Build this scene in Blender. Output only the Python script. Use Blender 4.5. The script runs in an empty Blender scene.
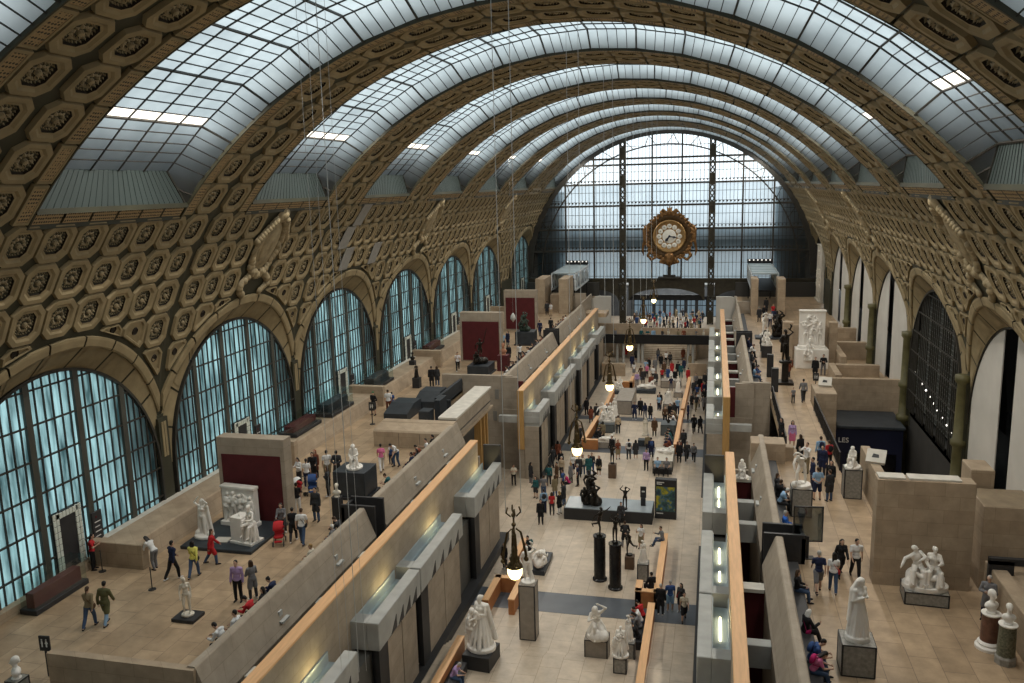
import bpy, bmesh, math, random
import numpy as np
from mathutils import Vector, Matrix
random.seed(7)
sc = bpy.context.scene
COL = sc.collection
PI = math.pi
# ---------------------------------------------------------------- camera, world, exposure
F_PX, YAW, PITCH, ROLL, CAM = 842.49, -0.2376, 0.1828, -0.0264, Vector((6.622, 0.0, 22.6))
fw = Vector((math.sin(YAW)*math.cos(PITCH), math.cos(YAW)*math.cos(PITCH), -math.sin(PITCH)))
_r = Vector((math.cos(YAW), -math.sin(YAW), 0)); _u = _r.cross(fw)
CR = _r*math.cos(ROLL) + _u*math.sin(ROLL); CU = _u*math.cos(ROLL) - _r*math.sin(ROLL)
cd = bpy.data.cameras.new('camera'); co = bpy.data.objects.new('camera', cd); COL.objects.link(co)
cd.sensor_width = 36; cd.lens = F_PX/1024*36; cd.clip_end = 600; cd.clip_start = 0.1
co.matrix_world = Matrix(((CR.x, CU.x, -fw.x, CAM.x), (CR.y, CU.y, -fw.y, CAM.y), (CR.z, CU.z, -fw.z, CAM.z), (0, 0, 0, 1)))
sc.camera = co
W = bpy.data.worlds.new('overcast_sky'); sc.world = W; W.use_nodes = True
_nt = W.node_tree; _bg = _nt.nodes['Background']; _bg.inputs[1].default_value = 2.3
_tc = _nt.nodes.new('ShaderNodeTexCoord'); _sx = _nt.nodes.new('ShaderNodeSeparateXYZ'); _cr = _nt.nodes.new('ShaderNodeValToRGB')
_nt.links.new(_tc.outputs['Generated'], _sx.inputs[0]); _nt.links.new(_sx.outputs[2], _cr.inputs[0]); _nt.links.new(_cr.outputs[0], _bg.inputs[0])
_cr.color_ramp.elements[0].position = 0.0; _cr.color_ramp.elements[0].color = (0.30, 0.325, 0.335, 1)   # overcast: the zenith is brightest
_cr.color_ramp.elements[1].position = 1.0; _cr.color_ramp.elements[1].color = (0.88, 0.95, 0.98, 1)
_y2 = _nt.nodes.new('ShaderNodeMapRange'); _y2.inputs[1].default_value = 0.45; _y2.inputs[2].default_value = 1.0; _y2.inputs[3].default_value = 2.3; _y2.inputs[4].default_value = 4.6
_nt.links.new(_sx.outputs[1], _y2.inputs[0]); _nt.links.new(_y2.outputs[0], _bg.inputs[1])   # sky brightness raised beyond the end wall, added to whiten its glass
sc.view_settings.view_transform = 'Standard'; sc.view_settings.look = 'None'
sc.view_settings.exposure = 0.0; sc.view_settings.gamma = 1.0; sc.view_settings.use_curve_mapping = False
sc.cycles.max_bounces = 7; sc.cycles.diffuse_bounces = 4; sc.cycles.transparent_max_bounces = 16
sc.cycles.transmission_bounces = 6; sc.cycles.glossy_bounces = 2
sc.cycles.sample_clamp_indirect = 4.0; sc.cycles.caustics_reflective = False; sc.cycles.caustics_refractive = False

# ---------------------------------------------------------------- materials
MATS = {}
def mat(name, col, rough=0.6, var=0.0, scale=3.0, metal=0.0, bump=0.0, bscale=None, col2=None, spec=0.3, stretch=None):
    if name in MATS: return MATS[name]
    m = bpy.data.materials.new(name); m.use_nodes = True; nt = m.node_tree; b = nt.nodes['Principled BSDF']
    b.inputs['Roughness'].default_value = rough; b.inputs['Metallic'].default_value = metal
    b.inputs['Specular IOR Level'].default_value = spec
    tc = nt.nodes.new('ShaderNodeTexCoord'); mp = nt.nodes.new('ShaderNodeMapping'); nt.links.new(tc.outputs['Object'], mp.inputs[0])
    if stretch: mp.inputs['Scale'].default_value = stretch
    n = nt.nodes.new('ShaderNodeTexNoise'); n.inputs['Scale'].default_value = scale; n.inputs['Detail'].default_value = 5
    nt.links.new(mp.outputs[0], n.inputs['Vector'])
    c2 = col2 or tuple(c*(1-var) for c in col)
    c1 = col if col2 else tuple(min(1, c*(1+var)) for c in col)
    mx = nt.nodes.new('ShaderNodeMix'); mx.data_type = 'RGBA'
    rp = nt.nodes.new('ShaderNodeMapRange'); rp.inputs[1].default_value = 0.3; rp.inputs[2].default_value = 0.7
    nt.links.new(n.outputs[0], rp.inputs[0]); nt.links.new(rp.outputs[0], mx.inputs[0])
    mx.inputs[6].default_value = (*c1, 1); mx.inputs[7].default_value = (*c2, 1)
    nt.links.new(mx.outputs[2], b.inputs['Base Color'])
    if bump:
        bp = nt.nodes.new('ShaderNodeBump'); bp.inputs['Strength'].default_value = bump
        n2 = nt.nodes.new('ShaderNodeTexNoise'); n2.inputs['Scale'].default_value = bscale or scale*4
        nt.links.new(tc.outputs['Object'], n2.inputs['Vector'])
        nt.links.new(n2.outputs[0], bp.inputs['Height']); nt.links.new(bp.outputs[0], b.inputs['Normal'])
    MATS[name] = m; return m
def stone(name, c1, c2, bw, bh, mortar, rough=0.55, plane='xy', msize=0.008, spec=0.3, var=0.3):
    """stone slabs laid in courses: brick texture over a noise-veined stone"""
    if name in MATS: return MATS[name]
    m = bpy.data.materials.new(name); m.use_nodes = True; nt = m.node_tree; b = nt.nodes['Principled BSDF']
    b.inputs['Roughness'].default_value = rough; b.inputs['Specular IOR Level'].default_value = spec
    tc = nt.nodes.new('ShaderNodeTexCoord'); sx = nt.nodes.new('ShaderNodeSeparateXYZ'); cx = nt.nodes.new('ShaderNodeCombineXYZ')
    nt.links.new(tc.outputs['Object'], sx.inputs[0])
    if plane == 'xy':
        nt.links.new(sx.outputs[1], cx.inputs[0]); nt.links.new(sx.outputs[0], cx.inputs[1])
    else:                                 # upright faces of either direction
        ad = nt.nodes.new('ShaderNodeMath'); nt.links.new(sx.outputs[0], ad.inputs[0]); nt.links.new(sx.outputs[1], ad.inputs[1])
        nt.links.new(ad.outputs[0], cx.inputs[0]); nt.links.new(sx.outputs[2], cx.inputs[1])
    br = nt.nodes.new('ShaderNodeTexBrick'); nt.links.new(cx.outputs[0], br.inputs['Vector'])
    br.inputs['Scale'].default_value = 1; br.inputs['Brick Width'].default_value = bw; br.inputs['Row Height'].default_value = bh
    br.inputs['Mortar Size'].default_value = msize; br.inputs['Color1'].default_value = (*c1, 1); br.inputs['Color2'].default_value = (*c2, 1)
    br.inputs['Mortar'].default_value = (*mortar, 1)
    n = nt.nodes.new('ShaderNodeTexNoise'); n.inputs['Scale'].default_value = 1.3; n.inputs['Detail'].default_value = 8; n.inputs['Roughness'].default_value = 0.65
    nt.links.new(tc.outputs['Object'], n.inputs['Vector'])
    rp = nt.nodes.new('ShaderNodeMapRange'); rp.inputs[1].default_value = 0.3; rp.inputs[2].default_value = 0.7; rp.inputs[3].default_value = 1-var; rp.inputs[4].default_value = 1+var*0.5
    nt.links.new(n.outputs[0], rp.inputs[0])
    mx = nt.nodes.new('ShaderNodeMix'); mx.data_type = 'RGBA'; mx.blend_type = 'MULTIPLY'; mx.inputs[0].default_value = 1
    nt.links.new(br.outputs[0], mx.inputs[6]); nt.links.new(rp.outputs[0], mx.inputs[7]); nt.links.new(mx.outputs[2], b.inputs['Base Color'])
    MATS[name] = m; return m
def emit(name, col, s):
    if name in MATS: return MATS[name]
    m = bpy.data.materials.new(name); m.use_nodes = True; nt = m.node_tree; nt.nodes.clear()
    e = nt.nodes.new('ShaderNodeEmission'); o = nt.nodes.new('ShaderNodeOutputMaterial'); e.inputs[0].default_value = (*col, 1); e.inputs[1].default_value = s
    nt.links.new(e.outputs[0], o.inputs[0]); MATS[name] = m; return m
def frosted(name, col, col2, clear=0.0, scale=(1, 1, 1), nscale=1.0, lo=0.3, hi=0.7, rand=0.0):
    """daylight-diffusing glass: translucent with streaks, a share of it clear"""
    if name in MATS: return MATS[name]
    m = bpy.data.materials.new(name); m.use_nodes = True; nt = m.node_tree; nt.nodes.clear()
    o = nt.nodes.new('ShaderNodeOutputMaterial'); t = nt.nodes.new('ShaderNodeBsdfTranslucent')
    tc = nt.nodes.new('ShaderNodeTexCoord'); mp = nt.nodes.new('ShaderNodeMapping'); mp.inputs['Scale'].default_value = scale
    nt.links.new(tc.outputs['Object'], mp.inputs[0])
    n = nt.nodes.new('ShaderNodeTexNoise'); n.inputs['Scale'].default_value = nscale; n.inputs['Detail'].default_value = 4
    nt.links.new(mp.outputs[0], n.inputs['Vector'])
    rp = nt.nodes.new('ShaderNodeMapRange'); rp.inputs[1].default_value = lo; rp.inputs[2].default_value = hi
    nt.links.new(n.outputs[0], rp.inputs[0])
    mx = nt.nodes.new('ShaderNodeMix'); mx.data_type = 'RGBA'; mx.inputs[6].default_value = (*col, 1); mx.inputs[7].default_value = (*col2, 1)
    nt.links.new(rp.outputs[0], mx.inputs[0]); nt.links.new(mx.outputs[2], t.inputs[0])
    g = nt.nodes.new('ShaderNodeBsdfGlossy'); g.inputs['Roughness'].default_value = 0.25; g.inputs[0].default_value = (0.8, 0.85, 0.9, 1)
    a = nt.nodes.new('ShaderNodeMixShader'); a.inputs[0].default_value = 0.06
    nt.links.new(t.outputs[0], a.inputs[1]); nt.links.new(g.outputs[0], a.inputs[2])
    last = a
    if clear:
        tr = nt.nodes.new('ShaderNodeBsdfTransparent'); c = nt.nodes.new('ShaderNodeMixShader'); c.inputs[0].default_value = clear
        nt.links.new(a.outputs[0], c.inputs[1]); nt.links.new(tr.outputs[0], c.inputs[2]); last = c
    nt.links.new(last.outputs[0], o.inputs[0]); MATS[name] = m; return m
def clearglass(name, tint, refl=0.08):
    if name in MATS: return MATS[name]
    m = bpy.data.materials.new(name); m.use_nodes = True; nt = m.node_tree; nt.nodes.clear()
    o = nt.nodes.new('ShaderNodeOutputMaterial'); t = nt.nodes.new('ShaderNodeBsdfTransparent'); t.inputs[0].default_value = (*tint, 1)
    g = nt.nodes.new('ShaderNodeBsdfGlossy'); g.inputs['Roughness'].default_value = 0.05
    a = nt.nodes.new('ShaderNodeMixShader'); a.inputs[0].default_value = refl
    nt.links.new(t.outputs[0], a.inputs[1]); nt.links.new(g.outputs[0], a.inputs[2]); nt.links.new(a.outputs[0], o.inputs[0]); MATS[name] = m; return m

OCHRE = mat('ochre_plaster', (0.27, 0.213, 0.12), 0.7, 0.16, 1.4, bump=0.15, bscale=9)
GOLDEN = mat('ochre_relief', (0.31, 0.25, 0.15), 0.6, 0.25, 3.0)
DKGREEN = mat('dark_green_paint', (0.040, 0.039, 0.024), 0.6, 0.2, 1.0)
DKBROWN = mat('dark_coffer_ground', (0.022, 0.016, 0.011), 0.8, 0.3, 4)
IRON = mat('dark_iron', (0.035, 0.033, 0.028), 0.5, 0.2, 2)
BROWNIRON = mat('brown_iron', (0.042, 0.036, 0.024), 0.5, 0.2, 2)
GREYPANEL = mat('grey_green_panel', (0.042, 0.057, 0.056), 0.6, 0.12, 0.8, stretch=(1, 1, 0.2))
FLOOR = stone('beige_floor_slabs', (0.46, 0.335, 0.215), (0.36, 0.26, 0.165), 1.55, 0.95, (0.22, 0.16, 0.11), 0.42, 'xy', 0.012, 0.35, 0.30)
FLOORN = stone('pale_nave_slabs', (0.55, 0.455, 0.35), (0.47, 0.39, 0.30), 1.6, 1.0, (0.33, 0.26, 0.19), 0.38, 'xy', 0.012, 0.4, 0.22)
WALLST = stone('beige_wall_stone', (0.37, 0.315, 0.25), (0.335, 0.285, 0.225), 1.3, 0.65, (0.25, 0.20, 0.15), 0.7, 'z', 0.007, 0.2, 0.2)
WALLST2 = stone('tan_wall_stone', (0.42, 0.33, 0.235), (0.37, 0.285, 0.20), 1.1, 0.55, (0.27, 0.21, 0.14), 0.65, 'z', 0.007, 0.25, 0.25)
PALESTONE = mat('pale_coping_stone', (0.58, 0.55, 0.49), 0.6, 0.12, 2.0)
GREYSTONE = mat('grey_cap_stone', (0.36, 0.365, 0.35), 0.6, 0.12, 1.5)
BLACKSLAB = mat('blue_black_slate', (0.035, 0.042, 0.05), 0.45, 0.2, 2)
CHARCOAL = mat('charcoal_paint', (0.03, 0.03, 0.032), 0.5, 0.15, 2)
ORANGEWOOD = mat('orange_wood', (0.68, 0.40, 0.20), 0.45, 0.10, 2.0, stretch=(6, 0.5, 6))
OAK = mat('oak_veneer', (0.45, 0.27, 0.10), 0.5, 0.15, 2.5, stretch=(6, 6, 0.6))
REDWALL = mat('dark_red_wall', (0.085, 0.013, 0.015), 0.75, 0.12, 2)
WHITEPL = mat('white_plaster', (0.52, 0.50, 0.46), 0.8, 0.08, 0.6)
MARBLE = mat('white_marble', (0.80, 0.77, 0.72), 0.4, 0.06, 2.0)
PLASTER = mat('ivory_plaster', (0.66, 0.61, 0.52), 0.6, 0.08, 2.0)
BRONZE = mat('dark_bronze', (0.03, 0.026, 0.022), 0.35, 0.3, 4, metal=0.6)
GREYMARBLE = mat('grey_speckled_marble', (0.27, 0.26, 0.235), 0.5, 0.25, 9.0)
GILT = mat('old_gilt', (0.20, 0.105, 0.04), 0.42, 0.45, 2.2, metal=0.5)
ENAMEL = mat('white_enamel', (0.85, 0.83, 0.76), 0.35, 0.03)

# ---------------------------------------------------------------- mesh builder
class MB:
    def __init__(s): s.v = []; s.f = []; s.m = []
    def add(s, vs, fs, mi=0, M=None):
        o = len(s.v)
        s.v += [tuple(M @ Vector(v)) for v in vs] if M is not None else [tuple(v) for v in vs]
        s.f += [tuple(i+o for i in f) for f in fs]; s.m += [mi]*len(fs)
    def box(s, x0, x1, y0, y1, z0, z1, mi=0, M=None):
        s.add([(x0,y0,z0),(x1,y0,z0),(x1,y1,z0),(x0,y1,z0),(x0,y0,z1),(x1,y0,z1),(x1,y1,z1),(x0,y1,z1)],
              [(0,3,2,1),(4,5,6,7),(0,1,5,4),(1,2,6,5),(2,3,7,6),(3,0,4,7)], mi, M)
    def cbox(s, x0, x1, y0, y1, z0, z1, c=0.02, mi=0, M=None):   # box with chamfered edges
        def ring(d, z): return [(x0+d,y0,z),(x1-d,y0,z),(x1,y0+d,z),(x1,y1-d,z),(x1-d,y1,z),(x0+d,y1,z),(x0,y1-d,z),(x0,y0+d,z)]
        def ins(d, z): return [(x0+d+c*.4,y0+c,z),(x1-d-c*.4,y0+c,z),(x1-c,y0+d+c*.4,z),(x1-c,y1-d-c*.4,z),(x1-d-c*.4,y1-c,z),(x0+d+c*.4,y1-c,z),(x0+c,y1-d-c*.4,z),(x0+c,y0+d+c*.4,z)]
        R = [ins(c, z0), ring(c, z0+c), ring(c, z1-c), ins(c, z1)]
        s.loft(R, mi, True, True, M)
    def loft(s, rings, mi=0, cap0=False, cap1=False, M=None, closed=True):
        n = len(rings[0]); vs = [p for r in rings for p in r]; fs = []
        for i in range(len(rings)-1):
            for j in range(n if closed else n-1):
                k = (j+1) % n; fs.append((i*n+j, i*n+k, (i+1)*n+k, (i+1)*n+j))
        if cap0: fs.append(tuple(range(n-1, -1, -1)))
        if cap1: fs.append(tuple(range((len(rings)-1)*n, len(rings)*n)))
        s.add(vs, fs, mi, M)
    def lathe(s, prof, n=16, mi=0, M=None, ang=0.0):             # profile [(r,z)...]
        s.loft([[(r*math.cos(2*PI*j/n+ang), r*math.sin(2*PI*j/n+ang), z) for j in range(n)] for r, z in prof], mi, True, True, M)
    def tube(s, pts, r, n=6, mi=0, cap=True):
        pts = [Vector(p) for p in pts]; rings = []
        rr = r if isinstance(r, (list, tuple)) else [r]*len(pts)
        for i, p in enumerate(pts):
            d = (pts[min(i+1, len(pts)-1)] - pts[max(i-1, 0)])
            if d.length < 1e-9: d = Vector((0, 0, 1))
            d.normalize(); a = Vector((0, 0, 1)) if abs(d.z) < 0.9 else Vector((0, 1, 0))
            x = d.cross(a).normalized(); y = d.cross(x)
            rings.append([tuple(p + (x*math.cos(2*PI*j/n) - y*math.sin(2*PI*j/n))*rr[i]) for j in range(n)])
        s.loft(rings, mi, cap, cap)
    def bar(s, a, b, w, h=None, mi=0, up=(0, 0, 1)):              # square bar from a to b
        a = Vector(a); b = Vector(b); d = (b-a).normalized(); u = Vector(up)
        if abs(d.dot(u)) > 0.99: u = Vector((0, 1, 0))
        x = d.cross(u).normalized()*(w/2); y = x.cross(d).normalized()*((h or w)/2)
        s.loft([[tuple(p+x+y), tuple(p-x+y), tuple(p-x-y), tuple(p+x-y)] for p in (a, b)], mi, True, True)
    def prism(s, poly, z0, z1, mi=0, M=None):                     # poly [(x,y)] ccw, extruded in z
        s.loft([[(x, y, z0) for x, y in poly], [(x, y, z1) for x, y in poly]], mi, True, True, M)
    def ball(s, c, r, n=8, mi=0, M=None, sc3=(1, 1, 1)):
        prof = [(math.sin(PI*i/n), -math.cos(PI*i/n)) for i in range(n+1)]; prof[0] = (0.02, -1); prof[-1] = (0.02, 1)
        T = Matrix.Translation(c) @ Matrix.Diagonal((r*sc3[0], r*sc3[1], r*sc3[2], 1))
        s.lathe(prof, n+4, mi, (M @ T) if M is not None else T)
    def mesh(s, name, mats, smooth=False):
        me = bpy.data.meshes.new(name); me.from_pydata(s.v, [], s.f)
        for m in (mats if isinstance(mats, (list, tuple)) else [mats]): me.materials.append(m)
        me.polygons.foreach_set('material_index', s.m)
        if smooth: me.polygons.foreach_set('use_smooth', [True]*len(s.f))
        me.update(); return me
    def build(s, name, mats, parent=None, smooth=False, loc=None, rz=0.0):
        return link(name, s.mesh(name, mats, smooth), parent, loc, rz)
def link(name, me, parent=None, loc=None, rz=0.0):
    o = bpy.data.objects.new(name, me); COL.objects.link(o)
    if parent: o.parent = parent
    if loc is not None: o.location = loc
    if rz: o.rotation_euler = (0, 0, rz)
    return o
def tag(o, label, cat, group=None, kind=None):
    o['label'] = label; o['category'] = cat
    if group: o['group'] = group
    if kind: o['kind'] = kind
    return o
def thing(name, label, cat, loc=(0, 0, 0), rz=0.0, group=None):
    o = link(name, None, None, loc, rz); return tag(o, label, cat, group)
def struct(o, label=None, cat=None):
    o['kind'] = 'structure'
    if label: o['label'] = label
    if cat: o['category'] = cat
    return o
def smooth_angle(o):
    o.data.polygons.foreach_set('use_smooth', [True]*len(o.data.polygons)); return o
# ---------------------------------------------------------------- the barrel vault
R, ZC, BAY, RIB0 = 20.44, 9.16, 13.97, 21.75
NB0, NB1 = -1, 6                          # bays along the nave; a double rib stands before the last
YEND, YBACK = 122.9, -6.2
def bay_y(n): return RIB0+BAY*n+BAY/2 + (5.4 if n == 6 else 0)
def cyl(y, th, r):                        # th from the right-hand springing
    return (r*math.cos(th), y, ZC + r*math.sin(th))
def octo(hu, hv, c): return [(hu-c, -hv), (hu, -hv+c), (hu, hv-c), (hu-c, hv), (-hu+c, hv), (-hu, hv-c), (-hu, -hv+c), (-hu+c, -hv)]
def coffer(mb, yc, tc, hu=0.815, hv=0.86, flip=1):
    """octagonal frame, sloping reveal and rosette; u along Y, v along the arc; materials 0 ochre 1 ground 2 relief"""
    P = lambda u, v, d: cyl(yc+u, tc+v/R, R+d)
    c = 0.34
    rings = [[P(u, v, 0.16) for u, v in octo(hu, hv, c)], [P(u, v, 0.0) for u, v in octo(hu-0.03, hv-0.03, c)],
             [P(u, v, 0.0) for u, v in octo(hu-0.20, hv-0.20, c*0.85)], [P(u, v, 0.06) for u, v in octo(hu-0.29, hv-0.29, c*0.7)],
             [P(u, v, 0.06) for u, v in octo(hu-0.37, hv-0.37, c*0.6)]]
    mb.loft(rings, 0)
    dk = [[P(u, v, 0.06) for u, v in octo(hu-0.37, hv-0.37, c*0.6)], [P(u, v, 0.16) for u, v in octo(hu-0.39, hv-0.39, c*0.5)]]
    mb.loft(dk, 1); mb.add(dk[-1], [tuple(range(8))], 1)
    n = 12                                # rosette: petals round a boss, beads round the petals
    for k in range(n):
        a = 2*PI*k/n; ca, sa = math.cos(a), math.sin(a); L = 0.40 if k % 2 == 0 else 0.34
        q = [(0.13, -0.035, 0.18), (0.27, -0.085, 0.13), (L, 0, 0.14), (0.27, 0.085, 0.13), (0.13, 0.035, 0.18), (0.26, 0, 0.06)]
        vs = [P(ca*u-sa*v, sa*u+ca*v, d) for u, v, d in q]
        mb.add(vs, [(0, 1, 5), (1, 2, 5), (2, 3, 5), (3, 4, 5)], 2)
    for k in range(20):
        a = 2*PI*(k+.5)/20; f = 0.385/max(abs(math.cos(a)), abs(math.sin(a)))**.45; u, v = f*math.cos(a), f*math.sin(a)*1.04; e = .03
        mb.add([P(u-e, v-e, .155), P(u+e, v-e, .155), P(u+e, v+e, .155), P(u-e, v+e, .155), P(u, v, .07)], [(0, 1, 4), (1, 2, 4), (2, 3, 4), (3, 0, 4)], 2)
    ring = [[P(rr*math.cos(2*PI*j/8), rr*math.sin(2*PI*j/8), d) for j in range(8)] for rr, d in ((0.12, 0.16), (0.10, 0.05), (0.04, 0.03))]
    mb.loft(ring, 2, False, True)
def clip(poly, nx, ny, d):                # keep nx*u+ny*v >= d
    out = []
    for i in range(len(poly)):
        a, b = poly[i], poly[(i+1) % len(poly)]; da, db = nx*a[0]+ny*a[1]-d, nx*b[0]+ny*b[1]-d
        if da >= 0: out.append(a)
        if da*db < 0:
            t = da/(da-db); out.append((a[0]+(b[0]-a[0])*t, a[1]+(b[1]-a[1])*t))
    return out
AZ, RG, RA0, RA1 = 9.0, 6.42, 7.42, 7.88  # arch centre height, glass radius, archivolt radii
XG = 20.33                                # plane of the window glass
T394 = math.radians(39.4)
def lower_bay(skip=()):
    """one bay of coffered vault above a window, right-hand side, centred on y = 0"""
    mb = MB(); H = BAY/2
    def arc_t(y, ra):                     # angle on the vault of the arch outline at y
        z = AZ + math.sqrt(max(ra*ra-y*y, 0)); return math.asin(max(0, min(1, (z-ZC)/R)))
    N = 72; ys = [-H + 2*H*i/N for i in range(N+1)]
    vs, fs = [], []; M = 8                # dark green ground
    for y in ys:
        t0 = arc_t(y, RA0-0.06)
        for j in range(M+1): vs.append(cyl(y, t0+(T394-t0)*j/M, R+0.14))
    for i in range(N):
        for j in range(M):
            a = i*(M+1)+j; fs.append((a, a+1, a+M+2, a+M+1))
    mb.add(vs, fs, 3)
    for r in range(7):
        tc = math.radians(35.2-4.98*r)
        for k in range(8):
            yc = (k-3.5)*1.69
            if (r, k) in skip: continue
            zc = ZC + R*math.sin(tc); w = zc-AZ; dist = math.hypot(yc, w)
            cs = [(yc+u, w+v*math.cos(tc)) for u, v in octo(0.8, 0.84, 0.33)]
            if min(math.hypot(*p) for p in cs) > RA1+0.06 or (w < 0): 
                if w > 0: coffer(mb, yc, tc)
            elif max(math.hypot(*p) for p in cs) > RA1+0.35:
                nx, ny = yc/dist, w/dist*math.cos(tc); nl = math.hypot(nx, ny); nx /= nl; ny /= nl
                dd = (RA1+0.22-dist)
                po = clip(octo(0.78, 0.82, 0.30), nx, ny, dd)
                if len(po) < 3: continue
                cu = sum(p[0] for p in po)/len(po); cv = sum(p[1] for p in po)/len(po)
                P = lambda u, v, d: cyl(yc+u, tc+v/R, R+d)
                S = lambda q, s: [(cu+(u-cu)*s, cv+(v-cv)*s) for u, v in q]
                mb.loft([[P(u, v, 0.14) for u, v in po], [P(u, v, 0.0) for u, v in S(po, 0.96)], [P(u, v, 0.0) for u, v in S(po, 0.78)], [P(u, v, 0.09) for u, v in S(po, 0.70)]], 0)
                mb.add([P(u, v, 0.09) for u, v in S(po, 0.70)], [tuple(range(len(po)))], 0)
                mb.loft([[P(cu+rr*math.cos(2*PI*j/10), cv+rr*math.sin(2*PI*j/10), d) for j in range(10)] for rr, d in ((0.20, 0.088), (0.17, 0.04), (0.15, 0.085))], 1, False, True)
    # archivolt band, in stones parted by dark joints
    nst = 9
    a_lo = math.acos(min(1, (H-0.16)/RA0))
    def vz(y, z, d): 
        t = math.asin(max(-1, min(1, (z-ZC)/R))); return cyl(y, t, R+d)
    for s_ in range(nst):
        a0 = a_lo + (PI-2*a_lo)*s_/nst + 0.006; a1 = a_lo + (PI-2*a_lo)*(s_+1)/nst - 0.006; K = 5
        ring = []
        for i in range(K+1):
            a = a0+(a1-a0)*i/K; c, s2 = math.cos(a), math.sin(a)
            yy = lambda rr: max(-H+0.12, min(H-0.12, rr*c))
            ring.append([vz(yy(RA1), AZ+RA1*s2, 0.13), vz(yy(RA1), AZ+RA1*s2, 0.0), vz(yy(RA1-.1), AZ+(RA1-.1)*s2, -0.02), vz(yy(RA0+.08), AZ+(RA0+.08)*s2, -0.02), vz(yy(RA0), AZ+RA0*s2, 0.02), vz(yy(RA0-0.03), AZ+(RA0-0.03)*s2, 0.2)])
        mb.loft(ring, 0, False, False, None, False)
    # splayed reveal from the archivolt to the glass, panelled
    def rev(a, s_):                       # s_ 0 at archivolt, 1 at glass
        c, s2 = math.cos(a), math.sin(a); y0 = max(-H+0.14, min(H-0.14, RA0*c)); z0 = AZ+RA0*s2
        p0 = Vector(vz(y0, z0, 0.10)); p1 = Vector((XG-0.05, RG*c, AZ+.05+RG*s2)); return p0.lerp(p1, s_)
    base = [[tuple(rev(PI*i/60, s_) + Vector((0.05, 0, 0))) for s_ in (0, 0.5, 1)] for i in range(61)]
    mb.loft(base, 3, False, False, None, False)
    for s_ in range(nst+2):
        a0 = PI*s_/(nst+2)+0.008; a1 = PI*(s_+1)/(nst+2)-0.008
        g = lambda u, v, d: tuple(rev(a0+(a1-a0)*u, v) + Vector((-d*0.7, 0, -d*0.5)))
        K = 4
        for fr, (u0, u1, v0, v1, d) in enumerate(((0, 1, 0.02, 0.98, 0.0), (0.13, 0.87, 0.14, 0.86, 0.035))):
            rows = [[g(u0+(u1-u0)*i/K, v, d) for v in (v0, (v0+v1)/2, v1)] for i in range(K+1)]
            mb.loft(rows, 0, False, False, None, False)
    # pier below the arch feet and the moulding under the skylight
    for sg in (-1, 1):
        y0, y1 = sorted((sg*6.25, sg*H))
        mb.box(XG+0.03, XG+0.6, y0, y1, 5.0, 11.75, 3)
        y0, y1 = sorted((sg*6.62, sg*H)); mb.box(XG-0.14, XG+.1, y0, y1, 5.0, 11.6, 3)
        y0, y1 = sorted((sg*6.8, sg*(H-0.02))); mb.box(XG-0.17, XG-0.12, y0, y1, 9.6, 11.4, 0)
    for t, d, w in ((39.35, 0.03, 0.12), (37.45, 0.06, 0.08)):
        p = [cyl(y, math.radians(t), R+d) for y in (-4.3, 4.3)]
        mb.bar(p[0], p[1], w, 0.2, 3)
    for k in range(6):                    # pierced panels between them
        y0, y1 = -4.25+8.5*k/6+0.06, -4.25+8.5*(k+1)/6-0.06
        q = [cyl(y, math.radians(t), R+0.02) for y, t in ((y0, 37.8), (y1, 37.8), (y1, 39.0), (y0, 39.0))]
        mb.add(q, [(0, 1, 2, 3)], 4)
    return mb.mesh('coffered_vault', [OCHRE, DKBROWN, GOLDEN, DKGREEN, LATTICE])
def pierced(name):
    m = bpy.data.materials.new(name); m.use_nodes = True; nt = m.node_tree; b = nt.nodes['Principled BSDF']; b.inputs['Roughness'].default_value = 0.7
    tc = nt.nodes.new('ShaderNodeTexCoord'); v = nt.nodes.new('ShaderNodeTexVoronoi'); v.inputs['Scale'].default_value = 9; v.inputs['Randomness'].default_value = 0.15
    nt.links.new(tc.outputs['Object'], v.inputs['Vector']); r = nt.nodes.new('ShaderNodeValToRGB')
    r.color_ramp.elements[0].position = 0.36; r.color_ramp.elements[0].color = (0.03, 0.022, 0.014, 1)
    r.color_ramp.elements[1].position = 0.44; r.color_ramp.elements[1].color = (0.34, 0.24, 0.12, 1)
    nt.links.new(v.outputs['Distance'], r.inputs[0]); nt.links.new(r.outputs[0], b.inputs['Base Color']); return m
LATTICE = pierced('pierced_ochre_panel')
WCART = [(r, k) for r in range(0, 3) for k in (3, 4)]
bay_plain = lower_bay(); bay_cart = lower_bay(WCART)
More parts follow.
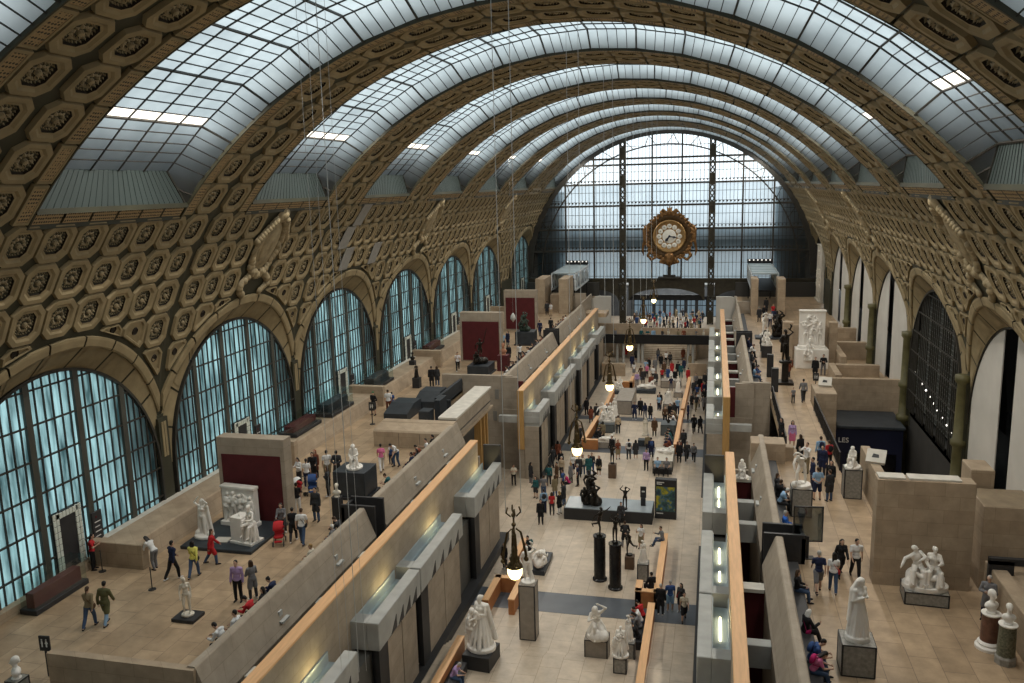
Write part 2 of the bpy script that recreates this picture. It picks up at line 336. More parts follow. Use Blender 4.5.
def rib_mesh(half=0):
    """the arch between two skylights: two rows of coffers, pierced borders, full half circle above the mouldings"""
    mb = MB(); ta, tb = math.radians(37.3), PI-math.radians(37.3); N = 90
    lo, hi = (-2.72, 2.72) if not half else (-2.72, 0.0)
    ring = []
    for i in range(N+1):
        t = ta+(tb-ta)*i/N
        ring.append([cyl(lo, t, R+1.1), cyl(lo, t, R-0.02), cyl(lo+.08, t, R-0.02), cyl(lo+.08, t, R+0.15), cyl(hi-.08, t, R+0.15), cyl(hi-.08, t, R-0.02), cyl(hi, t, R-0.02), cyl(hi, t, R+1.1)])
    mb.loft(ring, 3, False, False, None, False)
    for k in range(21):
        t = math.radians(40.2+4.98*k)
        for yc in ((-1.03, 1.03) if not half else (-1.03,)):
            coffer(mb, yc, t)
        for yb in ((-2.28, 2.28) if not half else (-2.28,)):
            q = lambda y, dt, d: cyl(yb+y, t+dt, R+d)
            a, dtt = 0.34, math.radians(2.35)
            mb.loft([[q(-a, -dtt, .15), q(a, -dtt, .15), q(a, dtt, .15), q(-a, dtt, .15)], [q(-a, -dtt, .0), q(a, -dtt, .0), q(a, dtt, .0), q(-a, dtt, .0)],
                     [q(-a+.09, -dtt+.006, .0), q(a-.09, -dtt+.006, .0), q(a-.09, dtt-.006, .0), q(-a+.09, dtt-.006, .0)]], 0)
            mb.add([q(-a+.09, -dtt+.006, .01), q(a-.09, -dtt+.006, .01), q(a-.09, dtt-.006, .01), q(-a+.09, dtt-.006, .01)], [(0, 1, 2, 3)], 4)
    return mb.mesh('vault_rib', [OCHRE, DKBROWN, GOLDEN, DKGREEN, LATTICE])
ribm = rib_mesh(); ribh = rib_mesh(1)
SKYGLASS = frosted('skylight_glass', (0.52, 0.565, 0.57), (0.38, 0.42, 0.43), 0.0, (1, 1, 1), 0.7)
SKYLAMP = emit('skylight_lamp', (1.0, 0.93, 0.80), 2.2)
RS = 21.4
def skylight():
    """raised glazing between two ribs: slanted end facets, grid of bars, a lit strip low on each side"""
    g, br, pn, lm = MB(), MB(), MB(), MB()
    H = 4.29; HI = H-1.25; t0, tb = math.radians(42.4), math.radians(137.6); NP = 14
    def S(y, t): return cyl(y, t, RS)
    steps = 5
    for k in range(NP):                   # panes run straight between the main bars
        ta, tz = t0+(tb-t0)*k/NP, t0+(tb-t0)*(k+1)/NP
        for j in range(steps):
            f0, f1 = j/steps, (j+1)/steps
            A = lambda y, f: tuple(Vector(S(y, ta)).lerp(Vector(S(y, tz)), f))
            B = lambda y, f: tuple(Vector(cyl(y, ta, R+0.12)).lerp(Vector(cyl(y, tz, R+0.12)), f))
            lampy = (k == 1 and j == 0) or (k == NP-2 and j == 4)
            (lm if lampy else g).add([A(-HI, f0), A(HI, f0), A(HI, f1), A(-HI, f1)], [(0, 1, 2, 3)])
            for sg in (-1, 1):
                g.add([A(sg*HI, f0), B(sg*H, f0), B(sg*H, f1), A(sg*HI, f1)], [(0, 1, 2, 3)])
            w = 0.065 if j == 0 else 0.028
            a, b = Vector(A(-HI, f0)), Vector(A(HI, f0)); nrm = (Vector((0, a.y, ZC))-a); nrm.y = 0; nrm.normalize()
            br.bar(a+nrm*0.04, b+nrm*0.04, w, w*1.6, 0, nrm)
            for sg in (-1, 1):
                p, q = Vector(A(sg*HI, f0)), Vector(B(sg*H, f0)); br.bar(p+nrm*0.04, q+nrm*0.04, w*1.1, w*1.8, 0, nrm)
        for i in range(5):
            y = -HI+2*HI*i/4; a, b = Vector(S(y, ta)), Vector(S(y, tz)); nrm = Vector((0, y, ZC))-a; nrm.y = 0; nrm.normalize()
            br.bar(a+nrm*0.05, b+nrm*0.05, 0.028, 0.06, 0, nrm)
    for sg in (-1, 1):                    # upright grey boarding at the foot of the glazing
        x, z = sg*RS*math.cos(t0), ZC+RS*math.sin(t0); x1, z1 = sg*R*math.cos(T394)*1.004, ZC+R*math.sin(T394)-0.05
        pn.add([(x, -HI, z), (x, HI, z), (x1, H, z1), (x1, -H, z1)], [(0, 1, 2, 3)])
        for i in range(25):
            y = (i/12-1); pn.bar((x-sg*.005, y*HI, z), (x1-sg*.005, y*H, z1), 0.03, 0.015, 0)
        for s2 in (-1, 1):
            e = cyl(s2*H, t0 if sg > 0 else PI-t0, R+0.12); g.add([(x, s2*HI, z), e, (x1, s2*H, z1)], [(0, 1, 2)])
            A, B, C3 = Vector((x, s2*HI, z)), Vector(e), Vector((x1, s2*H, z1))
            br.bar(A, C3, 0.09, 0.09); br.bar(A.lerp(C3, .5), B.lerp(C3, .5), 0.05, 0.06)
    return g, br, pn, lm
_sk = skylight()
skm = [_sk[0].mesh('glazing', SKYGLASS), _sk[1].mesh('glazing_bars', IRON), _sk[2].mesh('boarding', GREYPANEL), _sk[3].mesh('lit_strip', SKYLAMP)]
for n in range(0, NB1+1):                 # the lamps behind the lit strips shine down into the hall
    for sg in (-1, 1):
        L = bpy.data.lights.new('lamp', 'AREA'); L.shape = 'RECTANGLE'; L.size = 0.5; L.size_y = 5.8; L.energy = 980; L.color = (1.0, 0.93, 0.82)
        a = math.radians(52); lo = link('lamp', L, None, (sg*(RS-.35)*math.cos(a), bay_y(n), ZC+(RS-.35)*math.sin(a)))
        lo.rotation_euler = (0, sg*0.35, 0)
# cartouche: shield with wreath and swags over every other window
def cartouche():
    mb = MB(); P = lambda u, v, d: cyl(u, v/R, R-d*.62)
    vc = math.radians(30.3)*R
    def blob(u, v, d, ru, rv, rd, n=10):
        rings = []
        for i in range(5):
            f = i/4; a = f*PI/2
            rings.append([P(u+ru*math.cos(a)*math.cos(2*PI*j/n), vc+v+rv*math.cos(a)*math.sin(2*PI*j/n), d-0.12+rd*math.sin(a)) for j in range(n)])
        mb.loft(rings, 0, False, True)
    blob(0, 0.2, 0, 1.05, 1.55, 0.25, 16); blob(0, 0.2, 0.18, 0.75, 1.2, 0.18, 16)
    blob(0, 2.15, 0, 0.6, 0.5, 0.4, 12); blob(0, 2.2, 0.2, 0.26, 0.32, 0.3)
    rnd = random.Random(4)
    for i in range(46):
        a = 2*PI*i/46; blob(1.25*math.cos(a)+rnd.uniform(-.1, .1), 0.2+1.85*math.sin(a), 0.02, 0.24, 0.30, rnd.uniform(.25, .42), 6)
    for sg in (-1, 1):
        for i in range(16):
            f = i/15; blob(sg*(0.35+1.1*math.sin(f*2.6)), -1.4-f*1.35, 0.02, 0.26-0.08*f, 0.26, rnd.uniform(.28, .45), 6)
        for i in range(9): blob(sg*(0.6+i*0.12), 1.9-i*0.16, 0.05, 0.22, 0.25, 0.45, 6)
    return mb.mesh('cartouche', GOLDEN, True)
cartm = cartouche()
nt_ = 0
for n in range(NB0, NB1+1):
    yc = bay_y(n)
    for side in (1, -1):
        cart = (n % 2 == 1)
        o = link('vault_coffering', bay_cart if cart else bay_plain, None, (0, yc, 0), 0 if side > 0 else PI)
        struct(o, None, None)
        if cart:
            c = link('cartouche', cartm, o)
    s = link('ceiling_skylight', skm[0], None, (0, yc, 0)); struct(s)
    for nm, me in (('glazing_bars', skm[1]), ('boarding', skm[2]), ('lit_strip', skm[3])): link(nm, me, s)
for n in range(NB0, NB1+1): struct(link('ceiling_rib', ribm, None, (0, RIB0+BAY*n, 0)))
struct(link('ceiling_rib', ribm, None, (0, RIB0+BAY*6+5.41, 0)))
def filler():                             # coffered strip under the double rib, 5.4 wide
    mb = MB(); h = 2.72; N = 12; ta = 0.0
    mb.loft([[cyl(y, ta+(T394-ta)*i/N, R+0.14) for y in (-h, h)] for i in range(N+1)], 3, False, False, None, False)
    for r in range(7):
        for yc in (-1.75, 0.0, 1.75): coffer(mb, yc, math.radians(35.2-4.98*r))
    mb.box(XG-.2, XG+.6, -h, h, 5.0, 10.2, 3)
    for t, d, w in ((39.35, 0.0, 0.16), (37.45, 0.04, 0.10)): mb.bar(cyl(-h, math.radians(t), R+d), cyl(h, math.radians(t), R+d), w, 0.3, 0)
    return mb.mesh('coffered_vault_strip', [OCHRE, DKBROWN, GOLDEN, DKGREEN, LATTICE])
fm = filler()
for side in (1, -1): struct(link('vault_coffering', fm, None, (0, RIB0+BAY*6+2.7, 0), 0 if side > 0 else PI))
er = MB()                                 # unseen roof band added outside to close the sky off below the lit strips
for sg in (1, -1):
    er.loft([[(sg*(RS+1.25)*math.cos(math.radians(t)), y, ZC+(RS+1.25)*math.sin(math.radians(t))) for y in (YBACK, YEND)] for t in np.linspace(36, 48.5, 6)], 0, False, False, None, False)
struct(er.build('exterior_sky_screen', mat('slate_sky_screen', (0.08, 0.085, 0.09), 0.7, 0.2, 1)))
nets = MB()
for (r_, k_) in ((0, 1.9), (1, 1.5), (2, 2.4), (2, 5.45)):
    yb = bay_y(2)+(k_-3.5)*1.69; t_ = PI-math.radians(35.2-4.98*r_); h_ = .042
    nets.loft([[cyl(yb-.72, t_-h_+2*h_*i/5, R-.06), cyl(yb+.72, t_-h_+2*h_*i/5, R-.06), cyl(yb+.72, t_-h_+2*h_*i/5, R-.02), cyl(yb-.72, t_-h_+2*h_*i/5, R-.02)] for i in range(6)], 0, True, True)
struct(nets.build('vault_netting', mat('pale_grey_net', (.26, .25, .23), .8, .1, 4)))
# light-proof skin above ribs, so that daylight only comes through the glass
mb = MB()
for y, h in [(RIB0+BAY*n, 2.75) for n in range(NB0, NB1+1)]+[(RIB0+BAY*6+5.4, 2.75), (123.6, 1.3)]:
    N = 40
    ring = [[cyl(max(y-h, YBACK), PI*i/N, R+1.12), cyl(y+h, PI*i/N, R+1.12)] for i in range(N+1)]
    mb.loft(ring, 0, False, False, None, False)
struct(mb.build('ceiling', IRON))
# ---------------------------------------------------------------- arched windows of the left wall
TEAL = frosted('teal_frosted_glass', (0.42, 0.66, 0.67), (0.05, 0.10, 0.105), 0.0, (1, 2.6, 0.45), 1.0, 0.34, 0.66)
DARKGLASS = clearglass('dark_window_glass', (0.35, 0.40, 0.42), 0.12)
def arch_z(y, r=RG, c=AZ+.05): return c+math.sqrt(max(r*r-y*y, 0)) if abs(y) < r else c
def arch_fill(zb, r=RG, x=XG, n=40):
    mb = MB(); top = [(x, r*math.cos(PI*i/n), AZ+.05+r*math.sin(PI*i/n)) for i in range(n+1)]
    vs = [(x, r, zb)]+top+[(x, -r, zb)]; mb.add(vs, [tuple(range(len(vs)))]); return mb
def arch_bars(zb, posts, nthin, dz, wide, r=RG):
    post, grid = MB(), MB(); x = XG-0.06
    ps = [-r]+posts+[r]
    for y in posts: post.box(x-0.10, x+0.04, y-wide/2, y+wide/2, zb, arch_z(y)-0.02); 
    for a, b in zip(ps[:-1], ps[1:]):
        for i in range(1, nthin):
            y = a+(b-a)*i/nthin
            if arch_z(y) > zb+0.2: grid.box(x-0.07, x, y-0.028, y+0.028, zb, arch_z(y)-0.01)
    z = zb+dz
    while z < AZ+.05+r-0.15:
        h = r if z < AZ+.05 else math.sqrt(max(r*r-(z-AZ-.05)**2, 0)); grid.box(x-0.09, x, -h+.01, h-.01, z-0.035, z+0.035); z += dz
    n = 48; rim = []
    for i in range(n+1):
        a = PI*i/n; c, s = math.cos(a), math.sin(a)
        rim.append([(x-0.12, (r-.08)*c, AZ+.05+(r-.08)*s), (x-0.12, (r+.05)*c, AZ+.05+(r+.05)*s), (x+0.1, (r+.05)*c, AZ+.05+(r+.05)*s), (x+.1, (r-.08)*c, AZ+.05+(r-.08)*s)])
    rim = [[(p[0], p[1], zb) for p in rim[0]]]+rim+[[(p[0], p[1], zb) for p in rim[-1]]]
    grid.loft(rim, 0, True, True); return post, grid
ZT = 6.45                                 # terrace floor
glm = arch_fill(ZT-0.2).mesh('glass', TEAL)
_p, _g = arch_bars(ZT-0.2, [-4.1, -1.35, 1.4, 4.1], 6, 1.45, 0.32)
pom = _p.mesh('post', mat('grey_iron', (0.06, 0.06, 0.05), 0.55, 0.15, 1)); grm = _g.mesh('glazing_grid', IRON)
for i, n in enumerate(range(NB0, NB1+1)):
    yc = bay_y(n)+0.12
    o = struct(link('window_%d' % (i+1), grm, None, (0, yc, 0), PI)); link('glass', glm, o); link('post', pom, o)
# ---------------------------------------------------------------- end wall behind the clock
ZE, RE = 9.65, 19.85
ENDGLASS = clearglass('end_wall_glass', (0.95, 0.98, 1.0), 0.04)
ENDFROST = frosted('end_wall_frosted_glass', (0.50, 0.60, 0.66), (0.30, 0.40, 0.46), 0.3, (1, 1, 1), 0.25)
def ez(x, r=RE): return ZE+math.sqrt(max(r*r-x*x, 0))
mulls = [-14.55, -10.39, -6.24, -2.08, 2.08, 6.24, 10.39, 14.55]
rows = [8.4, 12.87, 16.0, 19.35, 22.4, 25.1, 25.95]
fr, gl, gl2, co_ = MB(), MB(), MB(), MB()
n = 64
rim = [[(r*math.cos(PI*i/n), y, ZE+r*math.sin(PI*i/n)) for r, y in ((RE-.3, YEND-.25), (R+.9, YEND-.25), (R+.9, YEND+.3), (RE-.3, YEND+.3))] for i in range(n+1)]
fr.loft(rim, 0)
rin = RE-1.7                              # inner trussed arch
prev = None
rim = [[(r*math.cos(PI*i/n), y, ZE+r*math.sin(PI*i/n)) for r, y in ((rin-.09, YEND-.3), (rin+.09, YEND-.3), (rin+.09, YEND), (rin-.09, YEND))] for i in range(n+1)]
fr.loft(rim, 0)
for i in range(1, 36):
    a = PI*i/36; b = PI*(i+(0.5 if i % 2 else -0.5))/36
    fr.bar((rin*math.cos(a), YEND-.15, ZE+rin*math.sin(a)), ((RE-.3)*math.cos(b), YEND-.15, ZE+(RE-.3)*math.sin(b)), 0.09)
for z in rows:
    h = math.sqrt(max((RE)**2-max(z-ZE, 0)**2, 0)); fr.box(-h, h, YEND-.3, YEND+.1, z-.13, z+.13)
for k, x in enumerate(mulls):
    if k in (2, 5): continue
    fr.box(x-.11, x+.11, YEND-.32, YEND+.1, 8.0, ez(x))
x = -18.2
while x < 18.3:                           # thin bars and their horizontals
    if min(abs(x-m) for m in mulls) > 0.25 and ez(x) > 9: fr.box(x-.03, x+.03, YEND-.08, YEND+.02, 8.4, ez(x)-.1)
    x += 0.507
for a, b in zip(rows[:-1], rows[1:]):
    for f in (0.18, 0.62) if b-a > 1 else ():
        z = a+(b-a)*f; h = math.sqrt(max(RE**2-max(z-ZE, 0)**2, 0)); fr.box(-h, h, YEND-.07, YEND+.01, z-.03, z+.03)
    if b-a > 2:
        h = math.sqrt(max(RE**2-max(a+.8-ZE, 0)**2, 0)); x = -h+.3
        while x < h-.3: fr.lathe([(.13, -.02), (.13, .02)], 8, 0, Matrix.Translation((x, YEND-.05, a+.42)) @ Matrix.Rotation(PI/2, 4, 'X')); x += 0.507
fr.box(-6.24, 6.24, YEND-.07, YEND+.01, 27.6, 27.66)
W1 = struct(fr.build('window_20', IRON))
for x in (-6.24, 6.24):                   # lattice columns with pierced circles
    c = MB(); zt = ez(x)-.1
    for s in (-1, 1): c.box(x+s*.36-.10, x+s*.36+.10, YEND-.55, YEND+.15, -0.5 if s else 0, zt)
    z = 0.3; k = 0
    while z < zt-.6:
        solid = (k % 5) in (3, 4) 
        if solid: c.box(x-.3, x+.3, YEND-.45, YEND+.05, z-.1, z+.75)
        else:
            N = 10
            q = [[(x+rx*math.cos(2*PI*j/N+PI/10), y, z+.33+rz*math.sin(2*PI*j/N+PI/10)) for j in range(N)] for rx, rz, y in ((.3, .42, YEND-.4), (.15, .22, YEND-.4), (.15, .22, YEND), (.3, .42, YEND))]
            c.loft(q+[q[0]], 0)
        z += 0.78; k += 1
    struct(c.build('column', BROWNIRON))
N = 60
def endpanes(z0, z1, xlim=18.9):
    m = MB(); K = 60; vs = []
    for i in range(K+1):
        x = -xlim+2*xlim*i/K; zt = min(z1, ez(x, RE-.1)); vs.append((x, YEND+.03, min(z0, zt))); vs.append((x, YEND+.03, zt))
    m.add(vs, [(2*i, 2*i+2, 2*i+3, 2*i+1) for i in range(K)]); return m
endpanes(22.4, 40).build('glass', ENDGLASS, W1)
endpanes(14.4, 22.4).build('glass', ENDFROST, W1)
endpanes(8.4, 14.4).build('glass', frosted('lower_frosted_glass', (.20, .27, .31), (.12, .17, .20), .13, (1, 1, 1), .25), W1)
# what stands behind it: a floor band and the dark side pavilions of the entrance block
ob = MB()
ob.box(-20, 20, YEND+1.2, YEND+3.0, 13.0, 16.0)
ob.box(-22, -15.2, YEND+1.0, YEND+2.5, 0, 21.5); ob.box(14.9, 22, YEND+1.0, YEND+2.5, 0, 21.5)
struct(ob.build('exterior_wall', mat('dark_outer_stone', (0.12, 0.12, 0.115), 0.8, 0.2, 1)))
er = MB()
for sg in (-1, 1): er.box(sg*21-.2, sg*21+.2, -12, 130, 20.5, 29.5)  # unseen upright slabs added outside to keep low sky off the skylights
struct(er.build('exterior_sky_screen', mat('slate_sky_screen', (0.08, 0.085, 0.09), 0.7, 0.2, 1)))
# spandrel beam and flat arches under the glazing
sp = MB()
def flat_arch(x0, x1, zspring, rise, ztop, y0, y1):
    K = 24; P = []
    for i in range(K+1):
        f = i/K; x = x0+(x1-x0)*f; P.append((x, zspring+rise*math.sqrt(max(0, 1-(2*f-1)**2))))
    for (xa, za), (xb, zb) in zip(P[:-1], P[1:]):
        sp.add([(xa, y0, za), (xb, y0, zb), (xb, y0, ztop), (xa, y0, ztop), (xa, y1, za), (xb, y1, zb), (xb, y1, ztop), (xa, y1, ztop)], [(0, 1, 2, 3), (5, 4, 7, 6), (0, 4, 5, 1)], 0)
flat_arch(-5.4, 5.4, 5.6, 1.9, 8.4, YEND-.5, YEND+.3); flat_arch(6.8, 14.0, 5.6, 1.7, 8.4, YEND-.5, YEND+.3); flat_arch(-14.0, -6.8, 5.6, 1.7, 8.4, YEND-.5, YEND+.3)
sp.box(-20.4, 20.4, YEND-.6, YEND-.3, 8.35, 8.75); sp.box(-20.4, 20.4, YEND-.7, YEND-.3, 8.75, 8.95)
for x in (-17.2, 17.2): sp.box(x-3.3, x+3.3, YEND-.4, YEND+.3, 5.5, 8.7)
struct(sp.build('beam', BROWNIRON))
# ---------------------------------------------------------------- floors and outer walls
f = MB(); f.box(-9.5, 9.5, YBACK, 36.2, -0.4, 0.45)
struct(f.build('floor', FLOORN))
f = MB()
for i, z in enumerate((0.3, 0.15)): f.box(-6.4, 6.4, 36.2+i*.45, 36.65+i*.45, -.4, z)
struct(f.build('floor_steps', FLOORN))
f = MB(); f.box(-9.5, 9.5, 36.2, 122, -0.6, 0.0); struct(f.build('floor_nave', FLOORN))
# terraces beside the nave, cut by stair wells
f = MB(); f.box(-20.6, -14.9, YBACK, 122.5, ZT-.5, ZT); f.box(-14.9, -9.5, 21.6, 50.4, ZT-.5, ZT); f.box(-14.9, -9.5, 63.8, 122.5, ZT-.5, ZT); f.box(-14.9, -13.0, 50.4, 63.8, ZT-.5, ZT); f.box(-13.0, -11.9, 50.4, 57.0, ZT-.5, ZT)
f.box(-9.4, -6.5, 105, 108, ZT-.5, ZT)
struct(f.build('floor_terrace_left', FLOOR))
f = MB(); f.box(9.5, 20.6, YBACK, 47.6, ZT-.5, ZT); f.box(9.5, 13.7, 47.6, 50.2, ZT-.5, ZT); f.box(10.95, 13.7, 50.2, 63.8, ZT-.5, ZT); f.box(9.5, 14.9, 63.8, 122.5, ZT-.5, ZT); f.box(14.9, 20.6, 66.5, 122.5, ZT-.5, ZT)
struct(f.build('floor_terrace_right', FLOOR))
f = MB(); f.box(-20.6, -9.5, YBACK, 122, -.6, -.02); f.box(9.5, 20.6, YBACK, 122, -.6, -.02); struct(f.build('floor_lower', FLOORN))
w = MB(); w.box(-27, 27, YBACK-.5, YBACK, -1, 34); struct(w.build('wall_back', WALLST))
w = MB(); w.box(-21.4, -20.4, YBACK, 130, -1, 6.3); struct(w.build('wall_left', WALLST))
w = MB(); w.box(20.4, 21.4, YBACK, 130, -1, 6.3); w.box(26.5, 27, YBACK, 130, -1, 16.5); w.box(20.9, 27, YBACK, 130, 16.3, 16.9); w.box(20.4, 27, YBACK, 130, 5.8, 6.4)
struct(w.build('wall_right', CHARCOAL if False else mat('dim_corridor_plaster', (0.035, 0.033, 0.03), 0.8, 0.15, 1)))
# white plaster panels standing in the right-hand arches, parted by a dark gap
def arch_panel(ya, yb, zb=ZT-1.5, r=RG+.05, x0=XG+.05, x1=XG+.10):
    m = MB(); K = 24; P = [(ya, zb)]+[(ya+(yb-ya)*i/K, arch_z(ya+(yb-ya)*i/K, r)) for i in range(K+1)]+[(yb, zb)]
    m.loft([[(x, y, z) for y, z in P] for x in (x0, x1)], 0, True, True); return m
for n in (0, 1, 3, 4, 5):
    yc = bay_y(n)+0.12
    for ya, yb in ((-RG, -0.2), (1.7, RG)):
        struct(arch_panel(ya, yb).build('wall_panel', WHITEPL, None, False, (0, yc, 0)))
    rm = MB(); rm.loft([[(XG-.02, (RG-.1)*math.cos(PI*i/40), AZ+.05+(RG-.1)*math.sin(PI*i/40)), (XG+.2, (RG-.1)*math.cos(PI*i/40), AZ+.05+(RG-.1)*math.sin(PI*i/40)), (XG+.2, (RG+.1)*math.cos(PI*i/40), AZ+.05+(RG+.1)*math.sin(PI*i/40)), (XG-.02, (RG+.1)*math.cos(PI*i/40), AZ+.05+(RG+.1)*math.sin(PI*i/40))] for i in range(41)], 0)
    struct(rm.build('trim_20', IRON, None, False, (0, yc, 0)))
for n in range(1, 6):                      # green and gold columns on the right-hand piers
    c_ = MB(); c_.lathe([(.36, -.1), (.36, 5.2), (.5, 5.3), (.5, 5.6), (.36, 5.7), (.33, 7.6), (.46, 7.75), (.46, 8.0), (.34, 8.1), (.30, 11.2), (.44, 11.4), (.44, 11.7)], 16, 0, Matrix.Translation((XG-.22, RIB0+BAY*n, 0)))
    struct(smooth_angle(c_.build('column', mat('green_gold_paint', (.11, .10, .045), .45, .25, 2))))
# the dark glazed screen in the second right-hand arch
yc = bay_y(2)+.12
o = struct(link('window_10', grm, None, (0, yc, 0)))
m = MB(); g2 = MB()
for i in range(-24, 25): 
    y = i*.25
    m.box(XG+.35, XG+.38, y-.02, y+.02, ZT+.3, arch_z(y))
z = ZT+.3
while z < 15:
    h = RG if z < AZ+.05 else math.sqrt(max(RG**2-(z-AZ-.05)**2, .01)); m.box(XG+.35, XG+.38, -h, h, z-.02, z+.02); z += .3
m.build('lattice', mat('pale_lattice', (0.16, 0.17, 0.16), .5, .2, 2), o)
link('glass', arch_fill(ZT-.2, RG, XG+.5).mesh('glass', DARKGLASS), o)
# ---------------------------------------------------------------- the two rows of galleries along the nave
XR, XI, XP = 7.45, 7.95, 9.35             # wooden-capped wall, its back, terrace parapet
LIT = emit('warm_light_tube', (1.0, 0.86, 0.55), 6.0)
def S(x0, x1, sg): return (x0, x1) if sg > 0 else (-x1, -x0)
tn = [30]
def strc(mb, name, m, **k): return struct(mb.build(name, m, **k))
CAPS = [(14.5, 20.6, 0), (20.8, 27.0, 0), (29.05, 34.0, 0), (34.15, 40.8, 0), (43.2, 49.4, 0), (61.5, 65.7, 0), (68.0, 73.7, 0), (73.9, 79.4, 0), (81.9, 87.5, 0), (87.7, 93.3, 0), (95.6, 101.6, 0)]
BEAMS = [(18.5, 1.0, 0), (23.6, 2.1, 1), (28.8, 0.9, 0), (33.2, 2.2, 1), (39.9, .95, 0), (42.8, 1.05, 0), (46.3, 1.3, 1), (65.6, 2.3, 1), (68.1, .6, 0), (70.8, .6, 0), (73.9, 1.6, 1), (77.9, 1.5, 1), (81.5, .7, 0), (85.5, .7, 0), (89.5, 1.5, 1), (93.5, 1.3, 1), (98, .7, 0), (102.2, 1.2, 1)]
TROUGH = mat('pale_blue_grey_metal', (0.36, 0.42, 0.45), 0.5, 0.08, 1)
for sg, side in ((-1, 'left'), (1, 'right')):
    for i, (y0, y1) in enumerate(((YBACK, 48.4), (61.4, 105.0))):
        w = MB(); w.box(*S(XR+.03, XI-.03, sg), y0, y1, -.2, 7.02); strc(w, 'wall_%s_gallery' % side, WALLST)
        w = MB(); w.cbox(*S(XR, XI, sg), y0-.02, y1+.02, 7.0, 7.12, .02)
        if i == 1: w.cbox(*S(XR, XI, sg), y0-.14, y0, 2.4, 7.1, .02, 1)
        tn[0] += 1; strc(w, 'trim_%d' % tn[0], [ORANGEWOOD, OAK])
        # terrace wall with the sloping inner face above the gallery rooms
        ya, yb = (21.6 if sg < 0 else YBACK, 50.3) if i == 0 else (63.7, 104)
        for k, (a, b) in enumerate((((ya, 35.3), (36.6, yb)) if i == 0 else ((ya, 84.0), (85.2, yb)))):
            m = MB(); sec = [(XP+.33, 6.2), (XP+.33, 7.62), (XP+.28, 7.67), (XP+.05, 7.67), (XP, 7.62), (8.85, 6.3), (8.85, -.3), (XP+.2, -.3)]
            R_ = [[(sg*x, y, z) for x, z in sec] for y in (a, b)]; m.loft(R_, 0, True, True)
            for yy in (a+(b-a)*.36, a+(b-a)*.72):                  # small vents with a sill on the gallery side
                f = lambda z: XP-(7.62-z)*.378
                m.box(*S(f(6.9)-.02, f(7.1)+.1, sg), yy-.12, yy+.12, 6.8, 7.05, 2); m.box(*S(f(6.75)-.16, f(6.7)+.2, sg), yy-.25, yy+.3, 6.66, 6.74, 2)
            strc(m, 'wall_%s_parapet' % side, [WALLST, CHARCOAL, GREYSTONE])
    m = MB(); m.box(*S(XI, 9.6, sg), 50.2, 50.5, -.3, 5.4); strc(m, 'wall_%s_gallery_end' % side, WALLST)
    # caps, panels and dark reveals facing the nave
    for (y0, y1, _) in CAPS:
        m = MB()
        m.cbox(*S(6.25, 6.8, sg), y0, y1, 4.2, 5.42, .03, 0); m.box(*S(6.8, XR+.1, sg), y0, y0+.7, 4.2, 5.40, 0)
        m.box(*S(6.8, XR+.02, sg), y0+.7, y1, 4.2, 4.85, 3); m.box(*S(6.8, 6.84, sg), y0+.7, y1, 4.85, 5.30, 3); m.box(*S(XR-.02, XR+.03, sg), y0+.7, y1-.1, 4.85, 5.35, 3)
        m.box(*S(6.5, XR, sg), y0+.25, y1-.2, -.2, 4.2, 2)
        n = 2 if y1-y0 < 5.8 else 2; L = (y1-y0-1.3)/n
        for k in range(n):
            a, b = y0+1.0+k*L, y0+1.0+(k+1)*L-.08
            m.box(*S(6.38, 6.52, sg), a, b, .1, 4.0, 1)
        for k in range(4):                                          # charcoal wedges on the cap face, painting in the shade of notches
            yy = y0+1.0+(y1-y0-1.6)*(k+.35)/4
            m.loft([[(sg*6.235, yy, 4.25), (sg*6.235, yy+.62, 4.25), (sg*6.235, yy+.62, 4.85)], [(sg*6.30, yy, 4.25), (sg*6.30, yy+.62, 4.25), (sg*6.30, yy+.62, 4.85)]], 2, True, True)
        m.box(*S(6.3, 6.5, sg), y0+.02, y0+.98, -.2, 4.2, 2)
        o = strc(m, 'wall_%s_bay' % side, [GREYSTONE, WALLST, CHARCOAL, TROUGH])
        l = MB() if sg > 0 else None
        if l: l.box(*S(7.08, 7.16, sg), y0+2.2, y0+3.1, 4.87, 4.95); l.box(*S(7.08, 7.16, sg), y1-2.6, y1-1.0, 4.87, 4.95)
        if l: l.build('light_tube', LIT, o)
        for yl in (y1-1.6,):
            L_ = bpy.data.lights.new('trough_lamp', 'AREA'); L_.shape = 'RECTANGLE'; L_.size = .12; L_.size_y = 1.2; L_.energy = 26; L_.color = (1, .78, .36)
            lo = link('trough_lamp', L_, None, (sg*7.1, yl, 5.02)); lo.rotation_euler = (0, PI-sg*.45, 0)
    m = MB(); m.box(*S(6.3, 7.42, sg), 49.45, 49.65, 4.2, 6.5); strc(m, 'wall_%s_screen' % side, CHARCOAL)
    m = MB(); m.box(*S(6.32, XR, sg), 61.35, 61.5, -.2, 4.25); strc(m, 'wall_%s_pavilion_face' % side, WALLST)
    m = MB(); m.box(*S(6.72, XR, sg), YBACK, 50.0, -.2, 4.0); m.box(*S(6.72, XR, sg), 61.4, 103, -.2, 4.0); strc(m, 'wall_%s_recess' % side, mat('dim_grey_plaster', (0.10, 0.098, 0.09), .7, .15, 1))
    m = MB()
    for a, b in ((YBACK, 50.0), (59.5, 103)): m.box(*S(6.02, 6.62, sg), a, b, .0, .47 if a < 0 else .03)
    strc(m, 'baseboard_'+side, CHARCOAL)
    # partition walls and beams over the rooms
    for (y, drop, red) in BEAMS:
        m = MB()
        if red: m.box(*S(XI, 8.87, sg), y, y+.35, 0, 6.12, 1); m.box(*S(XI, 8.87, sg), y-.12, y+.5, 6.1, 6.25, 2)
        else: m.cbox(*S(XI, 8.87, sg), y, y+.5, 6.22-drop, 6.22, .02, 0)
        strc(m, 'beam', [GREYSTONE, REDWALL, PALESTONE])
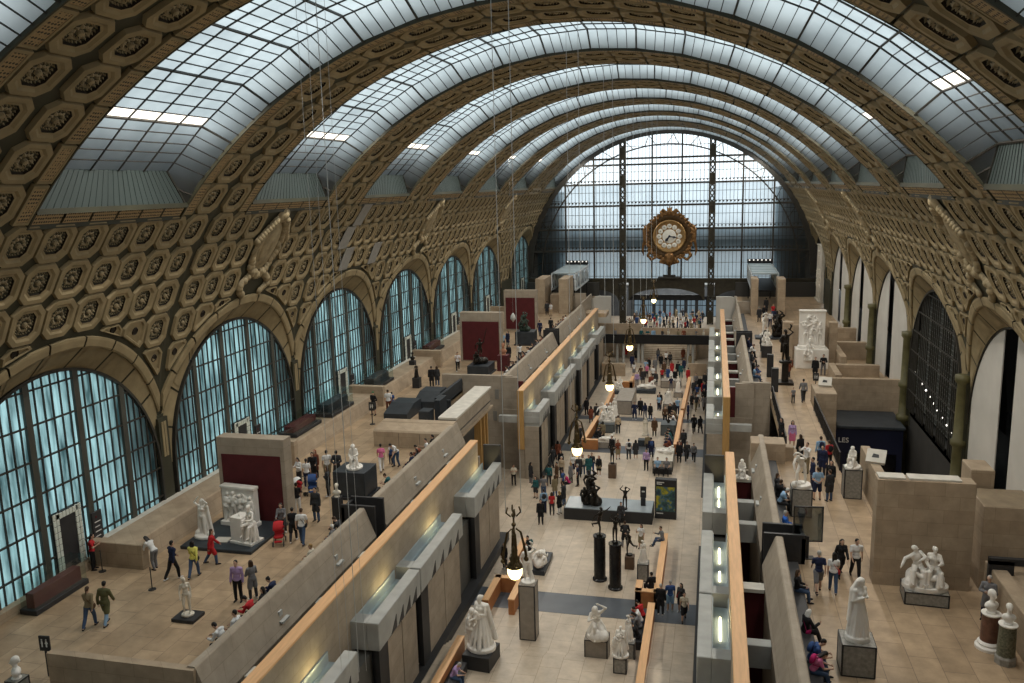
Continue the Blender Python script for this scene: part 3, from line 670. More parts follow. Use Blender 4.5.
    m = MB(); m.box(*S(6.9, 9.6, sg), 63.4, 63.8, -.2, 5.0); m.box(*S(6.3, 9.5, sg), 61.45, 61.95, 4.5, 5.0, 1); m.box(*S(6.3, 7.3, sg), 61.6, 62.1, -.2, 4.5, 0)
    strc(m, 'wall_%s_pavilion_end' % side, [WALLST, GREYSTONE])
    m = MB(); m.box(*S(8.85, 14.75 if sg < 0 else 10.9, sg), 63.7, 64.1, -.2, 7.66, 0); m.box(*S(8.35, 9.7, sg), 63.55, 63.9, -.2, 7.6, 0); m.box(*S(7.96, 8.36, sg), 63.5, 63.7, 4, 7.3, 2)
    for x, z in ((10.0, 6.2), (9.2, 5.0), (10.2, 4.4), (9.3, 3.3), (11.0, 5.6)) if sg < 0 else (): m.box(*S(x, x+.32, sg), 63.66, 63.72, z-.45, z+.35, 1)
    strc(m, 'wall_%s_terrace_end' % side, [WALLST, mat('grey_recess', (.2, .19, .17)), REDWALL])
    # black slate strips that close the stair gaps in the parapet
    m = MB(); m.box(*S(8.9, 10.6, sg), 35.35, 35.5, 5.0, 7.75); m.box(*S(8.9, 10.6, sg), 36.45, 36.6, 5.0, 7.75); m.box(*S(10.45, 10.6, sg), 35.35, 36.6, 5.0, 7.6)
    m.box(*S(8.9, 10.4, sg), 84.05, 84.15, 5.0, 7.9); m.box(*S(8.9, 10.4, sg), 85.05, 85.15, 5.0, 7.9)
    strc(m, 'wall_%s_stair_screen' % side, CHARCOAL)
    # black bench along the parapet
    for k, (a, b) in enumerate(((22.2 if sg < 0 else 12, 34.6), (37.5, 47.9), (65, 83.5), (86, 103))):
        b_ = MB(); b_.cbox(*S(9.72, 10.25, sg), a, b, ZT, ZT+.44, .02, 0)
        tag(b_.build('bench', CHARCOAL), 'long black bench along the %s terrace parapet, %s of the four' % (side, ('nearest', 'second', 'third', 'farthest')[k]), 'bench', 'parapet benches')
m = MB(); m.cbox(8.9, 10.8, 48.6, 50.0, ZT-.02, 7.65, .03); m.cbox(10.8, 11.3, 49.2, 49.9, ZT-.02, 7.3, .03); strc(m, 'wall_right_cross', WALLST2)
# left terrace: cross wall at the near end, stepped wall, lintel, stair well
m = MB(); m.box(-14.9, -9.35, 21.45, 21.75, -.2, 7.62); strc(m, 'wall_left_cross', WALLST2)
m = MB(); m.loft([[(x, y, z) for y, z in ((48.2, 6.3), (48.2, 7.45), (48.3, 7.55), (50.1, 7.75), (50.4, 7.7), (50.4, 6.3))] for x in (-14.3, -9.4)], 0, True, True)
for x in (-12.6, -11.2): m.box(x-.01, x+.01, 48.19, 48.25, 6.5, 7.4, 1)
strc(m, 'wall_left_stair_head', [WALLST2, CHARCOAL])
m = MB(); m.box(-10.7, -9.55, 50.6, 59.3, 6.35, 7.72, 0); m.box(-10.72, -9.45, 50.55, 59.35, 7.72, 7.86, 1); m.box(-9.6, -9.5, 50.6, 59.3, 6.75, 6.79, 2); m.box(-9.62, -9.4, 50.5, 59.6, 6.25, 6.38, 3)
strc(m, 'beam', [WALLST, PALESTONE, CHARCOAL, WALLST2])
m = MB()
for y in (50.45, 51.3, 57.0, 58.0, 58.8): m.box(-10.2, -9.7, y, y+.22, -.2, 6.3, 0)
m.box(-12.0, -11.8, 50.4, 63.7, -.2, 6.0, 1)
strc(m, 'wall_left_passage', [OAK, mat('dim_grey_plaster', (.1, .1, .1))])
# ---------------------------------------------------------------- modelling of figures
V = Vector
def nz(v): return V(v).normalized()
class Clay:
    """tapered limbs and rounded masses fused into one continuous skin"""
    def __init__(s): s.mb = MB()
    def limb(s, a, b, ra, rb, n=9, flat=1.0, fdir=None):
        a, b = V(a), V(b); d = b-a
        if d.length < 1e-6: d = V((0, 0, 1e-4))
        d.normalize(); up = V(fdir) if fdir is not None else (V((0, 1, 0)) if abs(d.y) < .9 else V((1, 0, 0)))
        x = d.cross(up).normalized(); y = x.cross(d); R_ = []
        for k in range(4):
            t = -PI/2+PI/2*(k+.35)/4.0; R_.append((a+d*ra*math.sin(t), ra*math.cos(t)))
        R_.append((a, ra)); R_.append((b, rb))
        for k in range(4):
            t = PI/2*(k+.65)/4.0; R_.append((b+d*rb*math.sin(t), rb*math.cos(t)))
        s.mb.loft([[tuple(p+(x*math.cos(2*PI*j/n)-y*math.sin(2*PI*j/n)*flat)*r) for j in range(n)] for p, r in R_], 0, True, True)
    def chain(s, pts, rs, n=9):
        for i in range(len(pts)-1): s.limb(pts[i], pts[i+1], rs[i], rs[i+1], n)
    def ball(s, c, r3, rot=None, n=10):
        M_ = Matrix.Translation(V(c))
        if rot is not None: M_ = M_ @ rot
        s.mb.ball((0, 0, 0), 1.0, n, 0, M_, r3)
    def box(s, *a, **k): s.mb.box(*a, **k)
    def mesh(s, name, m, voxel=0.016, smooth=2, ratio=None, extra=None):
        me = s.mb.mesh('clay', m); o = link('clay_tmp', me)
        r = o.modifiers.new('r', 'REMESH'); r.mode = 'VOXEL'; r.voxel_size = voxel; r.use_smooth_shade = True
        if smooth:
            q = o.modifiers.new('s', 'SMOOTH'); q.factor = .5; q.iterations = smooth
        if ratio:
            q = o.modifiers.new('d', 'DECIMATE'); q.ratio = ratio
        dg = bpy.context.evaluated_depsgraph_get(); dg.update()
        out = bpy.data.meshes.new_from_object(o.evaluated_get(dg)); out.name = name
        bpy.data.objects.remove(o); bpy.data.meshes.remove(me)
        if extra:                          # fine pieces too thin for the skin, fused into the same mesh
            bm = bmesh.new(); bm.from_mesh(out); m2 = extra.mesh('x', m); bm.from_mesh(m2); bm.to_mesh(out); bm.free(); bpy.data.meshes.remove(m2)
        out.polygons.foreach_set('use_smooth', [True]*len(out.polygons))
        if not out.materials: out.materials.append(m if not isinstance(m, (list, tuple)) else m[0])
        return out

def rotv(v, ax, a): return Matrix.Rotation(a, 3, ax) @ V(v)
POSE0 = dict(lean=0.0, side=0.0, twist=0.0, head=(0.0, 0.0), ua=((-.16, .0, -1), (.16, .0, -1)), fa=((-.06, .22, -1), (.06, .22, -1)),
             th=((-.03, .03, -1), (.05, .0, -1)), sh=((-.02, -.03, -1), (.02, -.06, -1)), hip=0.90, grip=(0, 0))
def joints(p, fem=False):
    """skeleton facing +y; returns joint positions with the soles on z = 0"""
    J = {}; q = dict(POSE0); q.update(p); hw = .095; sw = .165 if fem else .19
    J['pel'] = V((0, 0, q['hip']+.05))
    up = rotv(rotv((0, 0, 1), 'X', -q['lean']), 'Y', q['side']); rt = rotv((1, 0, 0), 'Z', q['twist']); rt = (rt-up*rt.dot(up)).normalized(); fwd = up.cross(rt)
    J['up'], J['rt'], J['fwd'] = up, rt, fwd
    J['waist'] = J['pel']+up*.14; J['chest'] = J['pel']+up*.34; J['neck'] = J['pel']+up*.505
    hp, hy = q['head']; hd = rotv(up, 'X', -hp) if True else up
    J['head'] = J['neck']+hd*.175+fwd*.02; J['hup'] = hd
    hf = Matrix.Rotation(hy, 3, hd) @ (fwd-hd*fwd.dot(hd)).normalized(); J['hf'] = hf; J['hr'] = hf.cross(hd)
    for i, sd in enumerate((-1, 1)):
        s = J['neck']-up*.06+rt*sd*sw; J['s%d' % i] = s
        fr = lambda v: (rt*v[0]+V((0, 1, 0))*v[1]+V((0, 0, 1))*v[2]).normalized()
        e = s+fr(q['ua'][i])*.285; w = e+fr(q['fa'][i])*.255; J['e%d' % i], J['w%d' % i] = e, w; J['hd%d' % i] = fr(q['fa'][i])
        h = V((sd*hw, 0, q['hip'])); k = h+nz(q['th'][i])*.425; a = k+nz(q['sh'][i])*.415; J['h%d' % i], J['k%d' % i], J['a%d' % i] = h, k, a
    low = min(J['a0'].z, J['a1'].z)-.065
    sh = q.get('drop', low)
    for k_, v in J.items():
        if k_ not in ('up', 'rt', 'fwd', 'hup', 'hf', 'hr', 'hd0', 'hd1'): v.z -= sh
    J['q'] = q; return J
def headrot(J): return Matrix((J['hr'], J['hf'], J['hup'])).transposed().to_4x4()
def torso(c, J, fem, g=0.0):
    up, rt, fwd = J['up'], J['rt'], J['fwd']; R_ = Matrix((rt, fwd, up)).transposed().to_4x4()
    c.ball(J['pel'], (.165+g, .12+g, .12+g), R_); c.ball(J['waist'], (.135+g-(.012 if fem else 0), .102+g, .13+g), R_)
    c.ball(J['chest'], (.158+g+(0 if fem else .015), .115+g, .165+g), R_); c.ball(J['chest']+up*.1, (.15+g+(0 if fem else .02), .095+g, .085+g), R_)
    for i in (0, 1): c.limb(J['chest']+up*.12, J['s%d' % i], .075+g, .058+g)
    if fem:
        for sd in (-1, 1): c.ball(J['chest']+rt*.07*sd+fwd*.085+up*.02, (.06+g, .055+g, .06+g))
def arm(c, J, i, g=0.0, upto=2.0):
    s, e, w = J['s%d' % i], J['e%d' % i], J['w%d' % i]
    if upto <= 1: c.limb(s, s.lerp(e, upto), .055+g, .05+g); return
    c.limb(s, e, .053+g, .042+g); c.limb(e, e.lerp(w, min(1, upto-1)), .042+g, .029+g if upto >= 2 else .036+g)
def leg(c, J, i, g=0.0, upto=2.0):
    h, k, a = J['h%d' % i], J['k%d' % i], J['a%d' % i]
    if upto <= 1: c.limb(h, h.lerp(k, upto), .092+g, .075+g); return
    c.limb(h, k, .09+g, .06+g); m = k.lerp(a, .3); c.limb(k, m, .058+g, .06+g); c.limb(m, k.lerp(a, min(1, upto-1)), .06+g, .042+g)
def foot_dirs(J, i):
    a = J['a%d' % i]; k = J['k%d' % i]; f = V((0, 1, 0)) 
    sh = (a-k).normalized(); f = (V((0, 1, 0))-sh*sh.y*.9).normalized()
    if a.z < .12: f = V((J['q'].get('toe', .12)*(-1 if i == 0 else 1), 1, 0)).normalized()
    return a, f
def hand(c, x, J, i):
    w, d = J['w%d' % i], J['hd%d' % i]; sd = -1 if i == 0 else 1
    pn = (J['rt']*(-sd)).cross(d); 
    if pn.length < .2: pn = d.cross(V((0, 0, 1)))
    pn.normalize(); sidev = d.cross(pn).normalized()     # across the palm
    c.limb(w, w+d*.075, .026, .034, 8, .6, sidev)
    curl = J['q']['grip'][i]
    inw = J['rt']*(-sd); inw = (inw-d*inw.dot(d)); inw = inw.normalized() if inw.length > .1 else pn
    ac = d.cross(inw).normalized()
    for f in range(4):
        L = (.062, .074, .07, .054)[f]; b = w+d*.088+ac*(f-1.5)*.019
        p1 = b+(d+inw*(.25+curl)).normalized()*L*.5; p2 = p1+(d*(1-curl*.9)+inw*(.55+curl*1.3)).normalized()*L*.5
        x.tube([tuple(b), tuple(p1), tuple(p2)], [.0095, .0088, .0065], 5)
    t0 = w+d*.035-ac*.03; t1 = t0+(d*.5-ac*.75+inw*.3).normalized()*.032; t2 = t1+(d+inw*.4).normalized()*.03
    x.tube([tuple(t0), tuple(t1), tuple(t2)], [.012, .010, .0075], 5)
def head(c, x, J):
    H, hu, hf, hr = J['head'], J['hup'], J['hf'], J['hr']; R_ = headrot(J)
    c.limb(J['neck']-J['up']*.05, H-hu*.05, .058, .052); c.ball(H+hu*.03, (.075, .092, .098), R_); c.ball(H-hu*.045+hf*.018, (.056, .068, .066), R_)
    c.limb(H+hf*.092+hu*.015, H+hf*.108-hu*.022, .010, .016, 6); c.ball(H-hu*.092+hf*.06, (.026, .024, .02), R_)
    for sd in (-1, 1):
        c.ball(H+hr*sd*.077-hu*.005, (.012, .024, .032), R_); c.ball(H+hr*sd*.033+hf*.080+hu*.03, (.026, .016, .008), R_)
    c.limb(H+hf*.082-hu*.058-hr*.02, H+hf*.082-hu*.058+hr*.02, .010, .010, 6)
def skin_mesh(J, fem, name='body', m=None, voxel=.014, smooth=1, eyes=True):
    c, x = Clay(), MB(); torso(c, J, fem)
    for i in (0, 1):
        arm(c, J, i); leg(c, J, i); hand(c, x, J, i); a, f = foot_dirs(J, i)
        c.limb(a-V((0, 0, .01))-f*.03, a+f*.06-V((0, 0, .03)), .040, .038); c.limb(a+f*.06-V((0, 0, .03)), a+f*.15-V((0, 0, .045)), .036, .024)
    head(c, x, J)
    if eyes:
        for sd in (-1, 1): x.ball(J['head']+J['hr']*sd*.032+J['hf']*.086+J['hup']*.014, .011, 5, 0)
    return c.mesh(name, m or SKIN, voxel, smooth, None, x)
def top_mesh(J, fem, kind):
    c = Clay(); torso(c, J, fem, .016); g = .014 if kind != 'coat' else .02
    for i in (0, 1): arm(c, J, i, g, .62 if kind == 'tee' else 1.97)
    c.limb(J['neck']-J['up']*.05, J['neck']-J['up']*.005, .075, .062)
    if kind == 'coat':
        torso(c, J, fem, .022)
        for i in (0, 1): c.limb(J['h%d' % i], J['h%d' % i].lerp(J['k%d' % i], .8), .108, .112)
    if kind == 'hoodie': c.limb(J['neck']-J['rt']*.05-J['fwd']*.07, J['neck']+J['rt']*.05-J['fwd']*.07, .06, .06)
    return c.mesh('top', CLOTH, .016, 2)
def bottom_mesh(J, fem, kind):
    c = Clay(); R_ = Matrix((J['rt'], J['fwd'], J['up'])).transposed().to_4x4()
    c.ball(J['pel']-J['up']*.02, (.175, .132, .125), R_)
    if kind in ('skirt', 'dress'):
        for t in np.linspace(0, 1, 7):
            a = J['h0'].lerp(J['k0'], .95); b = J['h1'].lerp(J['k1'], .95); c.limb(J['pel']-J['up']*.02+J['rt']*(t-.5)*.16, a.lerp(b, t), .12, .10)
        if kind == 'dress': torso(c, J, fem, .02)
    else:
        for i in (0, 1): leg(c, J, i, .016 if kind == 'trousers' else .028, 1.96 if kind == 'trousers' else .92)
    return c.mesh('bottom', CLOTH, .016, 2)
def shoe_mesh(J, which):
    c = Clay()
    for i in (which,):
        a, f = foot_dirs(J, i); z = V((0, 0, 1)); sh = (J['k%d' % i]-a).normalized(); dn = -z if a.z < .12 else -(z-f*z.dot(f)).normalized()
        c.limb(a+dn*.03-f*.045, a+dn*.035+f*.07, .042, .042); c.limb(a+dn*.035+f*.07, a+dn*.042+f*.165, .042, .030); c.limb(a, a+sh*.05, .045, .045)
    return c.mesh('shoe', CLOTH, .013, 1)
def hair_mesh(J, kind):
    c = Clay(); H, hu, hf, hr = J['head'], J['hup'], J['hf'], J['hr']; R_ = headrot(J)
    c.ball(H+hu*.052-hf*.016, (.083, .092, .088), R_)
    if kind == 'short': c.ball(H-hf*.045+hu*.01, (.074, .058, .075), R_)
    if kind in ('long', 'bob'):
        L = .30 if kind == 'long' else .15
        for sd in (-1, -.4, .4, 1): c.limb(H+hr*sd*.055-hf*.045+hu*.03, H+hr*sd*.075-hf*.07-hu*L*(1 if abs(sd) < .9 else .8), .05, .035)
    if kind == 'tail': c.ball(H-hf*.05+hu*.01, (.074, .058, .07), R_); c.ball(H-hf*.115+hu*.04, (.03, .03, .03)); c.limb(H-hf*.12+hu*.03, H-hf*.12-hu*.16, .028, .014)
    if kind == 'bun': c.ball(H-hf*.05+hu*.01, (.074, .058, .07), R_); c.ball(H-hf*.09+hu*.09, (.045, .045, .04))
    if kind == 'cap': c.ball(H+hu*.07, (.09, .105, .07), R_); c.limb(H+hu*.055+hf*.09, H+hu*.045+hf*.15, .035, .03, 8, .4)
    if kind == 'hat': c.ball(H+hu*.08, (.10, .115, .075), R_); c.ball(H+hu*.055, (.16, .17, .018), R_)
    return c.mesh('hair', CLOTH, .013, 1)
SKIN = mat('skin', (0.52, 0.33, 0.24), 0.55, 0.05, 3)
SKIN2 = mat('brown_skin', (0.24, 0.13, 0.08), 0.55, 0.05, 3)
CLOTH = mat('plain_cloth', (0.3, 0.3, 0.3), 0.8, 0.1, 6)
POSES = {
 'stand': {}, 
 'stand2': dict(side=.03, ua=((-.22, -.05, -1), (.2, .1, -1)), fa=((-.02, .25, -1), (-.3, .75, -.5)), th=((-.10, .05, -1), (.06, -.02, -1)), sh=((-.03, -.05, -1), (.03, -.04, -1)), head=(.1, .4)),
 'folded': dict(ua=((-.3, .25, -1), (.3, .25, -1)), fa=((.9, .55, .12), (-.9, .5, .05)), head=(.05, -.3), th=((-.08, .02, -1), (.1, .04, -1))),
 'phone': dict(ua=((-.3, .35, -1), (.3, .45, -1)), fa=((.45, .85, .45), (-.45, .85, .5)), head=(.25, 0), grip=(.7, .7)),
 'photo': dict(ua=((-.3, .8, -.35), (.3, .8, -.35)), fa=((.3, .6, .8), (-.3, .6, .8)), head=(-.1, 0), grip=(.8, .8), lean=-.04),
 'behind': dict(ua=((-.3, -.3, -1), (.3, -.3, -1)), fa=((.75, -.5, -.35), (-.75, -.5, -.35)), head=(-.15, .3), th=((-.1, .02, -1), (.09, .05, -1))),
 'walk': dict(lean=.06, ua=((-.14, .42, -1), (.14, -.42, -1)), fa=((.05, .85, -.8), (-.02, -.1, -1)), th=((-.02, -.34, -1), (.02, .42, -1)), sh=((-.02, -.62, -1), (.02, .05, -1)), hip=.87, grip=(.4, .4)),
 'walk2': dict(lean=.05, ua=((-.2, -.3, -1), (.16, .35, -1)), fa=((-.05, .05, -1), (-.15, .6, -.8)), th=((-.02, .34, -1), (.02, -.28, -1)), sh=((-.02, .08, -1), (.02, -.5, -1)), hip=.875, head=(.1, .35), grip=(.4, .4)),
 'sit': dict(lean=-.04, hip=.42, th=((-.16, 1, -.06), (.14, 1, -.08)), sh=((-.02, .12, -1), (.02, .1, -1)), ua=((-.18, .25, -1), (.18, .25, -1)), fa=((.25, .9, -.2), (-.25, .9, -.2)), head=(.1, .2)),
 'sitfwd': dict(lean=.42, hip=.42, th=((-.2, 1, -.05), (.18, 1, -.06)), sh=((-.02, .05, -1), (.02, .22, -1)), ua=((-.2, .55, -1), (.2, .5, -1)), fa=((.35, .9, -.1), (-.35, .9, -.05)), head=(.35, 0), grip=(.6, .6)),
 'sitside': dict(lean=.12, twist=.5, hip=.42, th=((-.3, 1, -.06), (-.05, 1, -.02)), sh=((.1, .45, -1), (-.05, .3, -1)), ua=((-.35, .1, -1), (.15, .5, -.9)), fa=((.1, .7, -.5), (-.5, .8, .25)), head=(.1, .4)),
 'push': dict(lean=.14, ua=((-.15, .55, -1), (.15, .55, -1)), fa=((0, 1, -.05), (0, 1, -.05)), th=((-.02, -.3, -1), (.02, .35, -1)), sh=((-.02, -.5, -1), (.02, .0, -1)), hip=.875, grip=(.9, .9)),
 'stoop': dict(lean=.75, ua=((-.15, .5, -1), (.15, .6, -1)), fa=((.2, .5, -.8), (-.2, .5, -.8)), head=(.1, 0), th=((-.05, .15, -1), (.06, .35, -1)), sh=((-.02, -.35, -1), (.02, -.1, -1)), hip=.86),
 'phoneup': dict(lean=.02, ua=((-.16, 0, -1), (.25, .5, -.8)), fa=((-.05, .25, -1), (-.2, .6, .8)), head=(.0, -.2), grip=(.2, .8)),
}
_cache = {}
def piece(kind, pose, fem, style):
    key = (kind, pose, fem, style)
    if key not in _cache:
        J = joints(POSES[pose], fem)
        _cache[key] = {'body': lambda: skin_mesh(J, fem), 'top': lambda: top_mesh(J, fem, style), 'bottom': lambda: bottom_mesh(J, fem, style), 'shoe': lambda: shoe_mesh(J, style),
                       'hair': lambda: hair_mesh(J, style), 'bag': lambda: bag_mesh(J, style)}[kind]()
    return _cache[key]
def bag_mesh(J, style):
    c = Clay(); up, f, r = J['up'], J['fwd'], J['rt']
    R_ = Matrix((r, f, up)).transposed().to_4x4()
    if style == 'backpack':
        c.ball(J['chest']-f*.19, (.15, .09, .2), R_)
        for sd in (-1, 1): c.chain([J['chest']+r*.1*sd-f*.13+up*.14, J['chest']+r*.11*sd+up*.17, J['chest']+r*.11*sd+f*.125+up*.05, J['chest']+r*.12*sd+f*.09-up*.1, J['chest']+r*.13*sd-f*.13-up*.14], [.02]*5, 6)
    else:
        c.ball(J['pel']+r*.21+f*.02-up*.02, (.05, .14, .11), R_); c.chain([J['pel']+r*.21+f*.1+up*.05, J['chest']+f*.13, J['s0']+up*.05, J['chest']-f*.13, J['pel']+r*.2-f*.09+up*.05], [.014]*5, 6)
    return c.mesh('bag', CLOTH, .014, 1)
def cloth(name, c): return mat(name, c, 0.85, 0.10, 7)
COL_ = {'black': (.012, .012, .014), 'charcoal': (.035, .036, .04), 'grey': (.17, .17, .18), 'white': (.68, .68, .68), 'navy': (.014, .02, .055), 'blue': (.03, .07, .20), 'bright blue': (.02, .12, .50), 'pale blue': (.25, .40, .58),
        'denim': (.05, .085, .16), 'red': (.42, .02, .025), 'pink': (.62, .16, .30), 'magenta': (.45, .02, .13), 'green': (.05, .17, .08), 'teal': (.02, .10, .11), 'khaki': (.22, .18, .11), 'brown': (.10, .055, .03), 'beige': (.45, .36, .25), 'yellow': (.72, .68, .16), 'lilac': (.40, .28, .50),
        'orange': (.55, .18, .04), 'cream': (.60, .55, .45), 'olive': (.10, .10, .045), 'rust': (.18, .055, .03), 'skin': (.52, .33, .24)}
HAIRC = {'black': (.012, .010, .009), 'brown': (.055, .03, .016), 'fair': (.33, .21, .09), 'grey': (.38, .37, .35), 'white': (.7, .69, .66), 'bald': (.52, .33, .24), 'red': (.2, .05, .02)}
def setmat(o, m):
    o.material_slots[0].link = 'OBJECT'; o.material_slots[0].material = m
def person(x, y, z, rz, pose='stand', fem=False, top=('long', 'black'), bot=('trousers', 'black'), hair=('short', 'black'), shoes='black', bag=None, label=None, group=None, h=1.0, dark=False):
    o = thing('person', label, 'person', (x, y, z), rz, group); o.scale = (h, h, h)
    def add(kind, style, m, nm=None):
        c = link(nm or kind, piece(kind, pose, fem, style), o); setmat(c, m); return c
    add('body', None, SKIN2 if dark else SKIN)
    add('top', top[0], cloth(top[1]+'_cloth', COL_[top[1]]), {'tee': 'shirt', 'long': 'sweater', 'coat': 'coat', 'hoodie': 'hooded_top'}[top[0]])
    add('bottom', bot[0], cloth(bot[1]+'_cloth', COL_[bot[1]]), bot[0])
    for i in (0, 1): add('shoe', i, cloth(shoes+'_cloth', COL_[shoes]))
    if hair[0] != 'none':
        hc = cloth(hair[1]+'_cloth', COL_[hair[1]]) if hair[0] in ('cap', 'hat') else mat(hair[1]+'_hair', HAIRC[hair[1]], .5, .1, 9)
        add('hair', hair[0], hc, hair[0] if hair[0] in ('cap', 'hat') else 'hair')
    if bag: add('bag', bag[0], cloth(bag[1]+'_cloth', COL_[bag[1]]), 'backpack' if bag[0] == 'backpack' else 'shoulder_bag')
    return o
# ---------------------------------------------------------------- sculptures
def nude(c, J, fem, hair='short', hands=True, fat=0.0):
    torso(c, J, fem, fat)
    for i in (0, 1):
        arm(c, J, i, fat); leg(c, J, i, fat); a, f = foot_dirs(J, i); c.limb(a-f*.03-V((0, 0, .01)), a+f*.13-V((0, 0, .04)), .042, .028)
        w, d = J['w%d' % i], J['hd%d' % i]; c.limb(w, w+d*.08, .03, .036, 8, .7); c.limb(w+d*.08, w+d*.15, .032, .018, 8, .6); c.limb(w+d*.03, w+d*.08+J['rt']*.03*(1 if i == 0 else -1), .016, .012)
    H, hu, hf, hr = J['head'], J['hup'], J['hf'], J['hr']; R_ = headrot(J)
    c.limb(J['neck']-J['up']*.05, H-hu*.05, .06, .055); c.ball(H+hu*.03, (.08, .1, .105), R_); c.ball(H-hu*.045+hf*.02, (.06, .07, .07), R_)
    c.limb(H+hf*.1+hu*.02, H+hf*.122-hu*.02, .012, .02, 6); c.ball(H-hu*.095+hf*.065, (.028, .026, .022), R_)
    c.ball(H+hu*.055-hf*.025, (.092, .1, .09), R_)
    if hair == 'bun': c.ball(H-hf*.12+hu*.05, (.055, .055, .05))
    if hair == 'long':
        for sd in (-1, 0, 1): c.limb(H+hr*sd*.05-hf*.06+hu*.02, H+hr*sd*.07-hf*.09-hu*.28, .055, .04)
    if hair == 'beard': c.ball(H-hu*.12+hf*.07, (.05, .045, .07), R_)
def robe(c, J, z0=0.0, r=.22, n=11, top='pel', seed=1, flare=1.0):
    rnd = random.Random(seed); P = J[top]
    for k in range(n):                    # hanging folds from the hips to the base
        a = 2*PI*k/n; d = V((math.cos(a), math.sin(a), 0)); p = P+V((d.x*.12, d.y*.085, 0)); q = V((P.x*.6+d.x*r*flare*rnd.uniform(.85, 1.1), P.y*.6+d.y*r*flare*rnd.uniform(.8, 1.05), z0+.05))
        m = p.lerp(q, .5)+d*rnd.uniform(.0, .05); c.limb(p, m, .075, .065); c.limb(m, q, .065, rnd.uniform(.05, .085))
    c.limb(P, V((P.x*.6, P.y*.6, z0+.1)), .13, .17*flare)
def shawl(c, J, seed=2):
    rnd = random.Random(seed); pts = [J['s0'], J['s1']]
    for t in np.linspace(-1, 1, 8):
        a = J['chest']+J['rt']*t*.17+J['up']*.12-J['fwd']*.06; b = J['pel']+J['rt']*t*.2-J['fwd']*(.14+.03*rnd.random())-V((0, 0, .45)); c.limb(a, b, .06, .05)
def rock(c, pts, seed=3):
    rnd = random.Random(seed)
    for (x, y, z, r) in pts: c.ball((x, y, z), (r*rnd.uniform(.9, 1.2), r*rnd.uniform(.9, 1.2), r*rnd.uniform(.8, 1.1)), Matrix.Rotation(rnd.uniform(0, 3), 4, V((rnd.random(), rnd.random(), 1))), 6)
def plinth(c, rx, ry, h=.08): 
    c.mb.lathe([(1, 0), (1, h), (.93, h+.015)], 24, 0, Matrix.Diagonal((rx, ry, 1, 1)))
def lift(J, dz, dx=0, dy=0, s=1.0):
    for k_, v in J.items():
        if isinstance(v, Vector) and k_ not in ('up', 'rt', 'fwd', 'hup', 'hf', 'hr', 'hd0', 'hd1'): v *= s; v += V((dx, dy, dz))
    return J
SP = dict(POSES)
SP['raise'] = dict(side=.06, ua=((-.75, .0, .55), (.5, .1, -.85)), fa=((.75, .1, .6), (-.3, .55, -.6)), th=((-.1, .05, -1), (.1, .12, -1)), sh=((-.02, -.06, -1), (.0, -.2, -1)), head=(.05, .5))
SP['overhead'] = dict(side=-.06, ua=((-.6, .1, .8), (.7, .1, .45)), fa=((.8, -.1, .35), (-.55, -.1, .75)), th=((-.04, .1, -1), (.09, .03, -1)), head=(-.1, -.4))
SP['contra'] = dict(side=.07, twist=.25, ua=((-.2, -.1, -1), (.25, .05, -1)), fa=((-.05, .15, -1), (-.1, .6, -.75)), th=((-.02, .0, -1), (.1, .22, -1)), sh=((-.02, -.04, -1), (.0, -.32, -1)), head=(.15, .5))
SP['bendover'] = dict(lean=.72, twist=.2, side=.1, ua=((-.5, .7, .3), (.1, .75, -.6)), fa=((.6, .3, .7), (-.3, .3, -.9)), th=((-.12, -.12, -1), (.15, .55, -.8)), sh=((.0, -.15, -1), (.0, -.15, -1)), head=(.3, -.3), hip=.86)
SP['kneel'] = dict(lean=.35, side=.15, hip=.30, ua=((-.5, .35, .55), (.35, .6, -.4)), fa=((.75, .1, .55), (-.6, .5, .45)), th=((-.15, .75, -.45), (.12, .9, .15)), sh=((-.02, -1, -.12), (.0, -.1, -1)), head=(.3, .3), drop=-.02)
SP['crouch'] = dict(lean=.55, hip=.26, ua=((-.2, .6, -.8), (.2, .6, -.8)), fa=((.35, .6, -.1), (-.35, .6, .1)), th=((-.15, .85, .45), (.15, .85, .4)), sh=((0, -.25, -1), (0, -.2, -1)), head=(.2, .2))
SP['recline'] = dict(lean=-.75, hip=.16, side=.2, ua=((-.45, -.35, -.75), (.4, .5, -.5)), fa=((-.1, .4, -.25), (.0, .9, -.1)), th=((-.12, 1, .25), (.1, 1, .05)), sh=((.0, .75, -.6), (.05, 1, -.1)), head=(-.35, .5), drop=0)
SP['run'] = dict(lean=.22, ua=((-.4, .7, .45), (.35, -.6, -.55)), fa=((-.05, .7, .75), (.1, -.35, -.8)), th=((-.02, -.65, -.75), (.04, .35, -1)), sh=((.0, -.9, -.35), (.02, -.05, -1)), hip=.88, head=(-.15, 0))
SP['seat'] = dict(lean=.12, hip=.5, twist=-.2, th=((-.22, 1, -.08), (.2, .95, .0)), sh=((-.04, .2, -1), (.06, -.1, -1)), ua=((-.3, .45, -.85), (.35, .2, -1)), fa=((.45, .75, .1), (-.2, .85, -.3)), head=(.2, .4))
SP['embrace'] = dict(lean=.1, side=.22, hip=.5, twist=.5, th=((-.2, 1, -.05), (.2, .95, -.05)), sh=((-.02, .1, -1), (.06, .25, -1)), ua=((-.4, .7, -.3), (.9, .2, .1)), fa=((.8, .4, .1), (.5, .2, -.8)), head=(.1, .9))
def sj(pose, fem=False): return joints(SP[pose], fem)
def make(build, voxel, m, name='figure', smooth=1):
    c = Clay(); build(c); return c.mesh(name, m, voxel, smooth)
def b_standing_woman(c): 
    J = lift(sj('contra', True), .1); nude(c, J, True, 'bun'); robe(c, J, .08, .25, 11, 'pel', 5); plinth(c, .34, .32, .1)
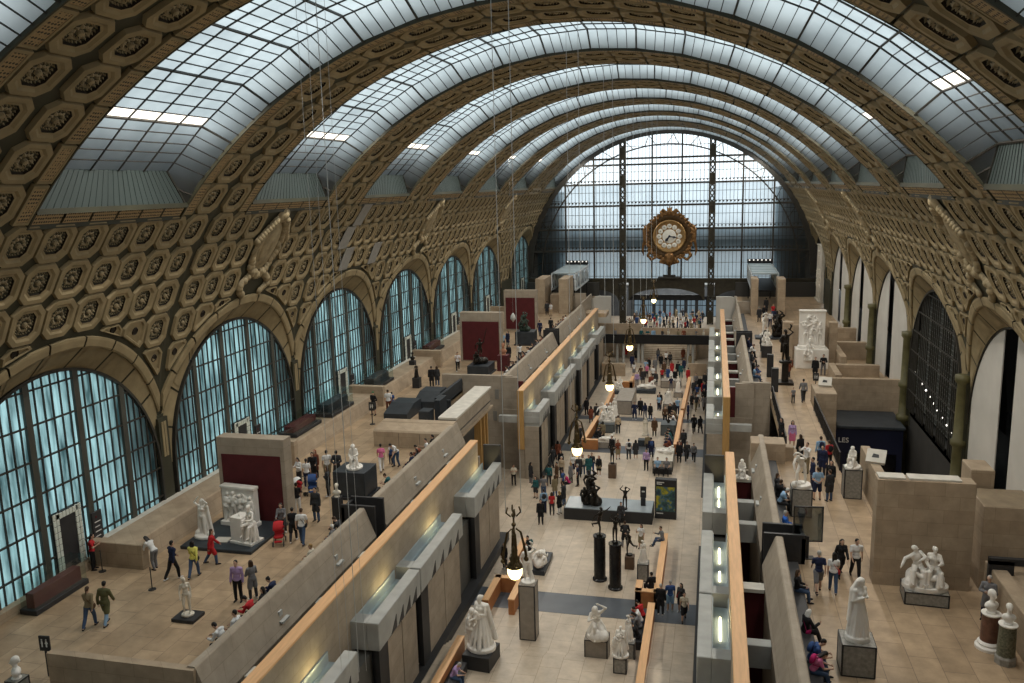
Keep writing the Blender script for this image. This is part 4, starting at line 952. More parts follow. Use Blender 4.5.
def b_cloak_woman(c):                     # arms over the head, cloak falling behind
    J = lift(sj('overhead', True), .1); nude(c, J, True, 'long'); shawl(c, J, 4)
    for t in np.linspace(-1, 1, 9): c.limb(J['s0'].lerp(J['s1'], (t+1)/2)-J['fwd']*.08+V((t*.06, 0, 0)), (t*.36, -.16+.05*math.sin(t*9), .12), .07, .09)
    plinth(c, .46, .36, .12); rock(c, [(.3, .0, .2, .16), (-.3, -.05, .18, .15)])
def b_veil(c):
    J = lift(joints(dict(ua=((-.3, .1, -1), (.3, .1, -1)), fa=((.55, .6, .35), (-.55, .6, .4)), head=(.12, 0), th=((-.06, 0, -1), (.06, .05, -1))), True), .14); nude(c, J, True); robe(c, J, .12, .27, 13, 'pel', 7, 1.0); torso(c, J, True, .035)
    for t in np.linspace(-1.2, 1.2, 9):
        d = V((math.sin(t)*.1, -math.cos(t)*.1, 0)); a = J['head']+V((0, 0, .05))+d*.9; b = J['chest']+d*2.1+V((0, 0, .08)); e = V((math.sin(t)*.26, -math.cos(t)*.24, .25+.35*abs(math.sin(t*2)))); c.limb(a, b, .055, .06); c.limb(b, e, .06, .075)
    c.ball(J['head']+V((0, -.01, .05)), (.105, .115, .115)); plinth(c, .36, .34, .14); 
    for i in (0, 1): arm(c, J, i, .02)
def b_couple(c):                          # two figures seated side by side on drapery over a rock
    for s_, fem, dx, ps in ((1, False, .28, 'embrace'), (-1, True, -.24, 'seat')):
        J = lift(sj(ps, fem), .28, dx, 0); nude(c, J, fem, 'short' if not fem else 'bun', True, .022)
        for i in (0, 1):
            for k in range(3): c.limb(J['h%d' % i].lerp(J['k%d' % i], .3+.3*k), V((J['k%d' % i].x+(.06*k-.05), J['k%d' % i].y-.05+.03*k, .22)), .08, .09)
    rock(c, [(0, -.1, .35, .34), (.35, -.1, .35, .32), (-.35, -.1, .33, .3), (0, .15, .2, .28), (-.45, .1, .2, .2), (.5, .1, .2, .2)], 8)
    c.chain([(-.5, .1, .62), (-.2, .35, .5), (.15, .4, .55), (.5, .2, .66)], [.08, .1, .1, .07]); plinth(c, .78, .55, .16)
def b_bend(c):
    J = lift(sj('bendover'), .18); nude(c, J, False, 'short', True, .012); rock(c, [(.2, .42, .2, .15), (.1, .3, .14, .17), (-.1, .0, .1, .13), (.05, .1, .12, .16)], 5)
    c.chain([J['w0'], J['w0']+V((.15, .1, .1)), J['head']+V((.1, .05, .22)), J['head']+V((.25, -.1, .05))], [.05, .06, .06, .04]); plinth(c, .42, .5, .14)
def b_kneel(c):
    J = lift(sj('kneel', True), .14); nude(c, J, True, 'long'); rock(c, [(0, 0, .2, .24), (.1, .3, .16, .2), (-.15, .3, .15, .2), (0, -.25, .18, .2)], 6); robe(c, J, .12, .3, 7, 'pel', 9); plinth(c, .36, .44, .12)
def b_mother(c):                          # standing woman with a child at her shoulder and spread cloak
    J = lift(sj('folded', True), .12); nude(c, J, True, 'bun'); robe(c, J, .1, .34, 13, 'pel', 11, 1.1); K = lift(sj('crouch'), 1.02, .06, .2, .5); nude(c, K, False)
    K = lift(sj('stand'), .12, .32, .15, .6); nude(c, K, False); shawl(c, J, 6)
    for t in np.linspace(-1, 1, 7): c.limb(J['chest']+V((t*.2, -.1, .1)), (t*.4, -.25, .35), .08, .09)
    plinth(c, .5, .45, .12)
def b_herald(c):                          # youth with one arm lifted
    J = lift(sj('raise'), .1); nude(c, J, False); c.limb(J['pel']-V((0, .1, .1)), (-.2, -.15, .1), .1, .12); shawl(c, J, 9); c.chain([J['w0'], J['w0']+V((-.05, .1, .22)), J['w0']+V((.05, .15, .32))], [.04, .05, .03]); plinth(c, .34, .34, .1)
def b_nude(c): J = lift(sj('contra', True), .08); nude(c, J, True, 'bun'); plinth(c, .28, .26, .08)
def b_recline(c):
    J = lift(sj('recline', True), .16, 0, -.35); nude(c, J, True, 'long'); rock(c, [(0, -.5, .18, .28), (0, -.15, .12, .3), (.05, .3, .1, .26), (0, .62, .08, .22), (0, -.75, .26, .2)], 4)
    c.chain([(-.2, -.4, .3), (-.25, 0, .25), (-.15, .5, .2), (.1, .8, .15)], [.09, .1, .09, .07])
def b_run(c): J = lift(sj('run'), .1); nude(c, J, False); c.limb(J['a1'], (J['a1'].x, J['a1'].y, .05), .06, .09); plinth(c, .2, .22, .1)
def b_dance(c): J = lift(sj('overhead'), .1); nude(c, J, False); plinth(c, .2, .2, .1)
def b_seatgroup(c):
    J = lift(sj('seat'), .2); nude(c, J, False, 'beard', True, .015); rock(c, [(0, -.1, .3, .3), (.2, -.1, .25, .25), (-.2, .1, .22, .22), (0, .2, .15, .25)], 7); K = lift(sj('crouch', True), .15, .3, .25, .8); nude(c, K, True); plinth(c, .5, .5, .14)
def b_bronze_group(c):
    J = lift(sj('bendover'), .3); nude(c, J, False, 'beard', True, .03); K = lift(sj('kneel'), .2, -.25, .3); nude(c, K, False, 'short', True, .02); K = lift(sj('crouch'), .2, .35, .2); nude(c, K, False, 'short', True, .02); K = lift(sj('raise'), .25, .15, -.2); nude(c, K, False, 'short', True, .02)
    rock(c, [(0, 0, .2, .4), (.3, .2, .2, .3), (-.3, .2, .2, .35)], 2)
def b_child(c):
    J = lift(sj('seat'), .1, 0, 0, .62); nude(c, J, False); rock(c, [(0, -.06, .15, .2), (0, .1, .1, .18)], 4); plinth(c, .34, .42, .07)
def b_bust(c):
    H = V((0, 0, .48)); J = joints({}, False); d = H-J['head']; lift(J, d.z, d.x, d.y); 
    c.ball((0, -.01, .2), (.2, .12, .12)); c.ball((0, 0, .14), (.14, .1, .12)); nk = Clay()
    hu, hf, hr = J['hup'], J['hf'], J['hr']; R_ = headrot(J)
    c.limb(H-V((0, 0, .25)), H-V((0, 0, .05)), .07, .058); c.ball(H+hu*.03, (.08, .1, .105), R_); c.ball(H-hu*.045+hf*.02, (.06, .07, .07), R_); c.limb(H+hf*.1+hu*.02, H+hf*.122-hu*.02, .012, .02, 6); c.ball(H+hu*.055-hf*.03, (.095, .1, .095), R_); c.ball(H-hf*.08-hu*.01, (.07, .06, .06), R_)
    c.mb.lathe([(.13, 0), (.13, .03), (.06, .06), (.06, .12), (.12, .16)], 16)
def b_warrior(c):
    J = lift(sj('run'), .25); nude(c, J, False); c.chain([J['w0'], J['w0']+V((-.1, .1, .5)), J['w0']+V((-.25, .1, .95))], [.03, .03, .015]); rock(c, [(0, 0, .2, .35), (.3, .2, .25, .3), (-.3, -.1, .2, .3)], 3)
    K = lift(sj('crouch'), .1, .3, .1, .9); nude(c, K, False)
_sm = {}
BUILD = dict(standing_woman=b_standing_woman, cloak=b_cloak_woman, veil=b_veil, couple=b_couple, bend=b_bend, kneel=b_kneel, mother=b_mother, herald=b_herald, nude=b_nude, recline=b_recline, run=b_run, dance=b_dance, seatgroup=b_seatgroup, bronze_group=b_bronze_group, child=b_child, bust=b_bust, warrior=b_warrior)
def figure_mesh(kind, vox=.018):
    if kind not in _sm:
        me = make(BUILD[kind], vox, MARBLE)
        for v in me.vertices:
            if v.co.z < 0: v.co.z = 0
        _sm[kind] = me
    return _sm[kind]
def sculpture(kind, x, y, z, rz, s, m, label, cat='statue', name='statue', group=None):
    o = link(name, figure_mesh(kind), None, (x, y, z), rz); o.scale = (s, s, s); setmat(o, m); tag(o, label, cat, group); return o
def pedestal(x, y, z, w, d, h, label, m=None, edge=True, rz=0.0, name='pedestal', group=None):
    o = thing(name, label, 'pedestal', (x, y, z), rz, group)
    b = MB(); b.cbox(-w/2, w/2, -d/2, d/2, 0, h, .012); b.build('block', m or GREYMARBLE, o)
    if edge:
        e = MB(); t = .045
        for sx in (-1, 1):
            for sy in (-1, 1): e.box(sx*(w/2-t/2)-t/2-.003*0, sx*(w/2-t/2)+t/2, sy*(d/2)-.012, sy*(d/2)+.012, 0, h); e.box(sx*(w/2)-.012, sx*(w/2)+.012, sy*(d/2-t/2)-t/2, sy*(d/2-t/2)+t/2, 0, h)
        for zz in (0.0, h-t):
            for sy in (-1, 1): e.box(-w/2, w/2, sy*d/2-.012, sy*d/2+.012, zz, zz+t)
            for sx in (-1, 1): e.box(sx*w/2-.012, sx*w/2+.012, -d/2, d/2, zz, zz+t)
        e.build('edge_strip', CHARCOAL, o)
    return o
# ---------------------------------------------------------------- things on the left terrace
GLASSB = mat('glass_brick', (0.62, 0.66, 0.60), 0.3, 0.06, 3)
DOORBLUE = mat('deep_blue_door', (0.012, 0.035, 0.075), 0.5, 0.15, 2)
def ledge(y0, y1, i):
    m = MB(); m.loft([[(x, y, z) for x, z in ((-20.25, ZT-.02), (-17.85, ZT-.02), (-18.2, 7.38), (-18.3, 7.42), (-20.25, 7.42))] for y in (y0, y1)], 0, True, True)
    m.box(-20.2, -19.85, y0+.3, y1-.3, 7.40, 7.43, 1); strc(m, 'wall_left_ledge', [WALLST2, PALESTONE])
ledge(30.3, 104, 0)
m = MB(); m.box(-20.25, -19.87, YBACK, 29.7, ZT-.02, 6.85); strc(m, 'wall_left_sill', WALLST2)
for k, n in enumerate(range(0, 7)):
    yc = bay_y(n)+.0; m = MB()
    m.box(-20.32, -20.18, yc-.45, yc+.45, ZT-.1, 9.2, 1)
    for zz in np.arange(6.45, 9.3, .28):                      # surround of glass bricks
        for a in (-.80, -.62, .47, .65): m.cbox(-20.34, -20.12, yc+a, yc+a+.16, zz, zz+.25, .01, 0)
    for a in np.arange(-.62, .6, .19): m.cbox(-20.34, -20.12, yc+a, yc+a+.165, 9.22, 9.47, .01, 0)
    m.box(-20.36, -20.16, yc-.82, yc+.83, ZT-.1, 9.5, 2)
    struct(m.build('door_%d' % (k+1), [GLASSB, DOORBLUE, CHARCOAL]))
    if n >= 0:
        b = MB(); y = 29.75+BAY*n
        b.cbox(-20.2, -17.45, y, y+.45, ZT-.02, 7.6 if n == 0 else 8.0, .03); strc(b, 'wall_left_counter', WALLST2)
    s = MB(); y = yc+1.35
    s.cbox(-20.2, -20.1, y, y+.62, 7.3, 8.75, .02, 0)
    for r in range(4): s.box(-20.10, -20.09, y+.12, y+.12+.36-.06*(r % 2), 8.25-r*.22, 8.29-r*.22, 1)
    s.box(-20.10, -20.09, y+.2, y+.3, 8.45, 8.55, 2); s.box(-20.18, -20.14, y+.2, y+.4, ZT+.9, 7.35, 0)
    tag(s.build('information_panel', [CHARCOAL, mat('white_lettering', (.7, .7, .68)), REDWALL]), 'black information panel beside the glass-brick doorway of the %s arched window' % ('nearest', 'second', 'third', 'fourth', 'fifth', 'sixth', 'farthest')[k], 'sign', 'window information panels')
CASEGLASS = clearglass('display_case_glass', (0.86, 0.93, 0.92), 0.1)
def case(x0, x1, y0, y1, z, h, label, inner):
    o = thing('display_case', label, 'display case', ((x0+x1)/2, (y0+y1)/2, z)); w, d = (x1-x0)/2, (y1-y0)/2
    b = MB(); b.cbox(-w-.05, w+.05, -d-.05, d+.05, 0, .22, .02); b.build('base', CHARCOAL, o)
    g = MB()
    for q in ([(-w, -d), (w, -d)], [(w, -d), (w, d)], [(w, d), (-w, d)], [(-w, d), (-w, -d)]): g.add([(q[0][0], q[0][1], .22), (q[1][0], q[1][1], .22), (q[1][0], q[1][1], h), (q[0][0], q[0][1], h)], [(0, 1, 2, 3)])
    g.add([(-w, -d, h), (w, -d, h), (w, d, h), (-w, d, h)], [(0, 1, 2, 3)]); g.build('glass', CASEGLASS, o)
    i = MB(); i.cbox(-w*.55, w*.55, -d*.92, d*.92, .22, h*.62, .02); i.build('inner_panel', inner, o); return o
DKRED = mat('case_dark_red', (.09, .018, .02), .6, .1, 2)
case(-19.75, -19.05, 25.4, 28.2, ZT, 1.35, 'glass case with a dark red panel under the nearest window', DKRED)
case(-19.8, -18.4, 50.9, 54.4, 7.45, 1.3, 'glass case with dark inner board on the ledge of the third window', BLACKSLAB)
case(-19.8, -18.4, 58.9, 62.3, 7.45, 1.3, 'glass case with pale objects on the ledge past the third pier', BLACKSLAB)
case(-19.8, -18.6, 46.2, 49.6, 7.45, 1.0, 'low case with a dark red board on the ledge of the second window', DKRED)
case(-19.8, -18.6, 72.5, 76.2, 7.45, 1.2, 'glass case with a dark red board before the far windows', DKRED)
# display walls with red panels
def display_wall(x0, x1, y, h, label, th=.75, mt=.85, side=.22):
    o = thing('display_screen', label, 'display wall', ((x0+x1)/2, y+th/2, ZT)); w = (x1-x0)/2
    b = MB(); b.cbox(-w, w, -th/2, th/2, 0, h, .02); b.build('stone_body', WALLST, o)
    p = MB(); p.cbox(-w+side, w-side, -th/2-.03, -th/2, .12, h-mt, .01); p.build('red_panel', REDWALL, o); return o
display_wall(-17.15, -13.5, 35.5, 4.35, 'tall stone display wall with dark red panel behind the marble battle relief')
display_wall(-16.45, -12.45, 74.6, 4.65, 'far stone display wall with red panel behind the bronze warrior group')
display_wall(-16.5, -12.7, 92.0, 4.55, 'farthest stone display wall with a red panel, behind a dark plinth')
# platform with relief, statues, plaque
m = MB(); m.cbox(-17.2, -13.55, 32.0, 35.45, 0, .16, .02); o = m.build('platform', BLACKSLAB, None, False, (0, 0, ZT)); tag(o, 'low black platform carrying white statues before the nearest red panel', 'platform')
def relief_block(w, d, h, seed, poses, base=.0, big=1.0):
    c = Clay(); rnd = random.Random(seed); c.box(-w/2, w/2, 0, d, 0, h); c.box(-w/2-.06, w/2+.06, -.08, d, h-.14, h); c.box(-w/2-.08, w/2+.08, -.2, d, 0, .2+base)
    for i, (x, z, ps, s) in enumerate(poses):
        J = lift(sj(ps, i % 2 == 0), z, x, -.06, s)
        K = J; nude(c, J, i % 2 == 0)
    return c.mesh('relief', MARBLE, .022, 1)
rm_ = relief_block(1.85, .35, 2.0, 1, [(-.65, .2, 'contra', .82), (-.25, .2, 'folded', .86), (.15, .2, 'overhead', .8), (.5, .25, 'seat', .9), (.7, .2, 'stand', .75), (0, .95, 'crouch', .7), (-.45, 1.0, 'crouch', .6), (.4, 1.1, 'crouch', .55)])
o = link('relief', rm_, None, (-15.7, 34.7, ZT+.16), -.1); setmat(o, MARBLE); tag(o, 'white marble relief slab crowded with carved figures against the red panel', 'relief')
sculpture('cloak', -16.65, 33.1, ZT+.16, PI-.15, 1.02, MARBLE, 'white marble woman with raised arms and a falling cloak on black platform')
c = Clay(); J = lift(sj('seat', True), .35, -.25, 0); nude(c, J, True, 'bun'); robe(c, J, .05, .3, 9, 'pel', 3); c.box(.0, .62, -.3, .35, 0, 1.15); c.box(-.5, .66, -.4, .4, 0, .1); c.limb(J['w1'], (.3, .1, 1.2), .05, .05)
o = link('statue', c.mesh('figure', MARBLE, .02, 1), None, (-14.25, 33.0, ZT+.16), PI-.2); o.scale = (1.1, 1.1, 1.1); tag(o, 'white marble figure seated at a square block on the black platform', 'statue')
m = MB(); m.cbox(-.35, .35, -.28, .28, 0, .06, .01); tag(m.build('plaque', PALESTONE, None, False, (-15.55, 32.9, ZT+.16), .1), 'small flat pale plaque lying on the black platform', 'plaque')
pedestal(-12.95, 26.35, ZT, .95, .8, .14, 'low black base under the slim ivory nude', CHARCOAL, False)
sculpture('nude', -12.95, 26.35, ZT+.14, PI+.5, .86, PLASTER, 'slim ivory plaster nude standing on a low black base')
pedestal(-15.5, 20.75, ZT, .5, .5, .62, 'grey block under the white bust beside the toilet sign')
sculpture('bust', -15.5, 20.75, ZT+.62, PI-.7, 1.25, MARBLE, 'white marble bust on a block beside the near cross wall', 'bust', 'bust')
m = MB(); m.cbox(-.03, .03, -.03, .03, 0, .95, .005, 0); m.cbox(-.2, .2, -.03, .03, .95, 1.5, .01, 0)
def wc(m, x, z, skirt):                 # the two little figures of the toilet sign
    m.lathe([(.028, -.004), (.028, .004)], 8, 1, Matrix.Translation((x, -.035, z+.17)) @ Matrix.Rotation(PI/2, 4, 'X'))
    pr = [(-.02, .13), (-.06 if skirt else -.035, .02), (-.025, .02), (-.025, -.1), (.025, -.1), (.025, .02), (.06 if skirt else .035, .02), (.02, .13)]
    m.loft([[(x+a, -.039, z+b) for a, b in pr], [(x+a, -.031, z+b) for a, b in pr]], 1, True, True)
wc(m, -.08, 1.2, False); wc(m, .08, 1.2, True)
tag(m.build('toilet_sign', [CHARCOAL, mat('white_lettering', (.7, .7, .68))], None, False, (-15.35, 21.9, ZT), .1), 'black toilet sign with two white figures at the wall corner', 'sign')
m = MB(); m.lathe([(.02, 0), (.02, 1.0)], 8); m.lathe([(.16, 0), (.16, .03)], 12); tag(m.build('barrier_post', CHARCOAL, None, False, (-15.9, 28.2, ZT)), 'thin black barrier post standing alone near the brown couple', 'post')
m = MB(); m.lathe([(.02, 0), (.02, 1.0)], 8); m.lathe([(.16, 0), (.16, .03)], 12); tag(m.build('barrier_post', CHARCOAL, None, False, (-19.2, 29.3, ZT)), 'thin black barrier post at the end of the stone counter', 'post')
def plinth_thing(x0, x1, y0, y1, h, label, m_=BLACKSLAB):
    o = thing('plinth', label, 'plinth', ((x0+x1)/2, (y0+y1)/2, ZT)); w, d = (x1-x0)/2, (y1-y0)/2
    b = MB(); b.cbox(-w, w, -d, d, .12, h, .02); b.build('block', m_, o); b = MB(); b.cbox(-w-.12, w+.12, -d-.12, d+.12, 0, .12, .02); b.build('foot', CHARCOAL, o); return o
plinth_thing(-12.85, -11.05, 39.2, 40.9, 1.5, 'blue-black plinth under the white seated child')
sculpture('child', -11.95, 40.0, ZT+1.5, PI+.4, 1.35, MARBLE, 'white marble child seated on the big blue-black plinth')
pedestal(-11.2, 36.2, ZT, .42, .42, 1.35, 'slim black pedestal under a small white bust near the parapet', CHARCOAL, False)
sculpture('bust', -11.2, 36.2, ZT+1.35, PI+.2, 1.1, PLASTER, 'small ivory bust on a slim black pedestal near parapet gap', 'bust', 'bust')
plinth_thing(-14.1, -12.2, 68.7, 71.0, .85, 'blue-black plinth under the bronze warrior group')
sculpture('warrior', -13.2, 69.8, ZT+.85, PI+.3, 1.15, BRONZE, 'dark bronze warrior group with a raised blade')
pedestal(-11.45, 71.2, ZT, .95, .95, 1.4, 'dark red square pedestal beside the bronze warrior group', DKRED, False)
sculpture('bust', -11.45, 71.2, ZT+1.4, PI, 1.7, mat('terracotta', (.36, .17, .10), .7, .1, 3), 'terracotta bust on the dark red pedestal', 'bust', 'bust')
plinth_thing(-13.1, -11.15, 82.8, 84.6, 1.4, 'dark teal plinth under the green bronze figure')
sculpture('bronze_group', -12.2, 83.6, ZT+1.4, PI, .95, mat('green_bronze', (.05, .07, .055), .45, .3, 4, metal=.4), 'green bronze figure group on the dark teal plinth')
pedestal(-17.0, 63.9, ZT, .6, .6, .85, 'black pedestal beside the far window ledge', CHARCOAL, False)
sculpture('standing_woman', -17.0, 63.9, ZT+.85, PI, .62, BRONZE, 'black bronze figure on a black pedestal near the window ledge')
pedestal(-18.9, 68.2, 7.42, .5, .5, .35, 'small black block on the window ledge', CHARCOAL, False)
sculpture('bust', -18.9, 68.2, 7.77, PI, 1.2, BRONZE, 'small black bust on the window ledge', 'bust', 'bust')
def wedge(x0, x1, y0, y1, h, slope, label):
    m = MB(); m.loft([[(x0, y, z) for y, z in ((y0, 0), (y0, h*.55), (y0+slope, h), (y1, h), (y1, 0))], [(x1, y, z) for y, z in ((y0, 0), (y0, h*.55), (y0+slope, h), (y1, h), (y1, 0))]], 0, True, True)
    return tag(m.build('stair_housing', BLACKSLAB, None, False, (0, 0, ZT)), label, 'stair housing', 'stair housings')
wedge(-15.95, -14.2, 54.0, 57.0, .95, 1.6, 'blue-black sloping stair housing nearest the stepped stone wall')
wedge(-14.9, -13.25, 57.4, 60.2, 1.05, 1.4, 'taller blue-black stair housing against the cross wall')
m = MB(); m.cbox(-13.22, -13.0, 57.2, 63.6, -.2, .95, .02); m.cbox(-13.0, -11.9, 56.9, 57.05, -.2, .9, .02); tag(m.build('stair_screen', BLACKSLAB, None, False, (0, 0, ZT)), 'dark screen walls round the open stair well left of the white-topped beam', 'screen')
m = MB(); m.cbox(-13.2, -12.4, 53.6, 54.6, 0, .9, .02); tag(m.build('counter', BLACKSLAB, None, False, (0, 0, ZT)), 'small blue-black counter right of the stair housing', 'counter')
m = MB(); m.cbox(-12.35, -11.95, 54.6, 56.2, 0, 1.45, .02); tag(m.build('counter', BLACKSLAB, None, False, (0, 0, ZT)), 'tall narrow blue-black counter beside the white-topped beam', 'counter')
# ---------------------------------------------------------------- things on the right terrace
pedestal(11.45, 27.5, ZT, 1.05, 1.0, 1.12, 'grey marble pedestal with black edges under the veiled woman')
sculpture('veil', 11.45, 27.5, ZT+1.12, PI+.7, 1.13, MARBLE, 'white marble veiled woman standing on the near pedestal')
pedestal(14.75, 33.0, ZT, 1.55, 1.15, .52, 'low grey marble plinth with black edges under the seated couple', rz=-.06)
sculpture('couple', 14.75, 33.0, ZT+.52, PI-.06, 1.06, MARBLE, 'white marble couple embracing on a low plinth before the stone screen')
m = MB(); m.cbox(13.05, 16.6, 34.0, 34.75, -.02, 4.42, .02, 0); m.cbox(13.1, 14.1, 34.1, 34.7, 4.42, 4.5, .01, 1); m.cbox(14.2, 16.1, 34.1, 34.7, 4.42, 4.5, .01, 1)
tag(m.build('stone_screen', [WALLST2, PALESTONE], None, False, (0, 0, ZT)), 'big beige stone screen wall behind the embracing couple', 'display wall')
m = MB(); m.cbox(14.4, 14.85, 34.79, 46.2, -.02, 2.05, .02, 0); strc(m, 'wall_right_low', WALLST2); bpy.data.objects['wall_right_low'].location.z = ZT
m = MB(); m.cbox(17.0, 19.0, 34.3, 36.4, ZT-.02, 9.9, .03, 0); m.cbox(17.1, 18.0, 36.6, 38.0, ZT-.02, 10.6, .03, 0); strc(m, 'wall_right_block', [WALLST2])
m = MB(); m.cbox(16.95, 17.5, 24.0, 33.6, ZT-.02, 8.0, .03, 0); m.box(17.5, 20.3, 24, 33.6, ZT-.02, 7.8); strc(m, 'wall_right_ledge', WALLST2)
m = MB(); m.box(16.85, 17.7, 32.75, 32.95, 7.0, 8.35); m.box(16.85, 18.7, 32.75, 32.95, 8.2, 8.45); strc(m, 'trim_60', CHARCOAL)
def column(x, y, h, r, cm, label, base, cap=.06):
    o = thing('round_pedestal', label, 'pedestal', (x, y, ZT))
    b = MB(); b.lathe([(r*1.45, 0), (r*1.45, .1), (r*1.2, .16), (r*1.25, .22), (r*1.02, .3)] if not base else [(r*1.2, 0), (r*1.2, .22), (r*1.05, .3)], 20 if not base else 8); b.build('base', MARBLE if not base else GREYMARBLE, o)
    b = MB(); b.lathe([(r, .28), (r*.97, h*.6), (r*.93, h)], 24); b.build('shaft', cm, o); b = MB(); b.lathe([(r*.95, h), (r*1.05, h+.03), (r*1.05, h+cap)], 24); b.build('cap', MARBLE, o); return o
column(16.1, 29.75, 1.25, .30, mat('red_brown_marble', (.15, .075, .05), .35, .3, 5), 'red-brown marble column with white base at the right ledge', False)
sculpture('bust', 16.1, 29.75, ZT+1.31, PI+.5, 1.35, MARBLE, 'white marble bust with turned head on the red-brown column', 'bust', 'bust')
column(16.35, 28.85, 1.35, .28, mat('green_speckled_marble', (.13, .13, .09), .35, .5, 14), 'green speckled marble column standing nearest the right ledge', True)
sculpture('bust', 16.35, 28.85, ZT+1.41, PI, 1.15, MARBLE, 'white marble bust on the green speckled column', 'bust', 'bust')
pedestal(10.95, 41.1, ZT, .95, .85, 1.42, 'tall grey pedestal with black edges under the stooping nude')
sculpture('bend', 10.95, 41.1, ZT+1.42, PI-.4, 1.0, MARBLE, 'white marble nude stooping with arms about the head on a tall pedestal')
pedestal(13.7, 44.0, ZT, .85, .85, 1.55, 'grey pedestal with black edges at the end of the low wall')
sculpture('child', 13.7, 44.0, ZT+1.55, PI-.5, 1.15, MARBLE, 'small white crouching figure on the pedestal by the low wall')
def lectern(x, y, z, rz, label):
    o = thing('lectern_sign', label, 'sign', (x, y, z), rz); b = MB(); b.cbox(-.42, .42, -.02, .3, -.02, .1, .01); b.build('foot', PALESTONE, o)
    p = MB(); p.add([(-.45, -.1, .12), (.45, -.1, .12), (.45, .5, .62), (-.45, .5, .62), (-.45, -.06, .06), (.45, -.06, .06), (.45, .55, .55), (-.45, .55, .55)], [(0, 1, 2, 3), (7, 6, 5, 4), (0, 4, 5, 1), (1, 5, 6, 2), (2, 6, 7, 3), (3, 7, 4, 0)]); p.build('board', PALESTONE, o)
    g = MB(); g.add([(-.2, .1, .295), (.15, .1, .295), (.12, .25, .42), (-.14, .28, .445)], [(0, 1, 2, 3)]); g.build('dark_print', CHARCOAL, o)
lectern(14.62, 43.2, ZT+2.05, -.3, 'white slanted sign board on the low wall beside the dark gap'); lectern(14.6, 63.0, 7.69, -.2, 'white slanted sign board on the far pier by the walkway')
# bridge between the two right-hand terraces with its railings, the dark gap and slate roof of the shop
def railing(x, y0, y1, label):
    o = thing('railing', label, 'railing', (x, y0, ZT), 0, 'walkway railings'); n = 9
    r = MB(); r.bar((0, 0, 1.05), (0, y1-y0, 1.05), .07, .05); r.bar((0, 0, .12), (0, y1-y0, .12), .04); r.build('handrail', CHARCOAL, o)
    for i in range(n+1):
        p = MB(); y = (y1-y0)*i/n; p.bar((0, y, 0), (0, y, 1.05), .05); p.build('post', CHARCOAL, o)
    b = MB(); k = int((y1-y0)/.14)
    for i in range(k): b.bar((0, (y1-y0)*(i+.5)/k, .12), (0, (y1-y0)*(i+.5)/k, 1.04), .022)
    b.build('balusters', CHARCOAL, o)
railing(11.0, 50.6, 63.5, 'black railing on the nave side of the right walkway'); railing(13.66, 48.0, 60.8, 'black railing on the window side of the right walkway')
m = MB(); m.cbox(13.75, 15.2, 60.9, 63.9, 4.0, 7.68, .03); strc(m, 'wall_right_pier', WALLST2)
m = MB(); m.box(15.0, 20.3, 66.1, 66.5, 3.0, 7.62); m.box(13.0, 20.4, 63.8, 67.0, 6.0, 6.3) if False else None; strc(m, 'wall_right_gap', WALLST2)
o = thing('shop_kiosk', 'dark blue shop kiosk with slate roof in the gap beside the walkway', 'kiosk', (17.3, 62.5, 0))
b = MB(); b.cbox(-2.2, 2.6, -.9, 3.5, 5.0, 5.2, .03); b.build('roof', BLACKSLAB, o); b = MB(); b.cbox(-2.1, 2.5, -.75, 3.4, 0, 5.0, .02); b.build('body', mat('shop_dark_blue', (.010, .013, .035), .45, .2, 1), o)
b = MB(); b.cbox(-1.2, 2.1, -.82, -.76, .1, 3.2, .01); b.build('shop_window', mat('black_glass', (.004, .004, .006), .15), o)
def text(t, size, x, y, z, m_, parent=None, rx=PI/2, rz=0.0, name='lettering', ext=.01, align='CENTER'):
    cu = bpy.data.curves.new('t', 'FONT'); cu.body = t; cu.size = size; cu.extrude = ext; cu.align_x = align; cu.align_y = 'CENTER'
    ob = bpy.data.objects.new('t', cu); COL.objects.link(ob); dg = bpy.context.evaluated_depsgraph_get(); dg.update(); me = bpy.data.meshes.new_from_object(ob.evaluated_get(dg)); bpy.data.objects.remove(ob)
    me.materials.clear(); me.materials.append(m_); o_ = link(name, me, parent, (x, y, z)); o_.rotation_euler = (rx, 0, rz); return o_
LETW = mat('white_lettering', (.7, .7, .68))
text('LES', .5, -1.45, -.77, 4.1, LETW, o)
# far right terrace
o = thing('relief_block', 'tall white plaster relief of tangled figures on a white base', 'relief', (14.95, 75.0, ZT))
b = MB(); b.cbox(-1.35, 1.35, -.3, 1.2, 0, 1.7, .04); b.build('base', MARBLE, o)
me = relief_block(2.1, .5, 3.3, 4, [(-.5, .1, 'overhead', 1.3), (.1, .3, 'raise', 1.45), (.6, .1, 'contra', 1.25), (-.6, 1.6, 'crouch', 1.1), (.3, 2.0, 'crouch', 1.1), (-.1, .0, 'seat', 1.4), (.6, 1.7, 'crouch', .9), (-.3, 2.4, 'crouch', .8)])
c_ = link('carved_slab', me, o, (0, .35, 1.7)); setmat(c_, MARBLE)
me = figure_mesh('seatgroup'); c_ = link('seated_figure', me, o, (-.2, -.1, .75), PI); c_.scale = (1.1, 1.1, 1.1); setmat(c_, MARBLE)
m = MB(); m.cbox(12.6, 13.45, 76.0, 76.8, ZT-.02, 10.3, .03); m.cbox(16.4, 17.1, 76.0, 76.8, ZT-.02, 10.3, .03); m.cbox(13.45, 16.4, 76.3, 76.8, ZT-.02, 9.9, .03); strc(m, 'wall_right_screen', WALLST2)
o = thing('plaster_relief', 'pale plaster relief filling the farthest right-hand arch', 'relief', (19.9, bay_y(6), ZT)); 
